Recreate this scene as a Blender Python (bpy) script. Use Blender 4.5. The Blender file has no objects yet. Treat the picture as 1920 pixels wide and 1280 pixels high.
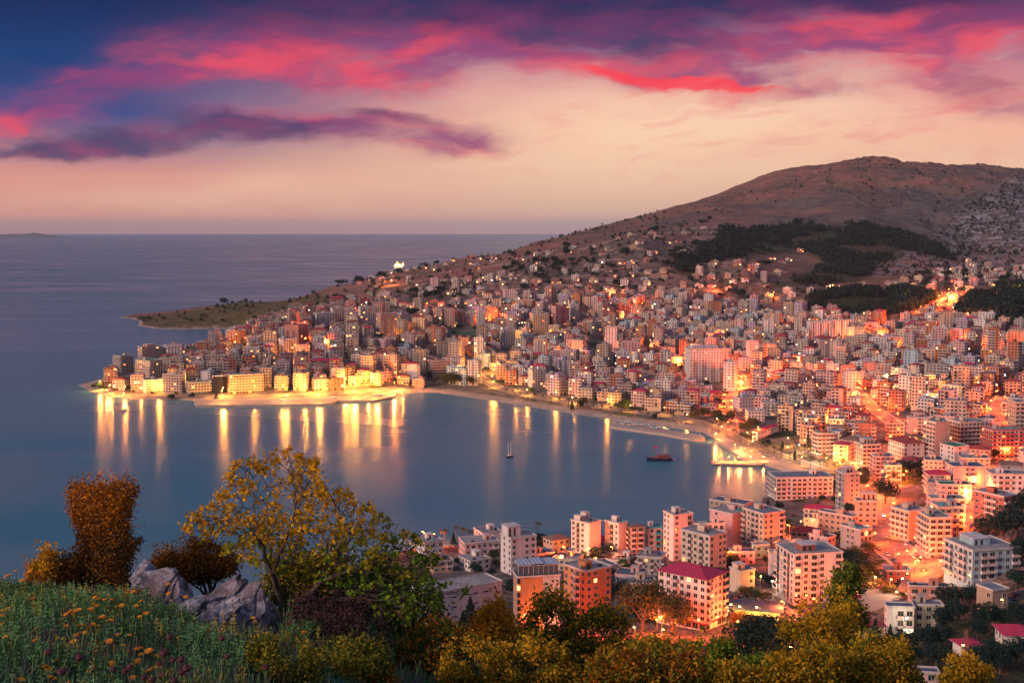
import bpy, bmesh, math, random
import numpy as np
from mathutils import Vector, Matrix, noise as mnoise

SC = bpy.context.scene
COL = SC.collection
R = math.radians
rng = random.Random(11)
nrg = np.random.default_rng(5)

# ---------------------------------------------------------------- camera
EYE = 180.0
FPX = 2300.0                      # focal length in pixels of the 1920 px wide photograph
PITCH = math.atan(208.0 / FPX)
cam_d = bpy.data.cameras.new('camera')
cam_d.sensor_width = 36.0
cam_d.lens = FPX / 1920.0 * 36.0
cam_d.clip_start = 0.5
cam_d.clip_end = 120000.0
cam = bpy.data.objects.new('camera', cam_d)
COL.objects.link(cam)
cam.location = (0, 0, EYE)
cam.rotation_euler = (math.pi / 2 - PITCH, 0, 0)
SC.camera = cam

SC.view_settings.view_transform = 'Standard'
SC.view_settings.look = 'None'
SC.view_settings.gamma = 1.0
SC.view_settings.use_curve_mapping = False
SC.view_settings.exposure = 0.28
SC.render.film_transparent = False
cy = SC.cycles
cy.use_denoising = True
cy.max_bounces = 5
cy.diffuse_bounces = 2
cy.glossy_bounces = 2
cy.transmission_bounces = 2
cy.volume_bounces = 0
cy.sample_clamp_indirect = 3.0
cy.use_light_tree = True
cy.volume_step_rate = 1.0
cy.volume_max_steps = 64


# ---------------------------------------------------------------- node helper
class E:
    """tiny expression wrapper over shader math nodes"""
    nt = None

    def __init__(self, s):
        self.s = s

    @staticmethod
    def m(op, *a, clamp=False):
        n = E.nt.nodes.new('ShaderNodeMath')
        n.operation = op
        n.use_clamp = clamp
        for i, v in enumerate(a):
            if isinstance(v, E):
                E.nt.links.new(v.s, n.inputs[i])
            else:
                n.inputs[i].default_value = float(v)
        return E(n.outputs[0])

    def __add__(s, o): return E.m('ADD', s, o)
    __radd__ = __add__
    def __sub__(s, o): return E.m('SUBTRACT', s, o)
    def __rsub__(s, o): return E.m('SUBTRACT', o, s)
    def __mul__(s, o): return E.m('MULTIPLY', s, o)
    __rmul__ = __mul__
    def __truediv__(s, o): return E.m('DIVIDE', s, o)


def esmooth(x, a, b, lo=0.0, hi=1.0):
    n = E.nt.nodes.new('ShaderNodeMapRange')
    n.interpolation_type = 'SMOOTHSTEP'
    E.nt.links.new(x.s, n.inputs['Value'])
    n.inputs['From Min'].default_value = a
    n.inputs['From Max'].default_value = b
    n.inputs['To Min'].default_value = lo
    n.inputs['To Max'].default_value = hi
    return E(n.outputs['Result'])


def emix(f, a, b, blend='MIX'):
    n = E.nt.nodes.new('ShaderNodeMix')
    n.data_type = 'RGBA'
    n.blend_type = blend
    n.clamp_factor = True
    if isinstance(f, E):
        E.nt.links.new(f.s, n.inputs[0])
    else:
        n.inputs[0].default_value = f
    for k, v in ((6, a), (7, b)):
        if isinstance(v, E):
            E.nt.links.new(v.s, n.inputs[k])
        else:
            n.inputs[k].default_value = (*v, 1.0)
    return E(n.outputs[2])


def enoise(vec, scale, detail=4, rough=0.55, dist=0.0, lac=2.0):
    n = E.nt.nodes.new('ShaderNodeTexNoise')
    n.inputs['Scale'].default_value = scale
    n.inputs['Detail'].default_value = detail
    n.inputs['Roughness'].default_value = rough
    n.inputs['Distortion'].default_value = dist
    n.inputs['Lacunarity'].default_value = lac
    if vec is not None:
        E.nt.links.new(vec.s, n.inputs['Vector'])
    return E(n.outputs['Fac'])


def evec(x, y, z=0.0):
    n = E.nt.nodes.new('ShaderNodeCombineXYZ')
    for i, v in enumerate((x, y, z)):
        if isinstance(v, E):
            E.nt.links.new(v.s, n.inputs[i])
        else:
            n.inputs[i].default_value = v
    return E(n.outputs[0])


def eramp(x, stops):
    n = E.nt.nodes.new('ShaderNodeValToRGB')
    cr = n.color_ramp
    while len(cr.elements) < len(stops):
        cr.elements.new(0.5)
    for e, (p, c) in zip(cr.elements, stops):
        e.position = p
        e.color = (*c, 1.0)
    E.nt.links.new(x.s, n.inputs[0])
    return E(n.outputs[0])


def lin(r, g, b):
    """sRGB 0-255 to linear"""
    f = lambda v: (v / 255.0 / 12.92) if v <= 10 else ((v / 255.0 + 0.055) / 1.055) ** 2.4
    return (f(r), f(g), f(b))


# ---------------------------------------------------------------- dusk sky
world = bpy.data.worlds.new('World')
SC.world = world
world.use_nodes = True
nt = world.node_tree
nt.nodes.clear()
E.nt = nt
out = nt.nodes.new('ShaderNodeOutputWorld')
bg = nt.nodes.new('ShaderNodeBackground')
nt.links.new(bg.outputs[0], out.inputs[0])
tc = nt.nodes.new('ShaderNodeTexCoord')
sep = nt.nodes.new('ShaderNodeSeparateXYZ')
nt.links.new(tc.outputs['Generated'], sep.inputs[0])
dx, dy, dz = (E(sep.outputs[i]) for i in range(3))
az = E.m('ARCTAN2', dx, dy)                       # 0 = towards the sea, + = right
el = E.m('ARCSINE', dz)
U = az * (180 / math.pi)                          # degrees of azimuth
V = el * (180 / math.pi)                          # degrees of elevation


def skyp(px, py):
    return (math.degrees(math.atan((px - 960) / FPX)), (432 - py) / 40.14)


# slow warp so that no cloud edge is straight
wv = evec(U * 0.11, V * 0.22, 3.0)
w1 = enoise(wv, 1.0, 5, 0.6) - 0.5
wv2 = evec(U * 0.11, V * 0.22, 9.0)
w2 = enoise(wv2, 1.0, 5, 0.6) - 0.5
Uw = U + w1 * 7.0
Vw = V + w2 * 3.2
fine = enoise(evec(Uw * 0.24 + Vw * 0.10, Vw * 0.72, 1.0), 1.0, 9, 0.56, 0.15)
fine2 = enoise(evec(Uw * 0.17 - Vw * .08, Vw * 0.6, 5.0), 1.0, 9, 0.57, 0.15)
streak = enoise(evec(Uw * 0.40, Vw * 2.2 - Uw * 0.22, 4.0), 1.0, 6, 0.55, 0.1)


def blob(px, py, rx, ry, tilt=0.0, p=1.0):
    """gaussian lump at a direction of the sky; radii in photograph pixels"""
    u0, v0 = skyp(px, py)
    c, s = math.cos(R(tilt)), math.sin(R(tilt))
    du, dv = Uw - u0, Vw - v0
    a = (du * c + dv * s) * (40.0 / rx)
    b = (dv * c - du * s) * (40.0 / ry)
    return E.m('EXPONENT', (a * a + b * b) * -1.0) * p


def total(lst):
    t = lst[0]
    for k in lst[1:]:
        t = t + k
    return t


# clear-sky gradient: two columns (sea side left, hill side right) mixed by azimuth
Vn = esmooth(V, 0, 1)
vr = E.m('DIVIDE', V + 0.0, 14.0, clamp=True)
left = eramp(vr, [(0.0, lin(196, 140, 132)), (0.045, lin(226, 152, 130)), (0.17, lin(222, 150, 136)), (0.27, lin(150, 112, 134)),
                  (0.36, lin(52, 74, 132)), (0.5, lin(18, 62, 118)), (0.72, lin(4, 44, 96)), (1.0, lin(6, 30, 70))])
right = eramp(vr, [(0.0, lin(205, 160, 150)), (0.04, lin(226, 178, 152)), (0.2, lin(238, 190, 158)), (0.32, lin(240, 176, 150)),
                   (0.45, lin(222, 150, 150)), (0.6, lin(150, 110, 140)), (0.8, lin(60, 70, 110)), (1.0, lin(24, 44, 88))])
base = emix(esmooth(U + w1 * 8.0, -19, 4), left, right)
# cream glow above the sea
glow = total([blob(1290, 230, 420, 90, 3, 0.8), blob(380, 372, 330, 32, 0, .35)])
base = emix(E.m('MINIMUM', glow, 0.75), base, lin(252, 216, 178))

# pink veils
pink = total([blob(250, 170, 190, 34, 8, .95), blob(480, 120, 190, 42, -4, .8), blob(760, 130, 170, 55, 8, 1.0), blob(880, 80, 90, 55, 10, .9), blob(620, 60, 210, 40, 0, .5),
              blob(1050, 110, 140, 32, -12, .95), blob(1250, 150, 170, 30, -10, 1.1), blob(1400, 120, 180, 50, 4, .9),
              blob(1560, 70, 190, 60, -3, 1.0), blob(1700, 110, 120, 60, -30, .8), blob(1850, 90, 150, 65, -15, 1.0), blob(1880, 220, 110, 26, -6, .6),
              blob(720, 250, 210, 34, -3, .85), blob(520, 235, 150, 22, -4, .5), blob(860, 262, 60, 26, 0, .6), blob(30, 240, 130, 24, 4, .7), blob(1500, 190, 200, 16, 2, .5),
              blob(1150, 40, 200, 30, 0, .5)])
pf = esmooth(pink * (fine * 2.2 + streak * 0.6 - 0.55), 0.05, 1.0)
pcol = emix(esmooth(fine2, 0.40, 0.66), lin(146, 64, 116), lin(232, 76, 98))
c1 = emix(pf * 0.9, base, pcol)
red = total([blob(1270, 170, 130, 15, -9, 1.1), blob(1130, 140, 100, 12, -11, .8), blob(1360, 182, 90, 7, -2, .8), blob(800, 165, 80, 12, 5, .6), blob(560, 150, 90, 9, 6, .4),
             blob(230, 185, 90, 9, 4, .4), blob(1430, 120, 100, 18, 4, .5), blob(1690, 90, 60, 26, -40, .6), blob(870, 90, 40, 30, 20, .3), blob(840, 285, 80, 10, 4, .4)])
rf = esmooth(red * (fine2 * 1.6 + streak * .8 - 0.2), 0.25, 1.1)
c2 = emix(rf * 0.85, c1, lin(250, 62, 72))
veil = esmooth(streak * .6 + fine2 * .6, .56, .78) * esmooth(V, 1.2, 4.0) * esmooth(U, -8, 4) * esmooth(V, 9.0, 6.0)
c2 = emix(veil * .38, c2, lin(226, 120, 128))
# violet-grey cloud bodies
dark = total([blob(690, 30, 260, 42, 0, .95), blob(420, 80, 220, 30, -6, .5), blob(1200, 70, 190, 60, -8, 1.1), blob(1080, 20, 220, 40, 0, .9), blob(1500, 8, 320, 34, 0, 1.1),
              blob(1830, 20, 180, 40, 0, 1.0), blob(1840, 185, 130, 34, -6, .55), blob(520, 240, 230, 22, -3, .9), blob(760, 222, 130, 13, -4, .75), blob(250, 268, 260, 22, 2, .9), blob(40, 285, 160, 16, 0, .6),
              blob(960, 60, 100, 40, 0, .5), blob(80, 150, 190, 30, 0, .4)])
df = esmooth(dark * (fine2 * 1.9 + streak * .5 - 0.18), 0.2, 1.1)
hf = esmooth(enoise(evec(Uw * 0.35, Vw * 1.1, 7.0), 1.0, 6, 0.6), 0.35, 0.68)
dcol = emix(hf, lin(52, 52, 98), lin(128, 52, 102))
c3 = emix(df * 0.86, c2, dcol)
topd = esmooth(V + (fine - .5) * 3.0, 7.6, 11.5)
c3 = emix(topd * .85, c3, lin(22, 34, 78))
# high sky above the picture and sky behind the viewer, both brightened as fill light
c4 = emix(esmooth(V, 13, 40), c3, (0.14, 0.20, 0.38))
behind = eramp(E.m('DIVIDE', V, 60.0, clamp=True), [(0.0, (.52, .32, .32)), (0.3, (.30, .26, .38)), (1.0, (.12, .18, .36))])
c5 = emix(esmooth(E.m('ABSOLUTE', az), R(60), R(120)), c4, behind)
below = esmooth(V, -3.0, -0.2)
c6 = emix(below, lin(60, 66, 90), c5)
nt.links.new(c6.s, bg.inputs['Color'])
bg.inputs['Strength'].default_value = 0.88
world.cycles.sampling_method = 'MANUAL'
world.cycles.sample_map_resolution = 512

# one soft, slightly warm lamp for the afterglow (sun just down, light comes low from the left, behind the viewer)
sun_d = bpy.data.lights.new('sun', 'SUN')
sun_d.energy = 2.5
sun_d.angle = R(12)
sun_d.color = (1.0, 0.66, 0.52)
sun = bpy.data.objects.new('sun', sun_d)
COL.objects.link(sun)
SUN_EL, SUN_AZ = R(22), R(-120)                    # azimuth measured from +Y, + = right
sd = Vector((math.cos(SUN_EL) * math.sin(SUN_AZ), math.cos(SUN_EL) * math.cos(SUN_AZ), math.sin(SUN_EL)))
sun.rotation_euler = sd.to_track_quat('Z', 'Y').to_euler()


# ---------------------------------------------------------------- pixels <-> ground
CP, SP = math.cos(PITCH), math.sin(PITCH)


def ray(px, py):
    u, v = (px - 960) / FPX, (640 - py) / FPX
    d = (u, CP + v * SP, -SP + v * CP)
    return d[0] / d[1], d[2] / d[1]               # per metre of Y


def at(px, py, Y):
    a, b = ray(px, py)
    return (a * Y, Y, EYE + b * Y)


def onplane(px, py, z=0.0):
    a, b = ray(px, py)
    Y = (z - EYE) / b
    return (a * Y, Y)


def proj(x, y, z):
    z = z - EYE
    f = y * CP - z * SP
    up = y * SP + z * CP
    return 960 + FPX * x / f, 640 - FPX * up / f


# ---------------------------------------------------------------- land form
# shoreline, traced on the water plane (photograph pixels), clockwise from the near coast
shore_px = [(0, 1400), (400, 1210), (600, 1100), (700, 1045), (780, 1027), (900, 1020), (1010, 1008), (1120, 1004), (1230, 996), (1320, 984), (1400, 970), (1428, 945), (1436, 915), (1462, 897),
            (1490, 889), (1468, 880), (1440, 872), (1400, 866), (1372, 848), (1345, 826), (1322, 812), (1250, 800), (1160, 789), (1080, 776), (1000, 764), (920, 751), (860, 742), (820, 736),
            (785, 735), (750, 740), (715, 748), (680, 748), (620, 754), (520, 757), (368, 757), (362, 750), (300, 748), (250, 748), (200, 742), (165, 732), (146, 722), (175, 714), (205, 704), (225, 690),
            (300, 672), (345, 655), (390, 640), (425, 626), (440, 617), (400, 616), (340, 618), (290, 616), (258, 611), (262, 603), (245, 597), (222, 595), (245, 590)]
shore = [onplane(*p) for p in shore_px]
# far (seaward) side of the cape and mountain, never seen from the view but real ground
shore += [(-760, 2760), (-560, 2840), (-300, 2960), (-60, 3230), (100, 3700), (300, 4300), (600, 5200), (900, 6600), (7000, 6600), (7000, 150), (-300, 150)]
shore = np.array(shore)

ctl = []


def C(px, py, z=None, Y=None):
    a, b = ray(px, py)
    if Y is None:
        Y = (z - EYE) / b
    else:
        z = EYE + b * Y
    ctl.append((a * Y, Y, z))


for p in [(280, 730, 3), (200, 728, 3), (250, 700, 8), (330, 700, 14), (450, 735, 3), (450, 700, 15), (450, 665, 28), (360, 680, 16), (600, 735, 4), (600, 690, 18), (600, 650, 35), (520, 630, 38), (600, 605, 52), (480, 645, 36), (650, 590, 56),
          (700, 600, 58), (700, 655, 34), (700, 705, 12), (700, 735, 3), (780, 725, 3), (850, 725, 4), (850, 700, 8), (850, 620, 35), (850, 560, 70), (1000, 740, 5), (1000, 700, 10), (1000, 620, 34), (1000, 560, 70), (1000, 500, 115), (1140, 765, 4),
          (1140, 700, 10), (1140, 620, 34), (1200, 560, 66), (1200, 500, 115), (1200, 450, 162), (1100, 470, 140), (1320, 800, 4), (1320, 716, 8), (1320, 640, 26), (1400, 560, 66), (1400, 500, 118), (1480, 870, 3), (1520, 850, 4), (1500, 700, 14),
          (1600, 800, 7), (1700, 700, 20), (1900, 700, 30), (1750, 800, 14), (1900, 800, 22), (1400, 600, 40), (1600, 600, 46), (1700, 600, 50), (1900, 600, 62), (1600, 540, 86), (1750, 530, 92), (1900, 520, 100),
          (1560, 880, 3), (1640, 900, 7), (1640, 960, 12), (1650, 1020, 18), (1720, 1060, 22), (1780, 1050, 24), (1850, 900, 20), (1850, 980, 30), (1900, 960, 44), (1900, 1060, 46), (1850, 1110, 40), (1900, 1200, 52), (1750, 1200, 44), (1640, 1130, 28),
          (1640, 1230, 40), (1500, 1140, 24), (1500, 1060, 14), (1500, 960, 5), (1420, 1000, 9), (1420, 1100, 20), (1310, 1185, 26), (1310, 1060, 11), (1180, 1040, 8), (1180, 1180, 28), (1180, 1110, 18), (1050, 1050, 8), (1050, 1190, 29), (930, 1050, 7), (930, 1150, 20),
          (830, 1060, 7), (830, 1170, 23), (820, 1120, 15), (1000, 1260, 42), (1300, 1270, 42), (1600, 1290, 50), (1900, 1290, 66)]:
    C(*p)
for p in [(720, 545, 2150), (620, 572, 2090), (550, 592, 2110), (450, 602, 2180), (340, 605, 2300), (480, 580, 2330), (620, 545, 2430),
          (450, 566, 2440), (620, 537, 2560), (760, 503, 2740), (880, 477, 2950), (1000, 448, 3150), (1100, 426, 3450), (1300, 384, 3850), (1400, 358, 4000), (1500, 330, 4150), (1580, 304, 4300), (1650, 290, 4400), (1750, 302, 4400), (1850, 314, 4300), (1920, 322, 4250), (2100, 345, 4200),
          (760, 520, 2450), (880, 510, 2450), (1000, 475, 2800), (1150, 440, 3000), (1300, 420, 3150), (1400, 398, 3450), (1520, 370, 3700), (1650, 350, 3850), (1800, 360, 3700),
          (1350, 424, 3000), (1500, 420, 3000), (1620, 424, 2960), (1700, 438, 2880), (1780, 472, 2760), (1500, 470, 2720), (1620, 480, 2600), (1700, 500, 2480), (1400, 460, 2750), (1300, 460, 2650),
          (1500, 405, 3380), (1650, 405, 3400), (1750, 420, 3300), (1830, 385, 3420), (1900, 430, 3150), (1900, 480, 2850), (1830, 470, 3000), (1840, 500, 2620), (2100, 520, 2400), (2150, 430, 3100), (2150, 700, 1450), (2150, 900, 900),
          (1600, 520, 2250), (1680, 470, 2640), (1560, 505, 2400)]:
    C(p[0], p[1], Y=p[2])
for p in [(-500, 2900, 8), (-100, 3500, 60), (200, 4300, 160), (500, 5200, 200), (1200, 5400, 420), (1500, 6200, 200), (3000, 6000, 300), (2600, 4400, 380), (5000, 4000, 300), (5000, 1500, 200), (2200, 1500, 120), (1500, 900, 90), (1200, 500, 90),
          (0, 300, 52), (150, 300, 58), (-80, 330, 40), (300, 300, 76), (0, 230, 80), (200, 230, 86), (-150, 200, 75), (0, 160, 100), (300, 160, 110), (-300, 300, 5)]:
    ctl.append(p)
ctl = np.array(ctl, float)


def rbf_fit(P, Z):
    n = len(P)
    D = np.sqrt(((P[:, None] - P[None]) ** 2).sum(-1))
    A = np.zeros((n + 3, n + 3))
    A[:n, :n] = -D + np.eye(n) * 0.003
    A[:n, n] = 1
    A[:n, n + 1:] = P
    A[n:, :n] = A[:n, n:].T
    return np.linalg.solve(A, np.concatenate([Z, [0, 0, 0]]))


# work in a warped metric so that near control points matter as much as far ones
def warp(x, y):
    r = np.hypot(x, y) + 1e-6
    k = np.log(r / 100.0) / r * 1000
    return np.stack([x * k, y * k], -1)


WP = warp(ctl[:, 0], ctl[:, 1])
rw = rbf_fit(WP / 1000.0, ctl[:, 2])


def base_height(x, y):
    q = warp(x, y) / 1000.0
    o = np.zeros(len(q))
    P = WP / 1000.0
    for s in range(0, len(q), 20000):
        c = q[s:s + 20000]
        D = np.sqrt(((c[:, None] - P[None]) ** 2).sum(-1))
        o[s:s + 20000] = -D @ rw[:len(P)] + rw[len(P)] + c @ rw[len(P) + 1:]
    return o


def seg_dist(x, y, pts, closed=True):
    best = np.full(len(x), 1e12)
    n = len(pts)
    for i in range(n if closed else n - 1):
        ax, ay = pts[i]
        bx, by = pts[(i + 1) % n]
        vx, vy = bx - ax, by - ay
        t = np.clip(((x - ax) * vx + (y - ay) * vy) / (vx * vx + vy * vy + 1e-9), 0, 1)
        best = np.minimum(best, (x - ax - t * vx) ** 2 + (y - ay - t * vy) ** 2)
    return np.sqrt(best)


def inside(x, y, pts):
    x = np.atleast_1d(np.asarray(x, float))
    y = np.atleast_1d(np.asarray(y, float))
    r = np.zeros(len(x), bool)
    n = len(pts)
    j = n - 1
    for i in range(n):
        xi, yi = pts[i]
        xj, yj = pts[j]
        c = ((yi > y) != (yj > y)) & (x < (xj - xi) * (y - yi) / ((yj - yi) + 1e-12) + xi)
        r ^= c
        j = i
    return r


def vnoise(x, y, sc, seed=0):
    """smooth lattice value noise, vectorised"""
    x = x / sc + seed * 17.3
    y = y / sc + seed * 9.1
    xi, yi = np.floor(x).astype(int), np.floor(y).astype(int)
    fx, fy = x - xi, y - yi
    fx, fy = fx * fx * (3 - 2 * fx), fy * fy * (3 - 2 * fy)

    def h(a, b):
        v = np.sin(a * 127.1 + b * 311.7 + seed * 3.3) * 43758.5453
        return v - np.floor(v)
    return (h(xi, yi) * (1 - fx) + h(xi + 1, yi) * fx) * (1 - fy) + (h(xi, yi + 1) * (1 - fx) + h(xi + 1, yi + 1) * fx) * fy


NU, NY = 760, 560
ug = np.linspace(-0.52, 0.62, NU)
yg = np.exp(np.linspace(math.log(150), math.log(6400), NY))
UG, YG = np.meshgrid(ug, yg)
XG = UG * YG
fx_, fy_ = XG.ravel(), YG.ravel()
H0 = base_height(fx_, fy_)
SDIST = seg_dist(fx_, fy_, shore)
SIN = inside(fx_, fy_, shore)
SDIST = np.where(SIN, SDIST, -SDIST)
hill = np.clip((H0 - 70) / 150, 0, 1)
fb = sum((vnoise(fx_, fy_, s, k) - .5) * s * 0.16 for k, s in enumerate((330, 170, 80, 40)))
gully = -np.abs(vnoise(fx_ + fy_ * .3, fy_ * .35, 150, 7) - .5) * 46
crag = (vnoise(fx_, fy_, 22, 3) - .5) * 7 + (vnoise(fx_, fy_, 9, 4) - .5) * 3
rug = np.clip((fx_ - 900) / 500, 0, 1) * np.clip((fy_ - 2500) / 400, 0, 1)
H = H0 + hill * (fb * 0.55 + gully * (0.18 + .55 * rug) + crag * (0.35 + rug))
H = H + np.clip(SDIST / 300, 0, 1) * (vnoise(fx_, fy_, 60, 8) - .5) * 3 * np.clip(fy_ / 800, 0, 1)


def sstep(t):
    t = np.clip(t, 0, 1)
    return t * t * (3 - 2 * t)


H = np.maximum(H, 1.6)
H = np.where(SDIST > 0, 1.6 * sstep(SDIST / 7) + (H - 1.6) * sstep((SDIST - 2) / 55), -4 * sstep(-SDIST / 12))
HG = H.reshape(NY, NU)
LY0, LY1 = math.log(150), math.log(6400)


def ground(x, y):
    """terrain height, vectorised"""
    sc = np.isscalar(x)
    x = np.atleast_1d(np.asarray(x, float))
    y = np.atleast_1d(np.asarray(y, float))
    i = np.clip((np.log(np.maximum(y, 151)) - LY0) / (LY1 - LY0) * (NY - 1), 0, NY - 1.001)
    j = np.clip((x / y + 0.52) / 1.14 * (NU - 1), 0, NU - 1.001)
    i0, j0 = i.astype(int), j.astype(int)
    fi, fj = i - i0, j - j0
    z = (HG[i0, j0] * (1 - fj) + HG[i0, j0 + 1] * fj) * (1 - fi) + (HG[i0 + 1, j0] * (1 - fj) + HG[i0 + 1, j0 + 1] * fj) * fi
    return float(z[0]) if sc else z


_YS = np.exp(np.linspace(math.log(240), math.log(6300), 1500))


def land(px, py):
    """where the sight line of a photograph pixel meets the ground"""
    a, b = ray(px, py)
    z = EYE + b * _YS
    g = ground(a * _YS, _YS)
    k = np.argmax(z <= np.maximum(g, 0.0))
    if z[k] > max(g[k], 0) + .5 and k == 0:
        k = len(_YS) - 1
    Y = _YS[k]
    return (a * Y, Y, max(float(g[k]), 0.0))


def poly(pts):
    return [land(*p)[:2] for p in pts]


# ---------------------------------------------------------------- scene helpers
def tag(o, label=None, cat=None, group=None, kind=None):
    if label: o['label'] = label
    if cat: o['category'] = cat
    if group: o['group'] = group
    if kind: o['kind'] = kind
    return o


def mesh_obj(name, verts, faces, mats, midx=None, parent=None, smooth=False):
    me = bpy.data.meshes.new(name)
    if isinstance(verts, np.ndarray):
        verts = verts.tolist()
    me.from_pydata(verts, [], faces)
    for m in (mats if isinstance(mats, (list, tuple)) else [mats]):
        me.materials.append(m)
    if midx is not None:
        me.polygons.foreach_set('material_index', np.asarray(midx, dtype=np.int32))
    if smooth:
        me.polygons.foreach_set('use_smooth', np.ones(len(me.polygons), dtype=bool))
    me.update()
    o = bpy.data.objects.new(name, me)
    COL.objects.link(o)
    if parent: o.parent = parent
    return o


def empty(name, loc, rz=0.0):
    o = bpy.data.objects.new(name, None)
    COL.objects.link(o)
    o.location = loc
    o.rotation_euler = (0, 0, rz)
    o.empty_display_size = 0.5
    return o


def copy_tree(o, parent=None):
    c = o.copy()
    COL.objects.link(c)
    c.parent = parent
    for ch in KIDS.get(o.name, ()):
        copy_tree(ch, c)
    return c


KIDS = {}


def note_kids(root):
    """remember the children of a prototype once (Object.children is slow in big scenes)"""
    ch = list(root.children)
    KIDS[root.name] = ch
    for c in ch:
        note_kids(c)


class MB:
    """mesh builder"""
    def __init__(s):
        s.v, s.f, s.m = [], [], []

    def quad(s, a, b, c, d, m=0):
        n = len(s.v)
        s.v += [a, b, c, d]
        s.f.append((n, n + 1, n + 2, n + 3))
        s.m.append(m)

    def tri(s, a, b, c, m=0):
        n = len(s.v)
        s.v += [a, b, c]
        s.f.append((n, n + 1, n + 2))
        s.m.append(m)

    def box(s, x0, x1, y0, y1, z0, z1, m=0, mt=None, bottom=True):
        n = len(s.v)
        s.v += [(x0, y0, z0), (x1, y0, z0), (x1, y1, z0), (x0, y1, z0), (x0, y0, z1), (x1, y0, z1), (x1, y1, z1), (x0, y1, z1)]
        fs = [(0, 1, 5, 4), (1, 2, 6, 5), (2, 3, 7, 6), (3, 0, 4, 7), (4, 5, 6, 7)] + ([(3, 2, 1, 0)] if bottom else [])
        s.f += [tuple(n + k for k in f) for f in fs]
        s.m += [m, m, m, m, m if mt is None else mt] + ([m] if bottom else [])

    def prism(s, pts, z0, z1, m=0, mt=None, bottom=False):
        n = len(s.v)
        k = len(pts)
        s.v += [(p[0], p[1], z0) for p in pts] + [(p[0], p[1], z1) for p in pts]
        for i in range(k):
            j = (i + 1) % k
            s.f.append((n + i, n + j, n + k + j, n + k + i)); s.m.append(m)
        s.f.append(tuple(n + k + i for i in range(k))); s.m.append(m if mt is None else mt)
        if bottom:
            s.f.append(tuple(n + k - 1 - i for i in range(k))); s.m.append(m)

    def tube(s, p, q, r0, r1, n=6, m=0, cap=False):
        p, q = Vector(p), Vector(q)
        d = (q - p)
        if d.length < 1e-6: return
        d.normalize()
        a = d.orthogonal().normalized()
        b = d.cross(a)
        k = len(s.v)
        for c, r in ((p, r0), (q, r1)):
            for i in range(n):
                t = 2 * math.pi * i / n
                w = c + a * (r * math.cos(t)) + b * (r * math.sin(t))
                s.v.append((w.x, w.y, w.z))
        for i in range(n):
            j = (i + 1) % n
            s.f.append((k + i, k + j, k + n + j, k + n + i)); s.m.append(m)
        if cap:
            s.f.append(tuple(k + n + i for i in range(n))); s.m.append(m)
            s.f.append(tuple(k + n - 1 - i for i in range(n))); s.m.append(m)

    def ball(s, c, r, n=6, h=4, m=0, sx=1, sy=1, sz=1):
        k = len(s.v)
        for j in range(h + 1):
            ph = math.pi * j / h
            for i in range(n):
                t = 2 * math.pi * i / n
                s.v.append((c[0] + r * sx * math.sin(ph) * math.cos(t), c[1] + r * sy * math.sin(ph) * math.sin(t), c[2] - r * sz * math.cos(ph)))
        for j in range(h):
            for i in range(n):
                i2 = (i + 1) % n
                s.f.append((k + j * n + i, k + j * n + i2, k + (j + 1) * n + i2, k + (j + 1) * n + i)); s.m.append(m)

    def build(s, name, mats, parent=None, smooth=False):
        return mesh_obj(name, s.v, s.f, mats, s.m, parent, smooth)

    def add_moved(s, o, x, y, z, rz, mmap=None):
        """merge another builder, turned and moved"""
        c, sn = math.cos(rz), math.sin(rz)
        n = len(s.v)
        s.v += [(x + p[0] * c - p[1] * sn, y + p[0] * sn + p[1] * c, z + p[2]) for p in o.v]
        s.f += [tuple(n + k for k in f) for f in o.f]
        s.m += [mmap[k] for k in o.m] if mmap else o.m


# ---------------------------------------------------------------- materials
def new_mat(name):
    m = bpy.data.materials.new(name)
    m.use_nodes = True
    E.nt = m.node_tree
    b = m.node_tree.nodes['Principled BSDF']
    return m, b


def plain(name, col, rough=0.8, var=0.0, scale=0.4, metal=0.0, emit=None, es=1.0, spec=0.3, bump=0.0, island=False):
    m, b = new_mat(name)
    b.inputs['Roughness'].default_value = rough
    b.inputs['Metallic'].default_value = metal
    b.inputs['Specular IOR Level'].default_value = spec
    b.inputs['Base Color'].default_value = (*col, 1)
    if var > 0:
        g = m.node_tree.nodes.new('ShaderNodeNewGeometry')
        pos = E(g.outputs['Position'])
        n1 = enoise(pos, scale, 5, 0.6)
        f = esmooth(n1, 0.3, 0.7)
        dk = tuple(c * (1 - var) for c in col)
        lt = tuple(min(0.95, c * (1 + var * 0.7)) for c in col)
        c = emix(f, dk, lt)
        if island:
            c = emix(E(g.outputs['Random Per Island']) * 0.5, c, dk)
        m.node_tree.links.new(c.s, b.inputs['Base Color'])
        if bump:
            bn = m.node_tree.nodes.new('ShaderNodeBump')
            bn.inputs['Strength'].default_value = bump
            m.node_tree.links.new(enoise(pos, scale * 6, 4, 0.6).s, bn.inputs['Height'])
            m.node_tree.links.new(bn.outputs[0], b.inputs['Normal'])
    if emit:
        b.inputs['Emission Color'].default_value = (*emit, 1)
        b.inputs['Emission Strength'].default_value = es
    return m


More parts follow.
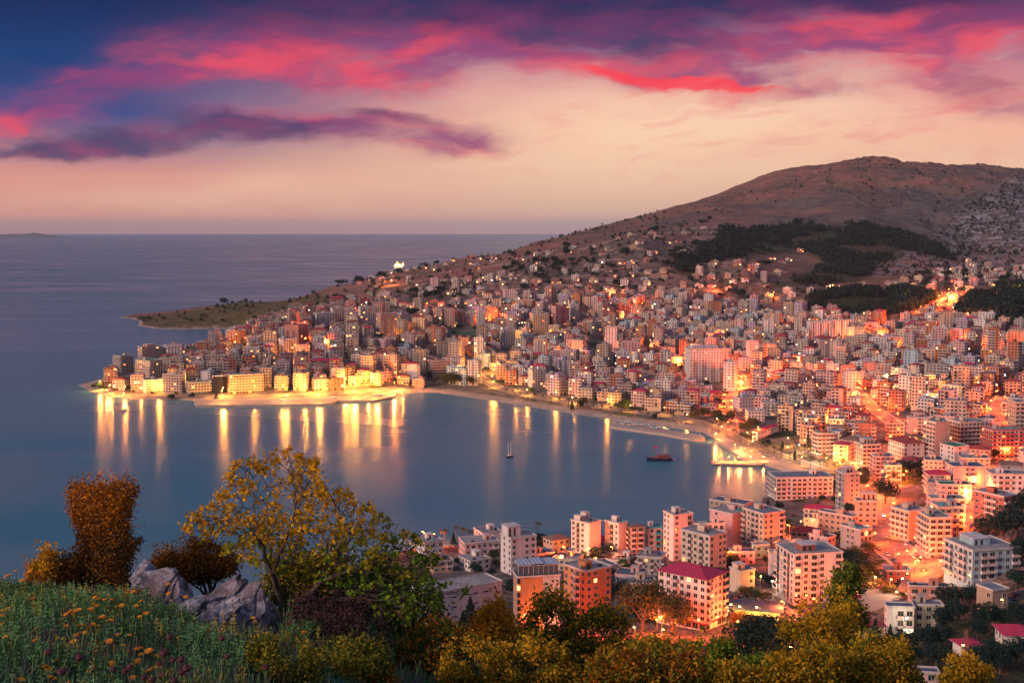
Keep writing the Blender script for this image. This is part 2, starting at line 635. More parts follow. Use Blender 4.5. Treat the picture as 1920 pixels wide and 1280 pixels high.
# ---------------------------------------------------------------- terrain
def attr_mat():
    m, b = new_mat('hillside_ground')
    L = m.node_tree.links
    g = m.node_tree.nodes.new('ShaderNodeNewGeometry')
    pos = E(g.outputs['Position'])
    def at_(n):
        a = m.node_tree.nodes.new('ShaderNodeAttribute'); a.attribute_name = n
        return E(a.outputs['Fac'])
    sp_ = m.node_tree.nodes.new('ShaderNodeSeparateXYZ'); L.new(g.outputs['Normal'], sp_.inputs[0])
    nz = E(sp_.outputs[2])
    n_big = enoise(pos, 0.004, 6, 0.6)
    n_mid = enoise(pos, 0.018, 7, 0.65)
    n_fine = enoise(pos, 0.09, 5, 0.7)
    spk = enoise(pos, 0.32, 3, 0.65)
    band = enoise(pos, 0.009, 8, 0.7, 2.0)
    c = emix(esmooth(n_big, 0.38, 0.62), (0.13, 0.085, 0.055), (0.36, 0.16, 0.105))
    c = emix(esmooth(n_mid, 0.45, 0.62) * 0.75, c, (0.15, 0.125, 0.065))
    c = emix(esmooth(n_fine, 0.52, 0.66) * 0.6, c, (0.30, 0.22, 0.19))
    c = emix(esmooth(band, 0.47, 0.56) * 0.75, c, (0.42, 0.15, 0.11))
    c = emix(esmooth(band, 0.56, 0.64) * 0.85, c, (0.11, 0.085, 0.06))
    c = emix(esmooth(spk, 0.54, 0.60) * esmooth(n_mid, .42, .6) * 0.8, c, (0.055, 0.055, 0.035))
    # grey-green garrigue low down, right slope's shade painted in; bare red earth near crest
    sx_ = m.node_tree.nodes.new('ShaderNodeSeparateXYZ'); L.new(pos.s, sx_.inputs[0])
    flank = esmooth(E(sx_.outputs[2]) + (n_big - 0.5) * 260 - E(sx_.outputs[0]) * 0.16, 190, 60) * esmooth(E(sx_.outputs[2]), 110, 170)
    c = emix(flank * 0.85, c, emix(esmooth(n_mid, .4, .6), (0.065, 0.075, 0.070), (0.155, 0.14, 0.125)))
    # pale limestone: on the rugged spur
    rk = esmooth(enoise(pos, 0.05, 6, 0.75, 1.0), 0.47, 0.60)
    c = emix(rk * at_('rock') , c, (0.40, 0.38, 0.42))
    scrub = esmooth(enoise(pos, 0.11, 3, 0.6), 0.50, 0.56) * esmooth(enoise(pos, 0.012, 3, 0.6), 0.38, 0.62)
    c = emix(scrub * (at_('rock') * 0.55 + 0.4), c, (0.035, 0.043, 0.028))
    # cape meadow
    c = emix(at_('meadow') * 0.85, c, emix(esmooth(n_mid, 0.4, 0.6), (0.085, 0.085, 0.03), (0.15, 0.115, 0.05)))
    # town ground: concrete, earth, gardens
    tg = emix(esmooth(enoise(pos, 0.05, 4, 0.6), 0.4, 0.6), (0.13, 0.12, 0.115), (0.21, 0.175, 0.15))
    tg = emix(esmooth(enoise(pos, 0.03, 4, 0.6), 0.54, 0.62), tg, (0.04, 0.06, 0.025))
    c = emix(at_('town'), c, tg)
    c = emix(at_('grove'), c, (0.035, 0.045, 0.022))
    c = emix(at_('sand'), c, emix(esmooth(n_fine, .3, .7), (0.42, 0.32, 0.25), (0.5, 0.4, 0.32)))
    # terraces cut in the slopes above the town
    cut = esmooth(enoise(pos, 0.02, 4, 0.55, 0.6), 0.56, 0.60) * at_('terrace')
    c = emix(cut * 0.85, c, (0.42, 0.26, 0.19))
    L.new(c.s, b.inputs['Base Color'])
    b.inputs['Roughness'].default_value = 0.95
    b.inputs['Specular IOR Level'].default_value = 0.1
    bn = m.node_tree.nodes.new('ShaderNodeBump')
    bn.inputs['Strength'].default_value = 1.0
    bn.inputs['Distance'].default_value = 16.0
    L.new((n_mid + n_fine * 0.5).s, bn.inputs['Height'])
    L.new(bn.outputs[0], b.inputs['Normal'])
    return m


idx = np.arange(NU * NY).reshape(NY, NU)
q = np.stack([idx[:-1, :-1], idx[:-1, 1:], idx[1:, 1:], idx[1:, :-1]], -1).reshape(-1, 4)
keep = ~((SDIST[q] < -40).all(1))
q = q[keep]
used = np.unique(q)
rm = np.full(NU * NY, -1)
rm[used] = np.arange(len(used))
tv = np.stack([fx_, fy_, H], -1)[used]
terr = mesh_obj('hillside', tv, rm[q].tolist(), attr_mat(), smooth=True)
tag(terr, kind='structure')


def soft(pts, fade, x, y):
    d = seg_dist(x, y, pts)
    return sstep(np.where(inside(x, y, pts), d, -d) / fade + 0.5)


TX, TY = tv[:, 0], tv[:, 1]
TOWN = poly([(165, 722), (215, 700), (300, 680), (360, 672), (440, 640), (560, 602), (640, 590), (700, 582), (860, 575), (1000, 562), (1200, 550), (1400, 552), (1500, 590), (1600, 600), (1700, 590), (1800, 600), (1990, 600), (1990, 900),
             (1960, 1000), (1900, 1090), (1800, 1100), (1700, 1130), (1500, 1180), (1300, 1200), (1000, 1180), (820, 1170), (780, 1060), (830, 1030), (1000, 1018), (1300, 992), (1400, 975), (1436, 930), (1470, 892), (1440, 868), (1340, 812), (1150, 780), (1000, 758), (900, 744), (830, 731), (760, 735), (620, 750), (370, 754), (200, 738)])
SUB = poly([(640, 575), (760, 545), (880, 520), (1000, 490), (1180, 470), (1280, 470), (1400, 500), (1500, 530), (1640, 540), (1760, 510), (1990, 480), (1990, 610), (1700, 600), (1500, 595), (1400, 560), (1000, 570), (760, 590)])
MEAD = poly([(225, 597), (330, 585), (480, 567), (600, 548), (640, 570), (580, 590), (430, 612), (300, 614), (262, 606)])
SPUR = poly([(1600, 520), (1640, 490), (1700, 465), (1760, 440), (1800, 390), (1840, 370), (1990, 330), (1990, 500), (1900, 505), (1760, 520)])
WOOD = poly([(1310, 470), (1350, 430), (1500, 418), (1620, 423), (1700, 436), (1760, 462), (1790, 490), (1700, 470), (1640, 500), (1620, 530), (1500, 535), (1480, 520), (1560, 500), (1500, 470), (1420, 480), (1300, 520), (1250, 500)])
WOODB = poly([(1480, 580), (1500, 560), (1600, 545), (1700, 545), (1760, 560), (1720, 580), (1640, 596), (1560, 592)])
WOODC = poly([(1790, 590), (1830, 545), (1920, 540), (1985, 550), (1985, 620), (1920, 600), (1870, 622), (1840, 600)])
TERR = poly([(620, 545), (760, 505), (900, 480), (1100, 455), (1300, 410), (1380, 425), (1300, 470), (1450, 500), (1450, 560), (1200, 560), (900, 560), (700, 570)])


def set_attr(ob, name, vals):
    a = ob.data.attributes.new(name, 'FLOAT', 'POINT')
    a.data.foreach_set('value', np.asarray(vals, dtype=np.float32))


set_attr(terr, 'town', np.maximum(soft(TOWN, 30, TX, TY), 0.45 * soft(SUB, 80, TX, TY)))
set_attr(terr, 'meadow', soft(MEAD, 40, TX, TY))
set_attr(terr, 'rock', np.maximum(soft(SPUR, 160, TX, TY), 0.15))
set_attr(terr, 'grove', np.maximum.reduce([soft(WOOD, 40, TX, TY) * .8, soft(WOODB, 30, TX, TY), soft(WOODC, 30, TX, TY), (TY < 430) * 0.9]))
sd_u = SDIST[used]
sandy = (1 - sstep((sd_u - 14) / 8)) * (sd_u > -30)
sandy = np.where((TY > 1300) & (TX < 0) | (TY > 820), sandy, 0)
set_attr(terr, 'sand', np.where(TY > 1900, (1 - sstep((sd_u - 6) / 6)) * .9, sandy))
set_attr(terr, 'terrace', soft(TERR, 80, TX, TY))

# ---------------------------------------------------------------- the sea
def sea_mat():
    m, b = new_mat('sea_water')
    L = m.node_tree.links
    g = m.node_tree.nodes.new('ShaderNodeNewGeometry')
    pos = E(g.outputs['Position'])
    sp_ = m.node_tree.nodes.new('ShaderNodeSeparateXYZ'); L.new(pos.s, sp_.inputs[0])
    px_, py_ = E(sp_.outputs[0]), E(sp_.outputs[1])
    sw = enoise(evec(px_ * 0.0016, py_ * 0.0035), 1.0, 5, 0.55, 1.2)       # wind lanes
    b.inputs['Base Color'].default_value = (0.03, 0.06, 0.09, 1)
    c = emix(esmooth(sw, 0.35, 0.65), (0.050, 0.185, 0.250), (0.105, 0.195, 0.245))
    L.new(c.s, b.inputs['Base Color'])
    b.inputs['IOR'].default_value = 1.33
    b.inputs['Specular IOR Level'].default_value = 0.13
    rr = esmooth(sw, 0.35, 0.65, 0.20, 0.30)
    L.new(rr.s, b.inputs['Roughness'])
    rip = enoise(evec(px_ * 0.35, py_ * 0.9), 1.0, 3, 0.6)
    rip2 = enoise(evec(px_ * 0.02, py_ * 0.06), 1.0, 4, 0.6)
    bn = m.node_tree.nodes.new('ShaderNodeBump')
    bn.inputs['Strength'].default_value = 0.2
    bn.inputs['Distance'].default_value = 0.25
    L.new((rip + rip2 * 2.0).s, bn.inputs['Height'])
    L.new(bn.outputs[0], b.inputs['Normal'])
    return m


SEA = sea_mat()
S_ = 60000
sea = mesh_obj('sea', [(-S_, -2000, 0), (S_, -2000, 0), (S_, S_, 0), (-S_, S_, 0)], [(0, 1, 2, 3)], SEA)
tag(sea, kind='structure')
# low island on the horizon
ib = MB()
prof = [(-1.0, 0), (-.7, .35), (-.45, .55), (-.2, .8), (.05, .75), (.3, 1.0), (.5, .7), (.8, .3), (1.0, 0)]
cx, cyy = at(40, 432, 30000)[:2]
for (a, h0), (b2, h1) in zip(prof[:-1], prof[1:]):
    xa, xb = cx + a * 1100, cx + b2 * 1100
    ib.quad((xa, cyy - 500, -5), (xb, cyy - 500, -5), (xb, cyy, h1 * 120 + 5), (xa, cyy, h0 * 120 + 5))
    ib.quad((xb, cyy + 500, -5), (xa, cyy + 500, -5), (xa, cyy, h0 * 120 + 5), (xb, cyy, h1 * 120 + 5))
isl = ib.build('island', plain('island_scrub', (0.12, 0.10, 0.09), 0.9, 0.2, 0.01))
tag(isl, kind='structure')


# ---------------------------------------------------------------- building materials
def wallm(name, col, var=0.10):
    """painted render with rain streaks and patches"""
    m, b = new_mat(name)
    L = m.node_tree.links
    g = m.node_tree.nodes.new('ShaderNodeNewGeometry')
    pos = E(g.outputs['Position'])
    sp_ = m.node_tree.nodes.new('ShaderNodeSeparateXYZ'); L.new(pos.s, sp_.inputs[0])
    x, y, z = (E(sp_.outputs[i]) for i in range(3))
    n1 = enoise(pos, 0.22, 5, 0.65)
    st = enoise(evec(x * 1.3, y * 1.3, z * 0.12), 1.0, 4, 0.6)
    f = esmooth(n1 * 0.5 + st * 0.5, 0.36, 0.62)
    dk = tuple(c * (1 - var * 1.9) for c in col)
    lt = tuple(min(0.9, c * (1 + var * 0.6)) for c in col)
    L.new(emix(f, dk, lt).s, b.inputs['Base Color'])
    b.inputs['Roughness'].default_value = 0.88
    b.inputs['Specular IOR Level'].default_value = 0.2
    return m


WALLS = {
    'white': (0.64, 0.60, 0.57), 'cream': (0.58, 0.47, 0.36), 'pale pink': (0.58, 0.38, 0.37), 'terracotta': (0.42, 0.17, 0.10), 'peach': (0.60, 0.38, 0.27), 'salmon': (0.52, 0.25, 0.20),
    'beige': (0.48, 0.40, 0.33), 'grey': (0.34, 0.32, 0.31), 'light blue': (0.36, 0.50, 0.55), 'orange': (0.55, 0.22, 0.10), 'brick red': (0.36, 0.13, 0.10),
    'green': (0.25, 0.48, 0.36), 'tan': (0.40, 0.30, 0.22), 'yellow': (0.60, 0.46, 0.22), 'lilac': (0.48, 0.38, 0.48), 'black': (0.02, 0.02, 0.03),
}
WM = {k: wallm('wall_' + k.replace(' ', '_'), v) for k, v in WALLS.items()}
CONC = wallm('raw_concrete', (0.30, 0.28, 0.27), 0.18)
ROOFC = wallm('roof_screed', (0.33, 0.31, 0.30), 0.22)
ROOFT = wallm('roof_membrane', (0.20, 0.22, 0.25), 0.20)
ROOFB = wallm('roof_blue_grey', (0.10, 0.14, 0.19), 0.2)
ROOFG = wallm('roof_green', (0.02, 0.22, 0.12), 0.2)
TRIM = wallm('white_trim', (0.56, 0.52, 0.50), 0.14)
BALC = wallm('balcony_render', (0.58, 0.47, 0.45), 0.16)
REDTRIM = wallm('red_trim', (0.42, 0.07, 0.07), 0.1)


def tile_mat(name, a, b2):
    m, b = new_mat(name)
    L = m.node_tree.links
    g = m.node_tree.nodes.new('ShaderNodeNewGeometry')
    pos = E(g.outputs['Position'])
    w = m.node_tree.nodes.new('ShaderNodeTexWave')
    w.inputs['Scale'].default_value = 1.4
    w.inputs['Distortion'].default_value = 1.0
    w.wave_type = 'BANDS'; w.bands_direction = 'Z'
    L.new(pos.s, w.inputs['Vector'])
    f = E(w.outputs['Fac']) * 0.5 + esmooth(enoise(pos, 0.6, 4, 0.6), 0.3, 0.7) * 0.6
    L.new(emix(f, a, b2).s, b.inputs['Base Color'])
    b.inputs['Roughness'].default_value = 0.8
    b.inputs['Specular IOR Level'].default_value = 0.25
    return m


RTILE = tile_mat('red_tiles', (0.19, 0.035, 0.04), (0.34, 0.07, 0.065))
CTILE = tile_mat('crimson_tiles', (0.36, 0.025, 0.065), (0.50, 0.045, 0.10))
DTILE = tile_mat('slate_tiles', (0.05, 0.06, 0.09), (0.09, 0.10, 0.14))
BTILE = tile_mat('brown_tiles', (0.16, 0.09, 0.07), (0.24, 0.14, 0.11))
GLASS = plain('window_glass', (0.02, 0.03, 0.045), 0.12, spec=0.6)
SHUT = plain('shutter', (0.09, 0.075, 0.07), 0.6)
DARK = plain('deep_shade_interior', (0.03, 0.028, 0.03), 0.9)
LITW = plain('lit_window', (0.6, 0.4, 0.2), 0.5, emit=(1.0, 0.52, 0.16), es=2.4)
LITR = plain('lit_window_amber', (0.6, 0.3, 0.1), 0.5, emit=(1.0, 0.27, 0.06), es=2.2)
LITC = plain('lit_window_white', (0.6, 0.6, 0.5), 0.5, emit=(1.0, 0.85, 0.55), es=2.6)
TEAL = plain('teal_tank', (0.03, 0.38, 0.42), 0.5)
METAL = plain('grey_metal', (0.22, 0.23, 0.25), 0.45, metal=0.6)
RAIL = plain('railing', (0.12, 0.10, 0.10), 0.6)
FRAME = plain('window_frame_white', (0.6, 0.58, 0.56), 0.6)
AWN = plain('awning_cloth', (0.35, 0.14, 0.10), 0.9, 0.2)

# slots of every generic wall mesh
# 0 wall, 1 glass, 2 trim, 3 dark, 4 lit warm, 5 lit amber, 6 lit white, 7 shutter
def slots(w, trim=None):
    return [w, GLASS, trim or TRIM, DARK, LITW, LITR, LITC, SHUT]


FL = 3.05


def facade(mb, w, d, floors, r, sides='fblr', bay=3.3, win=True, balc=0.5, lit=0.05, z0=0.0, ww=1.6, wh=1.6, detail=True, emit=None):
    """walls + windows + balconies of a block in local coordinates, one mesh"""
    H_ = floors * FL
    mb.box(-w / 2, w / 2, -d / 2, d / 2, -7, H_, 0, bottom=False)
    e = 0.06
    for s in sides:
        L_ = w if s in 'fb' else d
        n = max(1, int(round(L_ / bay)))
        bw = L_ / n
        kinds = []
        for i in range(n):
            q = r.random()
            kinds.append('B' if q < balc else ('W' if q < 0.93 else '-'))
        def P(t, o, z):
            if s == 'f': return (-w / 2 + t, -d / 2 - o, z)
            if s == 'b': return (w / 2 - t, d / 2 + o, z)
            if s == 'l': return (-w / 2 - o, d / 2 - t, z)
            return (w / 2 + o, -d / 2 + t, z)
        def bx(t0, t1, o0, o1, za, zb, m):
            p, q2 = P(t0, o0, za), P(t1, o1, zb)
            mb.box(min(p[0], q2[0]), max(p[0], q2[0]), min(p[1], q2[1]), max(p[1], q2[1]), za, zb, m)
        for fl in range(floors):
            zb = fl * FL
            for i in range(n):
                tc_ = (i + .5) * bw
                m = 1
                q = r.random()
                if q < lit: m = r.choice([4, 4, 5, 6])
                elif q < 0.3: m = 3
                elif q < 0.42: m = 7
                if kinds[i] == '-': continue
                if emit is not None:
                    k_ = 'B' if (kinds[i] == 'B' and fl > 0) else ('D' if fl == 0 else 'W')
                    if k_ == 'D' and r.random() > .6: continue
                    if emit(k_, P(tc_, 0, zb), s, bw, m): continue
                if kinds[i] == 'B' and (fl > 0):
                    a, b = tc_ - bw * .32, tc_ + bw * .32
                    mb.quad(P(a, e, zb + .1), P(b, e, zb + .1), P(b, e, zb + 2.3), P(a, e, zb + 2.3), m if m != 1 or r.random() < .5 else 3)
                    t0, t1 = tc_ - bw * .47, tc_ + bw * .47
                    if detail:
                        bx(t0, t1, 0.0, 1.25, zb - .16, zb, 2)
                        bx(t0, t1, 1.15, 1.25, zb + .003, zb + .95, 2 if r.random() < .8 else 3)
                    else:
                        bx(t0, t1, 0.0, 1.2, zb - .15, zb + .85, 2)
                elif fl == 0:
                    a, b = tc_ - bw * .36, tc_ + bw * .36
                    if r.random() < .6:
                        mb.quad(P(a, e, zb + .1), P(b, e, zb + .1), P(b, e, zb + 2.4), P(a, e, zb + 2.4), m if r.random() > .25 else r.choice([3, 5, 4]) if lit > .03 else 3)
                elif win:
                    a, b = tc_ - ww / 2, tc_ + ww / 2
                    mb.quad(P(a, e, zb + .95), P(b, e, zb + .95), P(b, e, zb + .95 + wh), P(a, e, zb + .95 + wh), m)
    return H_


def flat_roof(mb, w, d, H_, r, m_roof=0, m_par=1, over=0.0, par=0.7):
    """parapet ring and roof slab"""
    W2, D2 = w / 2 + over, d / 2 + over
    mb.box(-W2, W2, -D2, D2, H_ + .003, H_ + .2, m_par, mt=m_roof)
    t = .22
    z0, z1 = H_ + .203, H_ + par
    mb.box(-W2, W2, -D2, -D2 + t, z0, z1, m_par)
    mb.box(-W2, W2, D2 - t, D2, z0, z1, m_par)
    mb.box(-W2, -W2 + t, -D2 + t + .003, D2 - t - .003, z0, z1, m_par)
    mb.box(W2 - t, W2, -D2 + t + .003, D2 - t - .003, z0, z1, m_par)


def hip_roof(mb, w, d, H_, m=0, over=0.7, rise=None, me=1):
    W2, D2 = w / 2 + over, d / 2 + over
    rise = rise or min(w, d) * 0.2
    z = H_ + .12
    mb.box(-W2 + .05, W2 - .05, -D2 + .05, D2 - .05, H_ + .003, z - .003, me)
    if w > d:
        a, b = (-W2 + D2, 0, z + rise), (W2 - D2, 0, z + rise)
    else:
        a, b = (0, -D2 + W2, z + rise), (0, D2 - W2, z + rise)
    c = [(-W2, -D2, z), (W2, -D2, z), (W2, D2, z), (-W2, D2, z)]
    if w > d:
        mb.quad(c[0], c[1], b, a, m); mb.quad(c[2], c[3], a, b, m); mb.tri(c[1], c[2], b, m); mb.tri(c[3], c[0], a, m)
    else:
        mb.quad(c[1], c[2], b, a, m); mb.quad(c[3], c[0], a, b, m); mb.tri(c[0], c[1], a, m); mb.tri(c[2], c[3], b, m)


def roof_clutter(mb, w, d, H_, r, m_h=1, m_t=2, m_d=3, tanks=None):
    """stair hut, tanks, boxes on a flat roof"""
    z = H_ + .206
    hw, hd = min(w * .3, 3.6), min(d * .35, 4.2)
    x, y = r.uniform(-.25, .25) * w, r.uniform(-.1, .28) * d
    mb.box(x - hw / 2, x + hw / 2, y - hd / 2, y + hd / 2, z, z + 2.5, m_h)
    mb.box(x - hw / 2 - .2, x + hw / 2 + .2, y - hd / 2 - .2, y + hd / 2 + .2, z + 2.503, z + 2.68, m_h)
    mb.box(x - .45, x + .45, y - hd / 2 - .04, y - hd / 2 - .003, z, z + 2.0, m_d)
    hut = mb
    for k in range(r.randint(1, 3)):
        if tanks is not None:
            mb = MB(); tanks.append(mb)
        tx, ty = r.uniform(-.42, .42) * w, r.uniform(-.42, .0) * d
        if abs(tx - x) < hw / 2 + .9 and abs(ty - y) < hd / 2 + .9: continue
        if r.random() < .6:
            mb.tube((tx, ty, z), (tx, ty, z + 1.3), .6, .55, 7, m_t, True)
        else:
            mb.box(tx - .7, tx + .7, ty - .4, ty + .4, z + .3, z + 1.0, m_d)
            mb.box(tx - .6, tx - .5, ty - .05, ty + .05, z, z + .297, m_d); mb.box(tx + .5, tx + .6, ty - .05, ty + .05, z, z + .297, m_d)


# ---------------------------------------------------------------- hero buildings, one by one
HEROES = []          # (bbox px, foot poly, Y, name-phrase)
FOOT = []            # (x, y, radius)


def place_px(pl, pc, pr, py_base, py_top, th, base=None):
    """photograph silhouette (left, near corner, right, base, top) -> size and place of a block on the ground"""
    x, y, z = base if base else land(pc, py_base)
    rng_ = math.hypot(x, y)
    az_ = math.atan2(x, y)
    slant = math.sqrt(x * x + y * y + (EYE - z) ** 2)
    t = R(abs(th))
    near, far = (pc - pl), (pr - pc)
    k = rng_ / FPX / math.cos(az_) * 1.0
    if th >= 0:
        d = max(near, 2) * k / max(math.sin(t), .12)
        w = max(far, 2) * k / math.cos(t)
    else:
        d = max(far, 2) * k / max(math.sin(t), .12)
        w = max(near, 2) * k / math.cos(t)
    h = (py_base - py_top) * slant / FPX * 1.03
    yaw = R(th) - az_
    # near corner is the front-left (th>=0) or the front-right (th<0) corner of the block
    cx_, cy_ = (w / 2, d / 2) if th >= 0 else (-w / 2, d / 2)
    c, s = math.cos(yaw), math.sin(yaw)
    return w, d, h, yaw, (x + c * cx_ - s * cy_, y + s * cx_ + c * cy_, z)


WPROTO = {}


def window_proto(kind, ww, wh):
    """a window in the y-z plane facing -y: frame, pane (and sill)"""
    k = (kind, round(ww, 1), round(wh, 1))
    if k in WPROTO: return WPROTO[k]
    mb = MB()
    t = .09
    a, b = -ww / 2, ww / 2
    pane = {'dark': 3, 'glass': 1, 'lit': 4, 'amber': 5, 'shut': 7}[kind]
    mb.quad((a, -.02, 0), (b, -.02, 0), (b, -.02, wh), (a, -.02, wh), pane)
    mb.box(a - t, b + t, -.10, -.003, wh, wh + t, 2)
    mb.box(a - t, a, -.09, -.003, 0, wh - .002, 2)
    mb.box(b, b + t, -.09, -.003, 0, wh - .002, 2)
    mb.box(-.03, .03, -.07, -.023, 0, wh - .002, 2)
    mb.box(a - t - .05, b + t + .05, -.16, -.003, -.1, -.002, 2)
    me = bpy.data.meshes.new('window')
    me.from_pydata(mb.v, [], mb.f)
    for m in slots(WM['white'], FRAME): me.materials.append(m)
    me.polygons.foreach_set('material_index', mb.m)
    WPROTO[k] = me
    return me


BPROTO = {}


def balcony_proto(bw, kind):
    k = (round(bw, 1), kind)
    if k in BPROTO: return BPROTO[k]
    mb = MB()
    D = 1.35
    mb.box(-bw / 2, bw / 2, -D, -.003, -.18, 0, 0)
    if kind == 'solid':
        mb.box(-bw / 2, bw / 2, -D, -D + .1, .003, .95, 0)
        mb.box(-bw / 2, -bw / 2 + .1, -D + .103, -.003, .003, .95, 0)
        mb.box(bw / 2 - .1, bw / 2, -D + .103, -.003, .003, .95, 0)
    elif kind == 'round':
        n = 8
        pts = [(-bw / 2, 0)] + [(-bw / 2 * math.cos(math.pi * i / n), -D - .45 * math.sin(math.pi * i / n)) for i in range(n + 1)] + [(bw / 2, 0)]
        pts = [(p[0], min(p[1], -.004)) for p in pts][::1]
        mb.prism([(x, y) for x, y in pts[1:-1]] + [(bw / 2, -.004), (-bw / 2, -.004)], -.18, 0, 0, bottom=True)
        for (a, b) in zip(pts[1:-2], pts[2:-1]):
            mb.quad((a[0], a[1], .003), (b[0], b[1], .003), (b[0], b[1], .95), (a[0], a[1], .95), 0)
            mb.quad((b[0], b[1] + .08, .003), (a[0], a[1] + .08, .003), (a[0], a[1] + .08, .95), (b[0], b[1] + .08, .95), 0)
            mb.quad((a[0], a[1], .95), (b[0], b[1], .95), (b[0], b[1] + .08, .95), (a[0], a[1] + .08, .95), 1)
    else:
        mb.box(-bw / 2, bw / 2, -D, -D + .05, .9, .96, 1)
        for i in range(int(bw / .28) + 1):
            x = -bw / 2 + .03 + i * .28
            mb.box(x - .02, x + .02, -D + .01, -D + .04, .003, .898, 1)
    me = bpy.data.meshes.new('balcony')
    me.from_pydata(mb.v, [], mb.f)
    me.materials.append(BALC); me.materials.append(RAIL)
    me.polygons.foreach_set('material_index', mb.m)
    BPROTO[k] = me
    return me


def link_child(name, me, parent, loc, rz=0.0):
    o = bpy.data.objects.new(name, me)
    COL.objects.link(o)
    o.parent = parent
    o.location = loc
    o.rotation_euler = (0, 0, rz)
    return o


def slotlink(o, i, mat):
    o.material_slots[i].link = 'OBJECT'
    o.material_slots[i].material = mat


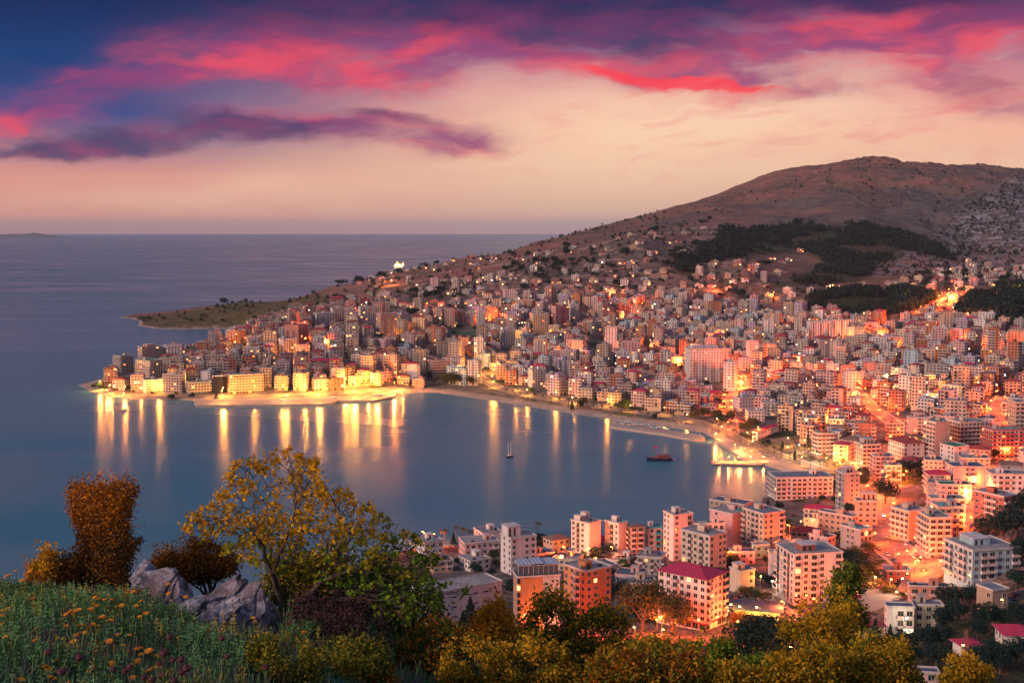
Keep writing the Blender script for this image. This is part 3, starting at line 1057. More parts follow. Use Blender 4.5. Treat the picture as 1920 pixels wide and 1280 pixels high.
def hero(name, label, cat, geo, wall='white', roof='flat', th=20, bay=3.4, balc='solid', front='BWWB', side='WBW', lit=0.03, floors=None, base=None, roofmat=None, trim=None, group=None,
         penthouse=None, shop=None, clutter=True, wh=1.55, ww=1.6, stripes=None, reg=True, pmat=None):
    pl, pc, pr, pb, pt = geo
    r = random.Random(int(pl * 7 + pb))
    w, d, h, yaw, loc = place_px(pl, pc, pr, pb, pt, th, base)
    w = min(w, 60); d = min(d, 45)
    fl = floors or max(1, int(round(h / FL)))
    fh = h / fl
    root = empty(name, loc, yaw)
    tag(root, label, cat, group)
    wm = WM[wall] if isinstance(wall, str) else wall
    mb = MB()
    mb.box(-w / 2, w / 2, -d / 2, d / 2, -8, h, 0, bottom=False)
    tr = trim or TRIM
    for k in range(1, fl):                                   # floor bands
        if stripes:
            z = k * fh
            mb.box(-w / 2 - .07, w / 2 + .07, -d / 2 - .07, d / 2 + .07, z - .25, z + .1, 2)
    mb.build('wall', slots(wm, tr), root)
    nwin = 0
    xb = MB()
    rots = {'f': 0.0, 'l': -math.pi / 2, 'r': math.pi / 2, 'b': math.pi}
    for s, pat in (('f', front), ('r' if th < 0 else 'l', side), ('l' if th < 0 else 'r', side if reg else '')):
        L_ = w if s in 'fb' else d
        n = max(1, int(round(L_ / bay)))
        bw = L_ / n
        if not pat: continue
        for f in range(fl):
            z = f * fh
            for i in range(n):
                c = pat[i % len(pat)]
                if c == '-': continue
                if s == ('l' if th < 0 else 'r') and (c == 'B' or (i % 2)): continue
                t = -L_ / 2 + (i + .5) * bw
                off = {'f': (t, -d / 2), 'l': (-w / 2, -t), 'r': (w / 2, t), 'b': (-t, d / 2)}[s]
                q = r.random()
                kind = 'lit' if q < lit * .6 else 'amber' if q < lit else 'dark' if q < .3 else 'shut' if q < .36 else 'glass'
                if nwin >= 94:
                    cs, sn = math.cos(rots[s]), math.sin(rots[s])
                    a_, z_ = .62, (z + .9, z + 2.2)
                    P_ = [(off[0] + u_ * cs + .06 * sn, off[1] + u_ * sn - .06 * cs, v_) for u_, v_ in ((-a_, z_[0]), (a_, z_[0]), (a_, z_[1]), (-a_, z_[1]))]
                    xb.quad(*P_, {'lit': 4, 'amber': 5, 'shut': 7}.get(kind, 1))
                    continue
                if f == 0 and shop:
                    kind = 'amber' if r.random() < .35 else 'dark'
                    me = window_proto(kind, min(bw * .8, 3), 2.2)
                    o = link_child('shop_window', me, root, (*off, z + .1), rots[s])
                elif c == 'B' and f > 0:
                    me = window_proto(kind if kind != 'glass' else 'dark', min(2.3, bw * .66), 2.15)
                    o = link_child('balcony_door', me, root, (*off, z + .12), rots[s])
                    b = link_child('balcony', balcony_proto(bw * .94 if balc != 'rail' else bw * .9, balc), root, (*off, z), rots[s])
                    if trim: slotlink(b, 0, trim)
                else:
                    me = window_proto(kind, min(ww, bw * .56), wh)
                    o = link_child('window', me, root, (*off, z + .95), rots[s])
                nwin += 1
    if xb.v:
        tag(xb.build('windows', slots(wm), root), kind='stuff')
    if shop:
        sb = MB()
        sb.box(-w / 2 - .5, w / 2 + .5, -d / 2 - .9, -d / 2 - .08, fh - .3, fh - .05, 0)
        sb.box(-w / 2 - .9, -w / 2 - .08, -d / 2 - .5, d / 2 + .5, fh - .3, fh - .05, 0)
        sb.build('awning', [shop], root)
        cb_ = MB(); cb_.box(-w / 2 - .015, w / 2 + .015, -d / 2 - .015, d / 2 + .015, .02, fh - .31, 0, bottom=False)
        cb_.build('shopfront_cladding', [shop], root)
    rb = MB()
    rm_ = roofmat or (ROOFC if r.random() < .6 else ROOFT)
    if roof == 'flat':
        flat_roof(rb, w, d, h, r, 0, 1, over=0.35)
        rb.build('roof', [rm_, tr], root)
        if clutter:
            cb = MB(); tk = []
            roof_clutter(cb, w, d, h, r, 0, 1, 2, tk)
            sm_ = [wm, TEAL if r.random() < .5 else METAL, DARK]
            cb.build('stair_hut', sm_, root)
            for t_ in tk:
                if t_.v: t_.build('water_tank', sm_, root)
    elif roof == 'hip':
        hip_roof(rb, w, d, h, 0, over=1.0)
        rb.build('roof', [rm_, tr], root)
    if penthouse:
        sx, sy, hh, ox, oy = penthouse
        pb_ = MB()
        W2, D2 = w * sx / 2, d * sy / 2
        X, Y = ox * w, oy * d
        pb_.box(X - W2, X + W2, Y - D2, Y + D2, h + .21, h + hh, 0)
        pb_.box(X - W2 - .3, X + W2 + .3, Y - D2 - .3, Y + D2 + .3, h + hh + .003, h + hh + .25, 1)
        for k in range(max(1, int(W2 * 2 / 2.5))):
            xx = X - W2 + 1.2 + k * 2.5
            if xx + .6 < X + W2:
                pb_.quad((xx - .5, Y - D2 - .03, h + .4), (xx + .5, Y - D2 - .03, h + .4), (xx + .5, Y - D2 - .03, h + hh - .6), (xx - .5, Y - D2 - .03, h + hh - .6), 2)
        pb_.build('penthouse', [pmat if pmat else wm if isinstance(wall, str) else WM['white'], tr, DARK], root)
    HEROES.append(((min(pl, pr), pt, max(pl, pr), pb), loc[1], label))
    FOOT.append((loc[0], loc[1], math.hypot(w, d) / 2 * .82))
    return root, w, d, h


HERO_ROWS = [
    ('apartment_hotel', 'seven-storey white hotel block under a crimson hipped roof with lit shops below', 'hotel', (1232,1323,1360,1183,1092), 60, 'white', 'hip', 'BWWWB', 'WWBWW', 'solid', dict(roofmat=CTILE,shop=REDTRIM,floors=7,bay=3.0)),
    ('apartment_block', 'eight-storey white apartment block with curved balconies and a brick penthouse', 'apartment block', (1455,1487,1573,1135,1046), 24, 'white', 'flat', 'BWBW-', 'BWB', 'round', dict(penthouse=(.3,.4,2.8,-.1,-.05),pmat=WM['brick red'],clutter=False,floors=8)),
    ('apartment_block', 'cream block with small square windows, directly behind the crimson-roofed hotel', 'apartment block', (1276,1330,1361,1092,1010), 50, 'cream', 'flat', 'W-W', 'WBWB', 'solid', dict()),
    ('apartment_block', 'tall white block with a stack of dark little balconies above the cream block', 'apartment block', (1243,1262,1298,1052,970), 30, 'white', 'flat', 'W-B', 'WW-W', 'rail', dict()),
    ('apartment_block', 'long white balconied wing joined behind the tall white block', 'apartment block', (1300,1303,1357,1050,985), 14, 'white', 'flat', 'BBWB', 'BW', 'rail', dict()),
    ('apartment_block', 'plain pale pink block with a blank side wall near the water', 'apartment block', (1330,1372,1402,1030,968), 50, 'pale pink', 'flat', '--W-', '-W--', 'solid', dict(roofmat=ROOFC)),
    ('apartment_block', 'cream and pink corner block with white balconies beside a dark conifer', 'apartment block', (1392,1430,1468,1038,968), 40, 'cream', 'flat', 'WW-B', 'BWB', 'solid', dict()),
    ('apartment_block', 'broad white terrace block with teal rooftop rail beside the inner beach', 'apartment block', (1440,1455,1556,938,898), 16, 'white', 'flat', 'BBWB', 'BBB', 'solid', dict()),
    ('low_house', "low dark-roofed house standing right at the water's edge", 'house', (1331,1394,1411,968,948), 62, 'tan', 'flat', 'WWW', 'WWW', 'solid', dict(roofmat=ROOFB)),
    ('apartment_block', 'tan block with rows of small windows and a wavy white canopy on top', 'apartment block', (1538,1598,1607,1012,972), 62, 'tan', 'flat', 'WW', 'WWWW', 'solid', dict(roofmat=ROOFB)),
    ('apartment_block', 'tall grey stepped tower beside the red-lit avenue trees', 'apartment block', (1567,1582,1608,962,893), 30, 'grey', 'flat', '-WW', 'WB', 'solid', dict(penthouse=(.6,.6,3,0,0))),
    ('apartment_block', 'peach block with dark top terrace at the left edge of the lit avenue', 'apartment block', (1602,1607,1641,992,943), 12, 'peach', 'flat', 'WWW', 'WW', 'solid', dict(roofmat=ROOFB,penthouse=(.7,.6,4,.1,.1))),
    ('apartment_block', 'weathered grey block with stacked loggias below the peach block', 'apartment block', (1578,1612,1632,1040,998), 48, 'grey', 'flat', 'BB', '-WW', 'rail', dict()),
    ('low_house', 'small pink house with a dark roof right of the brick-penthouse block', 'house', (1519,1552,1565,1033,1010), 58, 'pale pink', 'flat', 'WW', 'WWB', 'solid', dict(roofmat=DTILE)),
    ('low_house', 'low pink house below the dark conifer among the cream blocks', 'house', (1367,1372,1414,1060,1037), 12, 'pale pink', 'flat', 'WBW', 'W', 'solid', dict()),
    ('low_house', 'small turquoise house with a grey roof beside the low pink house', 'house', (1409,1416,1441,1047,1024), 20, 'green', 'flat', 'WW', 'W', 'solid', dict(clutter=False)),
    ('modern_villa', 'small cube-shaped white villa with a yellow strip of wall', 'villa', (1368,1388,1414,1112,1074), 38, 'cream', 'flat', '-W-', '--', 'solid', dict(roofmat=ROOFT,penthouse=(.5,.5,2.6,-.2,.1),clutter=False)),
    ('low_house', 'plain white house tucked against the left of the balconied white block', 'house', (1440,1443,1466,1080,1037), 12, 'white', 'flat', '--', '-', 'solid', dict(clutter=False)),
    ('apartment_block', 'stepped block with wrapped balconies at the fork of the red-lit avenues', 'apartment block', (1673,1703,1731,1015,964), 46, 'beige', 'flat', '-', 'BBBB', 'solid', dict(roofmat=ROOFC)),
    ('apartment_block', 'long apartment slab with a pink stripe facing the fork of the avenues', 'apartment block', (1722,1741,1776,1049,978), 22, 'beige', 'flat', 'BBB', 'BBB', 'solid', dict(roofmat=ROOFC)),
    ('apartment_block', 'tall beige rear block stepping up directly behind the pink-striped slab', 'apartment block', (1744,1759,1800,1022,958), 22, 'beige', 'flat', 'BBWB', 'BB', 'solid', dict(roofmat=ROOFC)),
    ('apartment_block', 'terraced pink block with crimson awnings behind the pink-striped slab', 'apartment block', (1737,1745,1800,985,940), 14, 'pale pink', 'flat', 'BWBW', 'WB', 'solid', dict(roofmat=ROOFC)),
    ('apartment_block', 'upper terraced block with a green roof patch beside the right avenue', 'apartment block', (1755,1762,1812,948,912), 14, 'pale pink', 'flat', 'WBBW', 'WB', 'solid', dict(roofmat=ROOFG)),
    ('apartment_hotel', 'large light blue hotel block with long balconies and a rooftop room', 'hotel', (1776,1822,1895,1103,1040), 34, 'light blue', 'flat', 'WBBW', 'BBW', 'solid', dict(penthouse=(.35,.5,3,-.1,.1),clutter=False)),
    ('apartment_block', 'brick red block with white balconies by the dark pines', 'apartment block', (1834,1880,1903,992,938), 52, 'brick red', 'flat', 'BW', 'WWBB', 'solid', dict(roofmat=ROOFC)),
    ('apartment_block', 'white block with striped roof mats above the brick red block', 'apartment block', (1848,1858,1916,930,893), 15, 'white', 'flat', 'WBBW', 'W', 'solid', dict()),
    ('apartment_block', 'wide pale pink block with a sloping roof edge above the terraced rows', 'apartment block', (1773,1787,1838,922,880), 20, 'pale pink', 'flat', '--WB', 'W', 'solid', dict(roofmat=ROOFB)),
    ('apartment_block', 'white block under a bright green flat roof', 'apartment block', (1765,1788,1811,888,843), 40, 'white', 'flat', '-W-', 'W-W', 'solid', dict(roofmat=ROOFG,clutter=False)),
    ('low_house', 'peach house with a flat terrace just below the green-roofed block', 'house', (1795,1803,1847,890,862), 14, 'peach', 'flat', 'WWWW', 'W', 'solid', dict()),
    ('apartment_block', 'tall beige tower with a fan of balconies on its left side', 'apartment block', (1733,1753,1776,858,798), 38, 'beige', 'flat', '--', 'BBB', 'solid', dict()),
    ('apartment_block', 'cream block ringed by orange-lit balcony bands right of the beige tower', 'apartment block', (1778,1799,1843,845,797), 32, 'cream', 'flat', 'BBBB', 'BBB', 'solid', dict(stripes=1)),
    ('apartment_block', 'pink block with two crimson vertical stripes at the right', 'apartment block', (1843,1860,1913,860,812), 28, 'pale pink', 'flat', 'BWBB', 'BB', 'solid', dict(trim=REDTRIM,stripes=1)),
    ('apartment_block', 'tall orange-lit slab cut by the right edge of the view', 'apartment block', (1890,1901,1950,850,764), 20, 'peach', 'flat', 'BBB', 'WW', 'solid', dict()),
    ('apartment_block', 'white house-like block with a small crimson roof by the bend of the street', 'apartment block', (1668,1694,1728,864,834), 30, 'white', 'hip', 'W-W', 'WW', 'solid', dict(roofmat=RTILE)),
    ('apartment_block', 'narrow tall tower with a black rooftop terrace near the bright square', 'apartment block', (1603,1616,1646,888,838), 26, 'beige', 'flat', 'BB', 'WW', 'solid', dict(roofmat=ROOFB,penthouse=(.6,.6,3.4,0,.1))),
    ('apartment_block', 'salmon block with glowing orange balcony bands above the avenue', 'apartment block', (1632,1641,1673,903,860), 18, 'salmon', 'flat', 'BBB', 'BW', 'solid', dict(stripes=1)),
    ('apartment_block', 'slim grey-pink block wedged right of the salmon balcony block', 'apartment block', (1656,1661,1686,908,876), 14, 'pale pink', 'flat', 'BW', 'W', 'solid', dict()),
    ('round_tower_block', 'red and white striped tower by the brightly lit park', 'apartment block', (1524,1533,1567,859,816), 24, 'brick red', 'flat', 'BWB', 'BB', 'solid', dict(stripes=1)),
    ('apartment_block', 'brown block with a rounded roof crown on the bend of the bright street', 'apartment block', (1660,1666,1691,828,797), 24, 'salmon', 'flat', 'BB', 'WB', 'solid', dict(roofmat=BTILE)),
    ('apartment_block', 'wide pale block with a blank wall above the bend of the street', 'apartment block', (1700,1704,1738,815,786), 12, 'pale pink', 'flat', '--BB', 'W', 'solid', dict()),
    ('tower_block', 'big cream-white tower of twelve storeys standing alone in the town centre', 'apartment tower', (1283,1293,1352,718,657), 14, 'white', 'flat', 'WBWWBW', 'BW', 'solid', dict(floors=13,roofmat=ROOFB,penthouse=(.8,.7,2.4,0,0),clutter=False,lit=.02)),
    ('apartment_block', 'left half of the long white block row on the upper slope', 'apartment block', (1512,1518,1556,638,606), 12, 'white', 'flat', 'WBW', 'W', 'rail', dict(floors=8)),
    ('apartment_block', 'right half of the long white block row on the upper slope', 'apartment block', (1556,1561,1596,636,603), 12, 'white', 'flat', 'BWW', 'W', 'rail', dict(floors=9)),
    ('apartment_block', 'white block with a dark grid of windows halfway up the right slope', 'apartment block', (1580,1585,1602,737,700), 14, 'white', 'flat', 'WWW', 'W', 'solid', dict()),
    ('apartment_block', 'pinkish tower with a crimson roof below the long white row', 'apartment block', (1531,1536,1563,668,637), 14, 'pale pink', 'hip', 'WWB', 'W', 'solid', dict(roofmat=RTILE)),
    ('low_house', 'pink and orange house with jagged dark roofs above the pines', 'house', (1702,1706,1768,1130,1102), 12, 'salmon', 'flat', 'BWBW', 'W', 'solid', dict(roofmat=DTILE)),
    ('modern_villa', 'white villa with curved balconies and one brightly lit room', 'villa', (1658,1663,1707,1192,1142), 12, 'white', 'flat', '-BB', 'W', 'round', dict(roofmat=ROOFB,clutter=False)),
    ('low_house', 'grey unfinished-looking house joined right of the lit villa', 'house', (1708,1714,1760,1180,1138), 14, 'beige', 'flat', 'WWW', 'W', 'solid', dict(roofmat=ROOFT)),
    ('low_house', 'cream house with a red tiled roof left of the lit villa', 'house', (1595,1602,1652,1212,1176), 14, 'cream', 'hip', 'WW', 'W', 'solid', dict(roofmat=RTILE)),
    ('low_house', 'plain tan cube house by the parked cars on the slope', 'house', (1835,1860,1884,1146,1112), 42, 'tan', 'flat', '-W-', '-W', 'solid', dict(clutter=False)),
    ('cottage', 'small white cottage with a crimson roof and a round water tank', 'cottage', (1788,1802,1832,1230,1212), 30, 'white', 'hip', 'W', '-', 'solid', dict(roofmat=CTILE)),
    ('cottage', 'white cottage with a crimson roof cut by the right edge of the view', 'cottage', (1868,1884,1935,1210,1192), 18, 'white', 'hip', '-W-', 'W', 'solid', dict(roofmat=CTILE)),
    ('manor_house', 'pink manor house with slate mansard roof at the bottom edge', 'house', (1702,1706,1752,1300,1264), 10, 'pale pink', 'flat', 'WWWW', 'W', 'solid', dict(roofmat=DTILE,clutter=False)),
    ('low_house', 'crimson-walled small building beside the glowing road junction', 'house', (1655,1662,1702,1094,1072), 12, 'brick red', 'flat', 'WWW', 'W', 'solid', dict()),
    ('warehouse', 'long pale warehouse with slit windows and a flat roof behind the fig tree', 'warehouse', (770,800,949,1172,1118), 28, 'white', 'flat', 'W-W-W', '-', 'solid', dict(roofmat=ROOFC,clutter=False,floors=3,wh=.7,ww=2.4,bay=5,lit=0)),
    ('apartment_block', 'orange-brown brick block with a striped glass rooftop pavilion', 'apartment block', (962,971,1052,1187,1087), 11, 'orange', 'flat', '---WW', 'WW', 'solid', dict(clutter=False)),
    ('apartment_block', 'bright orange block with a recessed stair column', 'apartment block', (1055,1098,1147,1168,1076), 40, 'orange', 'flat', 'WW-W', 'WWB', 'solid', dict(roofmat=ROOFC)),
    ('apartment_block', 'white block with a raised tower room near the shore', 'apartment block', (938,958,1007,1078,1012), 24, 'white', 'flat', 'W-W', '-W', 'solid', dict(penthouse=(.5,.6,5,-.25,.1),clutter=False)),
    ('low_house', 'small tan house stepped against the white block with the tower room', 'house', (975,990,1040,1068,1042), 24, 'tan', 'flat', 'WW-W', 'W', 'solid', dict()),
    ('villa', 'white villa with a rounded roof and a dark tall window by the sea', 'villa', (888,905,941,1022,1001), 22, 'white', 'flat', '-W-', 'W', 'solid', dict()),
    ('low_house', 'long low pale house below the white seaside villa', 'house', (860,872,937,1042,1020), 14, 'pale pink', 'flat', 'WBWW', 'W', 'solid', dict()),
    ('low_house', 'peach unfinished house with open dark bays behind the fig tree leaves', 'house', (800,812,850,1075,1055), 18, 'peach', 'flat', 'WWB', 'W', 'solid', dict(roofmat=BTILE)),
    ('low_house', 'low white house with a cluttered roof among dark trees', 'house', (860,882,920,1072,1054), 28, 'white', 'flat', 'WWW', 'W', 'solid', dict()),
    ('low_house', 'white house with a pink-lit terrace at the left end of the shore', 'house', (780,796,832,1042,1019), 22, 'white', 'flat', 'WWW', 'W', 'solid', dict()),
    ('apartment_block', 'orange-lit hexagonal house with a brown roof by the water', 'house', (1018,1036,1070,1038,1014), 34, 'peach', 'hip', 'WWW', 'WW', 'solid', dict(roofmat=BTILE)),
    ('apartment_block', 'white tower with a blank sunset-facing wall and a roof cube', 'apartment block', (1070,1105,1127,1042,984), 50, 'white', 'flat', '--', 'WBW-', 'rail', dict(penthouse=(.3,.3,4,.2,.2))),
    ('apartment_block', 'white tower with a zigzag of small balconies next to a peach tower', 'apartment block', (1133,1160,1176,1039,984), 48, 'white', 'flat', '--', '-BW', 'rail', dict()),
    ('apartment_block', 'peach tower with curved balconies and a brown roof at the shore', 'apartment block', (1176,1182,1208,1039,990), 18, 'peach', 'hip', 'BBB', 'B', 'round', dict(roofmat=BTILE)),
    ('apartment_block', 'narrow white block with coloured shutters right of the peach tower', 'apartment block', (1210,1215,1241,1036,992), 16, 'white', 'flat', 'WBW', 'W', 'solid', dict(trim=TEAL)),
    ('low_house', 'low white hall with a blue-grey roof and a bright lamp on its wall', 'house', (1097,1120,1158,1082,1065), 30, 'white', 'flat', '-', 'W', 'solid', dict(roofmat=ROOFB,clutter=False)),
    ('low_house', 'row of low cluttered grey roofs left of the crimson-roofed hotel', 'house', (1153,1160,1232,1122,1096), 10, 'beige', 'flat', 'WWBW', 'W', 'solid', dict()),
    ('apartment_block', 'balconied block at the outer left end of the headland', 'apartment block', (215,227,248,705,671), 34, 'beige', 'flat', 'BB', 'BBB', 'solid', dict()),
    ('apartment_block', 'stepped peach tower standing highest on the headland tip', 'apartment block', (260,267,300,690,654), 18, 'peach', 'flat', 'BWB', 'WB', 'solid', dict(penthouse=(.4,.5,3,0,0))),
    ('apartment_block', 'cream tower with a dark green rounded roof on the headland', 'apartment block', (258,282,303,716,680), 42, 'cream', 'flat', 'WWB', 'BB', 'solid', dict(roofmat=ROOFG)),
    ('apartment_block', 'low white arcaded block on the headland beach', 'apartment block', (268,273,310,738,715), 12, 'white', 'flat', 'WBWB', 'W', 'solid', dict()),
    ('apartment_block', 'big beige block with a grid facade on the headland front', 'apartment block', (309,341,347,738,706), 62, 'beige', 'flat', 'W', 'BBBB', 'solid', dict()),
    ('apartment_hotel', 'pale blue glazed hotel on the headland front', 'hotel', (350,354,395,739,719), 10, 'light blue', 'flat', 'BBBB', 'B', 'solid', dict()),
    ('office_block', 'black cladded cube building on the headland front', 'office building', (401,418,425,738,708), 60, 'black', 'flat', '-', '-', 'solid', dict(clutter=False)),
    ('apartment_hotel', 'long pink hotel with red ground floor facing the quay', 'hotel', (427,431,491,739,706), 8, 'salmon', 'flat', 'BBBBB', 'B', 'solid', dict(shop=REDTRIM)),
    ('apartment_block', 'tall red and pink tower in the middle of the headland town', 'apartment block', (535,560,579,652,612), 44, 'salmon', 'flat', 'BWB', 'WBW', 'solid', dict(stripes=1,trim=REDTRIM)),
    ('apartment_block', 'orange-lit slab on the seaward edge of the headland town', 'apartment block', (427,441,461,650,622), 36, 'orange', 'flat', 'WB', 'B-', 'solid', dict()),
    ('apartment_block', 'tall pink striped tower at the root of the headland', 'apartment block', (706,714,744,632,590), 22, 'salmon', 'flat', 'BWB', 'BB', 'solid', dict(stripes=1)),
    ('apartment_block', 'white tower behind the pink striped tower', 'apartment block', (672,676,712,614,578), 12, 'white', 'flat', 'BBW', 'W', 'solid', dict()),
    ('apartment_block', 'white balconied slab left of centre in the headland town', 'apartment block', (523,532,559,664,638), 22, 'white', 'flat', 'BWB', 'W', 'solid', dict()),
    ('apartment_block', 'pale square tower near the green cape meadow', 'apartment block', (620,624,644,602,580), 12, 'white', 'flat', 'WB', 'W', 'solid', dict()),
    ('apartment_block', 'wide terraced white block between the headland and cape meadow', 'apartment block', (588,594,626,610,589), 14, 'white', 'flat', 'BWBW', 'W', 'solid', dict()),
    ('tower_block', 'grey-cream tower block in the middle of the town', 'apartment tower', (993,1000,1029,628,590), 16, 'cream', 'flat', 'BWB', 'W', 'solid', dict()),
    ('tower_block', 'pink-banded tower block just right of the grey-cream tower', 'apartment tower', (1034,1042,1067,615,576), 22, 'pale pink', 'flat', 'BWB', 'B', 'solid', dict(trim=REDTRIM,stripes=1)),
    ('apartment_block', 'pale tower attached behind the pink-banded tower', 'apartment block', (1067,1070,1086,606,572), 12, 'white', 'flat', 'WB', 'W', 'solid', dict()),
    ('apartment_block', 'white slab left of the stadium side street with dark balconies', 'apartment block', (938,944,966,652,620), 16, 'white', 'flat', 'BWB', 'W', 'solid', dict()),
    ('apartment_block', 'white seafront tower behind the middle of the beach', 'apartment block', (990,998,1023,728,695), 20, 'white', 'flat', 'BWB', 'WW', 'solid', dict()),
    ('apartment_block', 'slim white block above the beach in the old centre', 'apartment block', (1048,1053,1072,706,677), 16, 'white', 'flat', '-B', 'W', 'rail', dict()),
    ('apartment_block', 'stepped pink hotel with long balconies over the west beach', 'apartment block', (806,812,842,708,678), 14, 'salmon', 'flat', 'BBBB', 'B', 'solid', dict()),
    ('office_block', 'office block with dark blue glass and white frames', 'office building', (1374,1386,1412,772,748), 30, 'light blue', 'flat', 'WWWW', 'WWW', 'solid', dict()),
    ('office_block', 'low white office with long window bands by the seafront trees', 'office building', (1397,1402,1432,790,772), 12, 'white', 'flat', 'WWWW', 'W', 'solid', dict()),
    ('sheltered_hall', 'long white hall with a crimson tiled roof along the promenade', 'hall', (1404,1414,1466,828,812), -24, 'white', 'hip', 'WWWW', 'W', 'solid', dict(roofmat=CTILE,bay=5)),
    ('apartment_block', 'white block with a grid of balconies behind the seafront trees', 'apartment block', (1425,1430,1458,780,757), 12, 'white', 'flat', 'BWB', 'W', 'solid', dict()),
    ('concrete_frame', 'dark-faced block under construction with open floors', 'building', (1103,1110,1127,637,604), 26, 'grey', 'flat', 'BB', 'BB', 'rail', dict()),
]
for (n_, lab_, cat_, geo_, th_, wall_, roof_, fr_, sd_, ba_, ex_) in HERO_ROWS:
    hero(n_, lab_, cat_, geo_, wall=wall_, roof=roof_, th=th_, balc=ba_, front=fr_, side=sd_, **ex_)


# ---------------------------------------------------------------- streets, quays, piers
ASPH = plain('asphalt', (0.17, 0.14, 0.13), 0.8, 0.25, 0.15)
PAVE = plain('paving', (0.34, 0.28, 0.24), 0.85, 0.15, 0.3)
QUAY = plain('quay_stone', (0.42, 0.33, 0.27), 0.85, 0.15, 0.2)
PAINT = plain('road_paint', (0.7, 0.68, 0.62), 0.7)
GRASSM = plain('pitch_grass', (0.04, 0.10, 0.05), 0.95, 0.2, 0.1)
TRACK = plain('running_track', (0.22, 0.12, 0.10), 0.9, 0.1)

ROADS = {   # name -> (pixels along the street, width m, lamp colour, lamp step m, power)
    'left_avenue': ([(1722, 1068), (1700, 1048), (1668, 1025), (1652, 998), (1650, 965), (1652, 938), (1640, 912), (1622, 893), (1612, 870)], 15, 'r', 23, 1.0),
    'right_avenue': ([(1735, 1080), (1772, 1056), (1795, 1022), (1808, 990), (1822, 962), (1836, 930), (1850, 905), (1868, 872)], 11, 'r', 20, 1.0),
    'upper_street': ([(1596, 725), (1618, 748), (1650, 775), (1672, 792), (1694, 808), (1690, 828), (1662, 840), (1640, 852), (1612, 862), (1590, 872)], 11, 'r', 26, 1.0),
    'back_street': ([(1728, 862), (1716, 838), (1702, 818)], 8, 'o', 24, .9),
    'far_right_street': ([(1905, 870), (1890, 830), (1880, 800), (1862, 775), (1880, 745)], 10, 'r', 28, 1.0),
    'promenade': ([(1600, 905), (1585, 892), (1550, 884), (1510, 872), (1460, 855), (1410, 838), (1372, 818), (1340, 800), (1270, 784), (1190, 772), (1100, 760), (1010, 745), (940, 730), (905, 712), (880, 690)], 11, 'y', 34, .9),
    'west_quay_road': ([(200, 735), (260, 742), (320, 744), (380, 744), (440, 744), (520, 744), (600, 740), (660, 735), (720, 730), (770, 728)], 9, 'y', 95, .6),
    'square_street': ([(1482, 1165), (1462, 1145), (1445, 1125), (1425, 1110)], 7, 'o', 0, 1),
    'junction_street': ([(1722, 1068), (1715, 1100), (1690, 1120), (1640, 1128)], 9, 'o', 0, 1),
    'west_town_street': ([(880, 690), (872, 672), (850, 655), (800, 640), (740, 640)], 9, 'y', 60, .7),
    'middle_street': ([(1375, 815), (1368, 780), (1360, 752), (1400, 725), (1480, 705), (1560, 712), (1596, 725)], 9, 'r', 40, 1.0),
    'north_street': ([(1400, 725), (1380, 690), (1300, 672), (1200, 662), (1120, 668), (1040, 680)], 8, 'r', 52, .9),
    'hill_road': ([(1600, 640), (1660, 622), (1700, 600), (1740, 580), (1775, 560), (1790, 545)], 9, 'r', 32, 1.1),
    'slope_road': ([(1160, 612), (1190, 590), (1220, 565), (1260, 545)], 7, 'r', 60, .9),
    'slope_street': ([(1780, 640), (1840, 655), (1900, 668)], 8, 'r', 50, 1.0),
}
ROADW = {}


def densify(pts, step=5.0):
    o = []
    for (x0, y0), (x1, y1) in zip(pts[:-1], pts[1:]):
        n = max(1, int(math.hypot(x1 - x0, y1 - y0) / step))
        for i in range(n):
            o.append((x0 + (x1 - x0) * i / n, y0 + (y1 - y0) * i / n))
    o.append(pts[-1])
    return o


def smoothline(pts, it=2):
    for _ in range(it):
        q = [pts[0]]
        for a, b in zip(pts[:-1], pts[1:]):
            q.append((a[0] * .75 + b[0] * .25, a[1] * .75 + b[1] * .25))
            q.append((a[0] * .25 + b[0] * .75, a[1] * .25 + b[1] * .75))
        q.append(pts[-1])
        pts = q
    return pts


def strip(name, line, half, mat, dz, across=5):
    mb = MB()
    rows_ = []
    for i, (x, y) in enumerate(line):
        a = line[max(0, i - 1)]
        b = line[min(len(line) - 1, i + 1)]
        dx_, dy_ = b[0] - a[0], b[1] - a[1]
        L_ = math.hypot(dx_, dy_) or 1
        nx, ny = -dy_ / L_, dx_ / L_
        row = []
        for k in range(across):
            t = (k / (across - 1) * 2 - 1) * half
            X, Y = x + nx * t, y + ny * t
            row.append((X, Y, max(ground(X, Y), 1.0) + dz))
        rows_.append(row)
    for r0, r1 in zip(rows_[:-1], rows_[1:]):
        for k in range(across - 1):
            mb.quad(r0[k], r0[k + 1], r1[k + 1], r1[k], 0)
    return mb.build(name, mat, smooth=True)


for nm, (pp, wd, colr, stp, pw) in ROADS.items():
    ln = smoothline([land(*p)[:2] for p in pp])
    ln = densify(ln, 5)
    ROADW[nm] = (ln, wd, colr, stp, pw)
    tag(strip('pavement', ln, wd / 2 + 1.8, PAVE, 0.30), kind='structure')
    tag(strip('road', ln, wd / 2, ASPH, 0.42), kind='structure')
ROADPTS = np.array([(x, y, w / 2) for ln, w, *_ in ROADW.values() for x, y in ln])


def slab(name, pts_px, z0, z1, mat, kind='structure', world=False):
    pts = pts_px if world else [onplane(px, py, z1) for px, py in pts_px]
    a = sum(pts[i][0] * pts[(i + 1) % len(pts)][1] - pts[(i + 1) % len(pts)][0] * pts[i][1] for i in range(len(pts)))
    if a < 0: pts = pts[::-1]
    mb = MB()
    mb.prism(pts, z0, z1, 0)
    o = mb.build(name, mat)
    return tag(o, kind=kind)


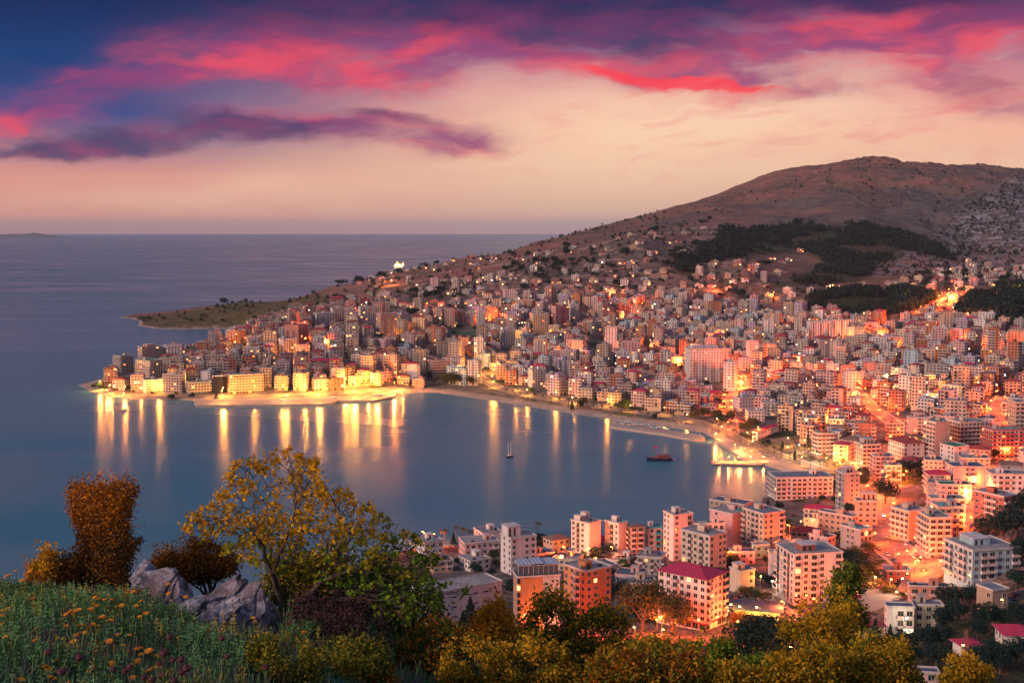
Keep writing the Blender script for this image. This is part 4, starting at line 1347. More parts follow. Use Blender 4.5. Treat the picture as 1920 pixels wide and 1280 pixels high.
slab('quay', [(364, 752), (368, 759), (500, 758), (620, 756), (632, 750), (700, 750), (742, 742), (742, 736), (700, 741), (620, 743), (500, 745), (400, 747)], -3, 2.3, QUAY)
slab('esplanade', [(1338, 818), (1342, 822), (1374, 846), (1402, 862), (1440, 868), (1480, 880), (1520, 884), (1500, 876), (1440, 856), (1390, 838), (1352, 815)], -3, 2.4, QUAY)
jet = slab('jetty', [(1334, 863), (1335, 868), (1425, 870), (1440, 868), (1440, 863)], 0.6, 1.7, QUAY, kind=None)
tag(jet, 'narrow straight stone jetty reaching left from the lit promenade', 'jetty')
mar = slab('marina_pier', [(1142, 793), (1144, 799), (1240, 812), (1300, 823), (1322, 823), (1321, 817), (1290, 812), (1240, 803), (1170, 790), (1150, 788)], -2, 1.9, QUAY, kind=None)
tag(mar, 'long curved marina pier with parasols and moored boats along the beach', 'pier')
for k, (p, q_) in enumerate([((1150, 792), (1160, 789)), ((1318, 818), (1330, 813))]):
    pass
# sports ground
c0 = land(862, 626)
mb = MB()
gz = ground(c0[0], c0[1]) + 1.6
mb.prism([(c0[0] + 34 * math.cos(t), c0[1] + 52 * math.sin(t)) for t in np.linspace(0, 2 * math.pi, 28)[:-1]], gz - 6, gz, 0)
tag(mb.build('running_track', TRACK), kind='structure')
mb = MB()
mb.prism([(c0[0] + 27 * math.cos(t), c0[1] + 44 * math.sin(t)) for t in np.linspace(0, 2 * math.pi, 28)[:-1]], gz, gz + .05, 0)
tag(mb.build('playing_field', GRASSM), kind='structure')
# lit parking ground above the pines
pk = [(1598, 1122), (1640, 1108), (1690, 1118), (1706, 1132), (1690, 1150), (1650, 1160), (1610, 1158)]
pkw = [land(*p) for p in pk]
pz = max(p[2] for p in pkw) * .5 + min(p[2] for p in pkw) * .5 + .8
slab('parking_ground', [p[:2] for p in pkw], pz - 8, pz, PAVE, world=True)
pk2 = [(1362, 1122), (1400, 1112), (1440, 1130), (1470, 1150), (1440, 1160), (1380, 1150)]
pkw2 = [land(*p) for p in pk2]
pz2 = sum(p[2] for p in pkw2) / len(pkw2) + .6
# junction plaza
pk3 = [(1690, 1045), (1740, 1038), (1780, 1050), (1776, 1072), (1752, 1092), (1712, 1100), (1690, 1075)]
pkw3 = [land(*p) for p in pk3]
pz3 = sum(p[2] for p in pkw3) / len(pkw3) + .5
mbp = MB()
ctr = np.mean([p[:2] for p in pkw3], axis=0)
for i in range(len(pkw3)):
    a, b = pkw3[i], pkw3[(i + 1) % len(pkw3)]
    for k in range(6):
        t0, t1 = k / 6, (k + 1) / 6
        def pt(p, t):
            X, Y = ctr[0] + (p[0] - ctr[0]) * t, ctr[1] + (p[1] - ctr[1]) * t
            return (X, Y, ground(X, Y) + .55)
        mbp.quad(pt(a, t0), pt(a, t1), pt(b, t1), pt(b, t0))
tag(mbp.build('road_junction', ASPH, smooth=True), kind='structure')

# ---------------------------------------------------------------- the rest of the town
HB = [(b, y) for b, y, _ in HEROES]
FOOTA = np.array(FOOT)
KEEP = [((1638, 905, 1668, 1058), 700), ((1668, 1030, 1780, 1100), 500), ((1782, 905, 1858, 1050), 560), ((1345, 812, 1500, 890), 900), ((1500, 870, 1600, 900), 860), ((1600, 1112, 1700, 1150), 470),
        ((1640, 770, 1700, 850), 1000), ((1362, 1110, 1480, 1175), 470), ((845, 612, 885, 628), 1800), ((1287, 668, 1348, 712), 1150), ((1440, 902, 1552, 936), 800)]
LANDM = [(1317, 700, 'big cream tower'), (1555, 620, 'long white block row'), (262, 690, 'headland tip tower'), (459, 722, 'long pink quay hotel'), (557, 632, 'red and pink headland tower'), (725, 610, 'pink striped tower'), (862, 622, 'sports field'),
         (1010, 610, 'grey-cream tower block'), (1393, 760, 'blue glass office'), (1435, 820, 'crimson-roofed promenade hall'), (1545, 838, 'red and white striped tower'), (1755, 828, 'tall beige tower'), (1788, 865, 'green-roofed block'), (1655, 990, 'lit left avenue'),
         (1835, 1070, 'light blue hotel'), (1513, 1090, 'white block with brick penthouse'), (1320, 1130, 'crimson-roofed hotel'), (1006, 1130, 'brick block with glass pavilion'), (748, 490, 'floodlit hilltop monastery'), (1555, 425, 'wooded knoll'),
         (1770, 562, 'glowing hillside road'), (1006, 712, 'white seafront tower'), (1591, 718, 'white block with dark windows'), (1881, 965, 'brick red block'), (1115, 620, 'unfinished concrete tower'), (622, 590, 'pale cape-side tower'), (340, 720, 'grid-fronted headland block'),
         (1230, 808, 'marina pier'), (860, 745, 'west beach'), (1890, 740, 'far right lit street'), (1240, 560, 'lit slope road'), (1480, 500, 'pine grove slope')]
ORD = ['', 'second-', 'third-', 'fourth-', 'fifth-', 'sixth-', 'seventh-', 'eighth-', 'ninth-', 'tenth-', 'eleventh-', 'twelfth-', 'thirteenth-', 'fourteenth-', 'fifteenth-', 'sixteenth-', 'seventeenth-', 'eighteenth-', 'nineteenth-', 'twentieth-']
NUMW = ['', 'one', 'two', 'three', 'four', 'five', 'six', 'seven', 'eight', 'nine', 'ten', 'eleven', 'twelve', 'thirteen']
TODO_LAB = []


def lab_later(o, desc, x, y, z):
    TODO_LAB.append((o, desc, *proj(x, y, z)))


def write_labels():
    """name every repeat by its nearest landmark, the side it stands on and its rank there"""
    groups = {}
    for o, desc, px, py in TODO_LAB:
        best = min(LANDM, key=lambda l: (l[0] - px) ** 2 + ((l[1] - py) * 1.6) ** 2)
        dx_, dy_ = px - best[0], (py - best[1]) * 1.6
        side = ('right of' if dx_ > 0 else 'left of') if abs(dx_) > abs(dy_) else ('just below' if dy_ > 0 else 'just above')
        groups.setdefault((desc, side, best[2]), []).append((math.hypot(dx_, dy_), o))
    for (desc, side, lm), lst in groups.items():
        lst.sort(key=lambda t: t[0])
        for i, (dist, o) in enumerate(lst):
            pre = '' if len(lst) == 1 else (ORD[i] + 'closest ' if i < len(ORD) else '')
            if len(lst) > 1 and i >= len(ORD):
                o['label'] = f"one of the farther {desc}s {side} the {lm}"
            else:
                o['label'] = f"{pre}{desc} {side} the {lm}"


cand = []


def scatter(pts_px, spacing, jit, yaw0, prob, hfun, zone, seed):
    r = random.Random(seed)
    P = poly(pts_px)
    xs = [p[0] for p in P]; ys = [p[1] for p in P]
    cx_, cy_ = sum(xs) / len(xs), sum(ys) / len(ys)
    rad = max(math.hypot(x - cx_, y - cy_) for x, y in P)
    n = int(rad / spacing) + 1
    pts = []
    c, s = math.cos(yaw0), math.sin(yaw0)
    for i in range(-n, n + 1):
        for j in range(-n, n + 1):
            u, v = i * spacing * 1.08 + r.uniform(-jit, jit), j * spacing + r.uniform(-jit, jit)
            pts.append((cx_ + u * c - v * s, cy_ + u * s + v * c, r.random()))
    A = np.array(pts)
    ok = inside(A[:, 0], A[:, 1], P) & (A[:, 2] < prob)
    A = A[ok]
    if len(A) == 0: return
    dsh = np.where(inside(A[:, 0], A[:, 1], shore), seg_dist(A[:, 0], A[:, 1], shore), -1)
    g = ground(A[:, 0], A[:, 1])
    for (x, y, _), ds, z in zip(A, dsh, g):
        if ds < (26 if y < 1250 and x > -100 or y > 1300 else 12): continue
        cand.append((x, y, z, yaw0 + r.uniform(-.09, .09) + r.choice([0, 0, 0, .25, -.3]), r, hfun, zone))


def h_town(r, x, y):
    q = r.random()
    return r.choice([3, 3, 4, 4, 5]) if q < .68 else (r.choice([5, 6, 6, 7]) if q < .93 else r.choice([8, 9, 10]))


def h_head(r, x, y):
    q = r.random()
    return r.choice([4, 5, 5, 6, 6]) if q < .8 else r.choice([6, 7, 8])


def h_sub(r, x, y):
    q = r.random()
    return r.choice([1, 2, 2, 3]) if q < .9 else r.choice([4, 5, 7])


scatter([(190, 728), (222, 695), (262, 678), (350, 672), (430, 640), (520, 605), (600, 592), (690, 585), (740, 600), (700, 640), (640, 700), (640, 733), (520, 738), (400, 742), (250, 738)], 18.5, 2.5, R(8), .97, h_head, 'head', 1)
scatter([(640, 733), (640, 700), (700, 640), (740, 600), (800, 590), (900, 600), (960, 640), (990, 720), (980, 738), (900, 722), (830, 722), (760, 728)], 19, 3, R(-14), .88, h_town, 'mid', 2)
scatter([(870, 572), (1000, 562), (1180, 560), (1330, 560), (1420, 590), (1440, 700), (1440, 745), (1360, 790), (1250, 772), (1140, 758), (1000, 735), (960, 640), (900, 600)], 19, 3, R(-24), .87, h_town, 'mid', 3)
scatter([(1420, 590), (1520, 590), (1640, 600), (1760, 600), (1980, 640), (1990, 800), (1960, 860), (1800, 900), (1700, 905), (1600, 875), (1500, 855), (1420, 820), (1370, 800), (1440, 745), (1440, 700)], 19.5, 3, R(-32), .89, h_town, 'mid', 4)
scatter([(1700, 905), (1960, 860), (1985, 960), (1860, 920), (1780, 930), (1700, 950)], 20, 3, R(-18), .9, h_town, 'near', 5)
scatter([(790, 1062), (1000, 1030), (1220, 1020), (1440, 990), (1600, 950), (1630, 1040), (1560, 1060), (1430, 1050), (1240, 1110), (1160, 1110), (1050, 1060), (830, 1085)], 19, 3, R(-20), .75, lambda r, x, y: r.choice([1, 2, 2, 3]), 'near', 6)
scatter([(640, 562), (800, 542), (900, 520), (1000, 505), (1180, 480), (1300, 480), (1460, 540), (1500, 590), (1420, 590), (1330, 560), (1180, 560), (870, 572), (740, 598), (690, 585)], 27, 9, R(-10), .62, h_sub, 'slope', 7)
scatter([(1460, 540), (1620, 540), (1760, 505), (1990, 485), (1990, 640), (1760, 600), (1640, 600), (1500, 590)], 26, 8, R(-20), .55, h_sub, 'slope', 8)
scatter([(640, 548), (760, 505), (900, 484), (1100, 460), (1250, 430), (1500, 440), (1560, 500), (1460, 540), (1300, 480), (1000, 500), (800, 540)], 44, 17, R(5), .34, lambda r, x, y: r.choice([1, 1, 2, 2]), 'slope', 9)

WOODS = [WOODB, WOODC, WOOD, MEAD]
placed = []
grid = {}
cand.sort(key=lambda c: c[1])
hero_used = {}
for (x, y, z, yaw, r, hf, zone) in cand:
    fl = hf(r, x, y)
    big = zone in ('mid', 'head') and r.random() < .12
    w = r.uniform(11, 16) if zone != 'slope' else r.uniform(9, 14)
    d = r.uniform(10, 14) if zone != 'slope' else r.uniform(8, 11)
    if big and fl > 4: w += r.uniform(4, 10)
    if zone == 'near': w, d = r.uniform(10, 15), r.uniform(9, 12)
    rad = math.hypot(w, d) / 2 * .8
    if len(FOOTA) and (np.hypot(FOOTA[:, 0] - x, FOOTA[:, 1] - y) < FOOTA[:, 2] + rad * .9).any(): continue
    if (np.hypot(ROADPTS[:, 0] - x, ROADPTS[:, 1] - y) < ROADPTS[:, 2] + rad * .95).any(): continue
    if math.hypot(x - c0[0], (y - c0[1]) * .75) < 46: continue
    if any(inside(x, y, wpoly)[0] for wpoly in (WOODB, WOODC, MEAD)): continue
    if inside(x, y, WOOD)[0] and r.random() < .93: continue
    h = fl * FL
    a, b = proj(x, y, z + h), proj(x, y, z)
    half = rad * FPX / math.hypot(x, y)
    bb = (a[0] - half, a[1], a[0] + half, b[1] + half * .3)
    if bb[2] < -40 or bb[0] > 1990: continue
    bad = False
    for hb, hy in HB:
        if hy > y:
            ow = min(bb[2], hb[2]) - max(bb[0], hb[0])
            oh = min(bb[3], hb[3]) - max(bb[1], hb[1])
            if ow > 0 and oh > 0 and ow * oh > .10 * (hb[2] - hb[0]) * (hb[3] - hb[1]):
                bad = True
                break
    if bad: continue
    for kb, ky in KEEP:
        if y < ky + 400:
            ow = min(bb[2], kb[2]) - max(bb[0], kb[0])
            oh = min(bb[3], kb[3]) - max(bb[1], kb[1])
            if ow > 3 and oh > 3 and zone != 'slope':
                bad = True
                break
    if bad: continue
    placed.append((x, y, z, yaw, w, d, fl, zone, r.random(), half * 2 * (b[1] - a[1])))
print('generic buildings', len(placed))

PAL = {'head': ['salmon', 'peach', 'pale pink', 'tan', 'beige', 'cream', 'salmon', 'pale pink', 'white', 'brick red', 'tan', 'terracotta', 'terracotta'],
       'mid': ['white', 'pale pink', 'cream', 'peach', 'beige', 'white', 'salmon', 'tan', 'peach', 'pale pink', 'lilac', 'orange', 'beige', 'cream', 'light blue', 'peach', 'salmon', 'grey', 'terracotta', 'terracotta', 'tan'],
       'near': ['white', 'cream', 'pale pink', 'beige', 'peach', 'grey'],
       'slope': ['white', 'cream', 'pale pink', 'salmon', 'tan', 'beige', 'white', 'grey']}
ROOFS = [ROOFC, ROOFT, RTILE, BTILE, ROOFB, CTILE]
RNAME = {'ROOFC': 'grey-roofed', 'ROOFT': 'dark-roofed', 'RTILE': 'red-roofed', 'BTILE': 'brown-roofed', 'ROOFB': 'blue-roofed', 'CTILE': 'crimson-roofed'}
order = sorted(range(len(placed)), key=lambda i: -placed[i][9])
n_ap = n_ho = 0
WKEYS = list(WALLS)
ALLM = [WM[k] for k in WKEYS] + [GLASS, TRIM, DARK, LITW, LITR, LITC, SHUT, ROOFC, ROOFT, RTILE, BTILE, ROOFB, CTILE, TEAL, METAL]
MI = {m.name: i for i, m in enumerate(ALLM)}
far = {'a': MB(), 'h': MB()}
for rank, i in enumerate(order):
    x, y, z, yaw, w, d, fl, zone, q, size = placed[i]
    r = random.Random(i * 31 + 7)
    apt = fl >= 4
    wallk = r.choice(PAL[zone])
    hip = (r.random() < (.12 if apt else .38)) or (zone == 'head' and r.random() < .12)
    if hip: rm_, rn = r.choice([(RTILE, 'RTILE'), (RTILE, 'RTILE'), (BTILE, 'BTILE'), (CTILE, 'CTILE')])
    else: rm_, rn = r.choice([(ROOFC, 'ROOFC'), (ROOFC, 'ROOFC'), (ROOFT, 'ROOFT'), (ROOFB, 'ROOFB')])
    lit = .03 if zone != 'slope' else .035
    hh = random.Random(i)
    h = fl * FL
    single = (n_ap < 290) if apt else (n_ho < 290)
    sides = 'flr'
    near = y < 1250
    if single:
        wb = MB()
        root = empty('apartment_block' if apt else 'town_house', (x, y, z), yaw)
        cnt = [0]

        def emit(k_, p, s, bw, m, root=root, cnt=cnt):
            cnt[0] += 1
            if cnt[0] > 90: return False
            rz_ = {'f': 0.0, 'l': -math.pi / 2, 'r': math.pi / 2, 'b': math.pi}[s]
            kd = {1: 'glass', 3: 'dark', 4: 'lit', 5: 'amber', 6: 'lit', 7: 'shut'}[m]
            if k_ == 'B':
                link_child('balcony_door', window_proto('dark' if kd == 'glass' else kd, min(2.1, bw * .62), 2.1), root, (p[0], p[1], p[2] + .12), rz_)
                link_child('balcony', balcony_proto(bw * .92, 'solid'), root, p, rz_)
            else:
                link_child('window' if k_ == 'W' else 'ground_floor_window', window_proto(kd, min(1.4, bw * .45), 1.4), root, (p[0], p[1], p[2] + .95), rz_)
            return True
        facade(wb, w, d, fl, r, sides, bay=3.2 if near else 3.6, balc=.45, lit=lit, detail=near, emit=emit if y < 980 else None)
        wb.build('wall', slots(WM[wallk]), root)
        rb = MB()
        if hip:
            hip_roof(rb, w, d, h, 0); rb.build('roof', [rm_, TRIM], root)
        else:
            flat_roof(rb, w, d, h, r, 0, 1, over=r.choice([0, 0, .3, .5])); rb.build('roof', [rm_, r.choice([TRIM, WM[wallk], WM[wallk], CONC])], root)
            cb = MB()
            tk = []
            roof_clutter(cb, w, d, h, r, 0, 1, 2, tk); sm_ = [WM[wallk], r.choice([TEAL, METAL, METAL]), DARK]
            cb.build('stair_hut', sm_, root)
            if near:
                for t_ in tk:
                    if t_.v: t_.build('water_tank', sm_, root)
        desc = f"{NUMW[fl]}-storey {wallk} {RNAME[rn]} {'block' if apt else 'house'}"
        tag(root, None, 'apartment block' if apt else 'house', 'apartment blocks filling the town' if apt else 'low houses of the town and slopes')
        lab_later(root, desc, x, y, z + h / 2)
        if apt: n_ap += 1
        else: n_ho += 1
    else:
        wb = MB()
        facade(wb, w, d, fl, r, sides, bay=3.8, balc=.4, lit=lit, detail=False)
        mm = [MI[WM[wallk].name], MI[GLASS.name], MI[TRIM.name], MI[DARK.name], MI[LITW.name], MI[LITR.name], MI[LITC.name], MI[SHUT.name]]
        F = far['a' if apt else 'h']
        F.add_moved(wb, x, y, z, yaw, mm)
        rb = MB()
        if hip: hip_roof(rb, w, d, h, 0)
        else:
            flat_roof(rb, w, d, h, r, 0, 1)
        F.add_moved(rb, x, y, z, yaw, [MI[rm_.name], MI[TRIM.name] if r.random() < .3 else mm[0]])
        if not hip:
            cb = MB(); roof_clutter(cb, w, d, h, r, 0, 1, 2)
            F.add_moved(cb, x, y, z, yaw, [mm[0], MI[TEAL.name if r.random() < .3 else METAL.name], mm[3]])
for k, nm, lab in (('a', 'distant_apartment_blocks', 'farther small apartment blocks packed together across the town'), ('h', 'distant_houses', 'farthest small houses dotted through the town and up the slopes')):
    if far[k].v:
        tag(far[k].build(nm, ALLM), lab, 'buildings', kind='stuff')
print('individual', n_ap, n_ho)


# ---------------------------------------------------------------- leaves and trees
def fast_mesh(name, V, F, mats, midx=None):
    me = bpy.data.meshes.new(name)
    V = np.asarray(V, dtype=np.float32).reshape(-1, 3)
    F = np.asarray(F, dtype=np.int32)
    k = F.shape[1]
    me.vertices.add(len(V)); me.vertices.foreach_set('co', V.ravel())
    me.loops.add(F.size); me.loops.foreach_set('vertex_index', F.ravel())
    me.polygons.add(len(F))
    me.polygons.foreach_set('loop_start', np.arange(len(F), dtype=np.int32) * k)
    if midx is not None: me.polygons.foreach_set('material_index', np.asarray(midx, dtype=np.int32))
    for m in mats: me.materials.append(m)
    me.update(calc_edges=True)
    return me


def leaf_quads(C_, size, g, up=0.3, aspect=0.6, sj=0.5, out=None):
    """one bent quad per centre, random turn; out = outward directions to lean the leaves to"""
    n = len(C_)
    a = g.normal(size=(n, 3))
    if out is not None: a = a * .7 + out * 1.0
    a /= np.linalg.norm(a, axis=1)[:, None] + 1e-9
    b = g.normal(size=(n, 3)); b[:, 2] += up
    b -= (b * a).sum(1)[:, None] * a
    b /= np.linalg.norm(b, axis=1)[:, None] + 1e-9
    s = size * (1 - sj / 2 + g.random(n) * sj)
    A = a * s[:, None]; B = b * (s * aspect)[:, None]
    V = np.stack([C_ - A * .5, C_ + B * .5 + A * .05, C_ + A * .55, C_ - B * .5 + A * .05], 1).reshape(-1, 3)
    F = np.arange(n * 4).reshape(-1, 4)
    return V, F


def leafm(name, cols, rough=0.75, trans=0.0, pos_var=None):
    m, b = new_mat(name)
    L = m.node_tree.links
    g = m.node_tree.nodes.new('ShaderNodeNewGeometry')
    ri = E(g.outputs['Random Per Island'])
    st = [(i / max(1, len(cols) - 1), c) for i, c in enumerate(cols)]
    c = eramp(ri, st)
    cl = enoise(E(g.outputs['Position']), pos_var or 0.35, 3, 0.6)
    c = emix(esmooth(cl, .35, .65) * 0.55, c, tuple(k * .45 for k in cols[0]))
    L.new(c.s, b.inputs['Base Color'])
    b.inputs['Roughness'].default_value = rough
    b.inputs['Specular IOR Level'].default_value = 0.15
    if trans:
        # thin leaves let some light through
        tr = m.node_tree.nodes.new('ShaderNodeBsdfTranslucent')
        mx = m.node_tree.nodes.new('ShaderNodeMixShader')
        L.new(c.s, tr.inputs['Color'])
        mx.inputs[0].default_value = trans
        o = m.node_tree.nodes['Material Output']
        L.new(b.outputs[0], mx.inputs[1]); L.new(tr.outputs[0], mx.inputs[2]); L.new(mx.outputs[0], o.inputs['Surface'])
    return m


BARK = plain('bark', (0.10, 0.075, 0.06), 0.9, 0.3, 3.0)
L_PINE = leafm('pine_needles', [(0.010, 0.030, 0.032), (0.016, 0.050, 0.045), (0.03, 0.06, 0.04)])
L_DARK = leafm('dark_foliage', [(0.016, 0.032, 0.03), (0.025, 0.05, 0.03), (0.04, 0.06, 0.035)])
L_OLIVE = leafm('olive_foliage', [(0.05, 0.055, 0.02), (0.09, 0.10, 0.03), (0.12, 0.10, 0.035), (0.07, 0.06, 0.03)])
L_GREEN = leafm('green_foliage', [(0.03, 0.07, 0.02), (0.06, 0.12, 0.03), (0.10, 0.15, 0.03)])
L_LAMPTINT = leafm('lamp_tinted_foliage', [(0.12, 0.07, 0.02), (0.18, 0.10, 0.02), (0.10, 0.08, 0.025)])  # yellow of the lamplight is put into the leaf colour

_gt = np.random.default_rng(3)


def crown_points(n, w, h, kind, g):
    """leaf centres inside a lumpy crown, base at z=0"""
    if kind == 'cone':
        z = g.random(n) ** 1.3
        rr = (1 - z) * .5 * w * (.45 + .55 * g.random(n) ** .5) * (1 + .25 * np.sin(z * 38))
        t = g.random(n) * 2 * math.pi
        P = np.stack([rr * np.cos(t), rr * np.sin(t), z * h], 1)
        O = np.stack([np.cos(t), np.sin(t), np.full(n, -.1)], 1)
        return P, O
    if kind == 'spire':
        z = g.random(n)
        rr = np.sin(np.clip(z, 0, 1) ** .7 * math.pi) * .5 * w * (.6 + .4 * g.random(n)) + .05
        t = g.random(n) * 2 * math.pi
        P = np.stack([rr * np.cos(t), rr * np.sin(t), z * h], 1)
        return P, np.stack([np.cos(t) * .4, np.sin(t) * .4, np.ones(n)], 1)
    k = 16 if kind == 'round' else 11
    cc = g.normal(size=(k, 3)); cc /= np.linalg.norm(cc, axis=1)[:, None]
    cc *= (.30 + .22 * g.random((k, 1)))
    cc[:, 2] = np.abs(cc[:, 2]) * .9 - .08 if kind != 'flat' else cc[:, 2] * .35 + .12
    rad = .20 + .14 * g.random(k)
    which = g.integers(0, k, n)
    v = g.normal(size=(n, 3)); v /= np.linalg.norm(v, axis=1)[:, None]
    v *= (.55 + .45 * g.random((n, 1)) ** .4)
    P = cc[which] + v * rad[which][:, None]
    P = P * np.array([w, w, h * 1.05]) + np.array([0, 0, h * .42])
    return P, v


def make_tree(name, kind, w, h, trunk, nleaf, lsize, mat, seed=0, limbs=4):
    g = np.random.default_rng(seed)
    root = empty(name, (0, 0, 0))
    ch = h - trunk
    P, O = crown_points(nleaf, w, ch, kind, g)
    P[:, 2] += trunk
    V, F = leaf_quads(P, lsize, g, out=O * .6, aspect=.75)
    o = bpy.data.objects.new('crown', fast_mesh('crown', V, F, [mat])); COL.objects.link(o); o.parent = root
    mb = MB()
    tr = .045 * h
    mb.tube((0, 0, -1.5), (0, 0, trunk), tr * 1.2, tr * .8, 6)
    mb.tube((0, 0, trunk), (0.1, 0, trunk + ch * (.9 if kind in ('cone', 'spire') else .5)), tr * .8, tr * .2, 5)
    for k in range(limbs if kind in ('round', 'flat') else 0):
        t = k / limbs * 6.28 + seed
        mb.tube((0, 0, trunk * .8), (math.cos(t) * w * .3, math.sin(t) * w * .3, trunk + ch * .45), tr * .5, tr * .15, 5)
    mb.build('trunk', [BARK], root)
    return root


def make_palm(seed):
    g = random.Random(seed)
    root = empty('palm_tree', (0, 0, 0))
    mb = MB()
    H_ = 6.5
    mb.tube((0, 0, -1), (.15, 0, H_ * .5), .26, .2, 6); mb.tube((.15, 0, H_ * .5), (.2, .1, H_), .2, .17, 6)
    mb.build('trunk', [BARK], root)
    cb = MB()
    for k in range(15):
        t = k / 15 * 6.283 + g.uniform(-.2, .2)
        up = g.uniform(-.1, .9)
        p = Vector((.2, .1, H_))
        d = Vector((math.cos(t), math.sin(t), up)).normalized()
        side = Vector((-math.sin(t), math.cos(t), 0))
        for s in range(5):
            q = p + d * .62
            wd0, wd1 = .42 * (1 - s * .14), .42 * (1 - (s + 1) * .17)
            cb.quad(tuple(p + side * wd0 - Vector((0, 0, .12))), tuple(p), tuple(q), tuple(q + side * wd1 - Vector((0, 0, .12))))
            cb.quad(tuple(p), tuple(p - side * wd0 - Vector((0, 0, .12))), tuple(q - side * wd1 - Vector((0, 0, .12))), tuple(q))
            p = q
            d = (d + Vector((0, 0, -.33))).normalized()
    cb.build('crown', [L_OLIVE], root)
    return root


TP = {}
def tproto(k):
    if k in TP: return TP[k], False
    spec = {
        'pine': lambda: make_tree('pine_tree', 'round', 8, 10, 3.0, 2600, .55, L_PINE, 1),
        'pine2': lambda: make_tree('pine_tree', 'round', 7, 9, 2.0, 2400, .5, L_PINE, 2),
        'conifer': lambda: make_tree('conifer_tree', 'cone', 5.5, 10, 1.0, 2200, .5, L_PINE, 3),
        'cypress': lambda: make_tree('cypress_tree', 'spire', 3.0, 11, .8, 1800, .42, L_DARK, 4),
        'bigdark': lambda: make_tree('broadleaf_tree', 'round', 15, 15, 2.5, 7000, .6, L_DARK, 5),
        'olive': lambda: make_tree('olive_tree', 'round', 9, 10, 2.2, 3000, .5, L_OLIVE, 6),
        'green': lambda: make_tree('broadleaf_tree', 'round', 7, 7, 1.6, 2400, .42, L_GREEN, 7),
        'warm': lambda: make_tree('shrub_tree', 'round', 6, 5, .8, 1800, .4, L_LAMPTINT, 8),
        'far': lambda: make_tree('hillside_tree', 'round', 9, 8, 1.2, 420, 1.3, L_PINE, 9),
        'far2': lambda: make_tree('hillside_tree', 'flat', 12, 7, 1.2, 420, 1.4, L_DARK, 10),
        'farc': lambda: make_tree('conifer_tree', 'cone', 6, 10, 1, 360, 1.1, L_PINE, 12),
        'palm': lambda: make_palm(1),
    }[k]
    TP[k] = spec()
    note_kids(TP[k])
    return TP[k], True


TNAME = {'pine': 'dark green pine tree', 'pine2': 'bushy dark pine tree', 'conifer': 'pointed dark conifer', 'cypress': 'slim dark cypress', 'bigdark': 'huge dark round tree', 'olive': 'olive-green loose tree', 'green': 'bright green round tree',
         'warm': 'lamplight-tinted yellowish shrub tree', 'far': 'dark rounded hillside tree', 'far2': 'broad dark spreading tree', 'farc': 'dark conifer', 'palm': 'seafront palm tree'}
TGRP = {'palm': 'palm trees along the seafront', 'far': 'dark trees dotted over the slopes', 'far2': 'dark trees dotted over the slopes', 'farc': 'dark trees dotted over the slopes', 'pine': 'pines on the near slope', 'pine2': 'pines on the near slope'}
THH = {'pine': 10, 'pine2': 9, 'conifer': 10, 'cypress': 11, 'bigdark': 15, 'olive': 10, 'green': 7, 'warm': 5, 'far': 8, 'far2': 7, 'farc': 10, 'palm': 9}
rt = random.Random(77)


def put_tree(k, px=None, py=None, hpx=None, scale=None, xyz=None, label=None):
    o, first = tproto(k)
    x, y, z = xyz if xyz else land(px, py)
    if not first: o = copy_tree(o)
    s = scale or (hpx * math.sqrt(x * x + y * y + (EYE - z) ** 2) / FPX / THH[k])
    o.location = (x, y, z)
    o.rotation_euler = (0, 0, rt.uniform(0, 6.28))
    o.scale = (s * rt.uniform(.9, 1.12), s * rt.uniform(.9, 1.12), s)
    tag(o, label, 'tree' if k != 'palm' else 'palm tree', TGRP.get(k, 'trees among the houses'))
    if not label: lab_later(o, TNAME[k], x, y, z + THH[k] * s * .6)
    return o


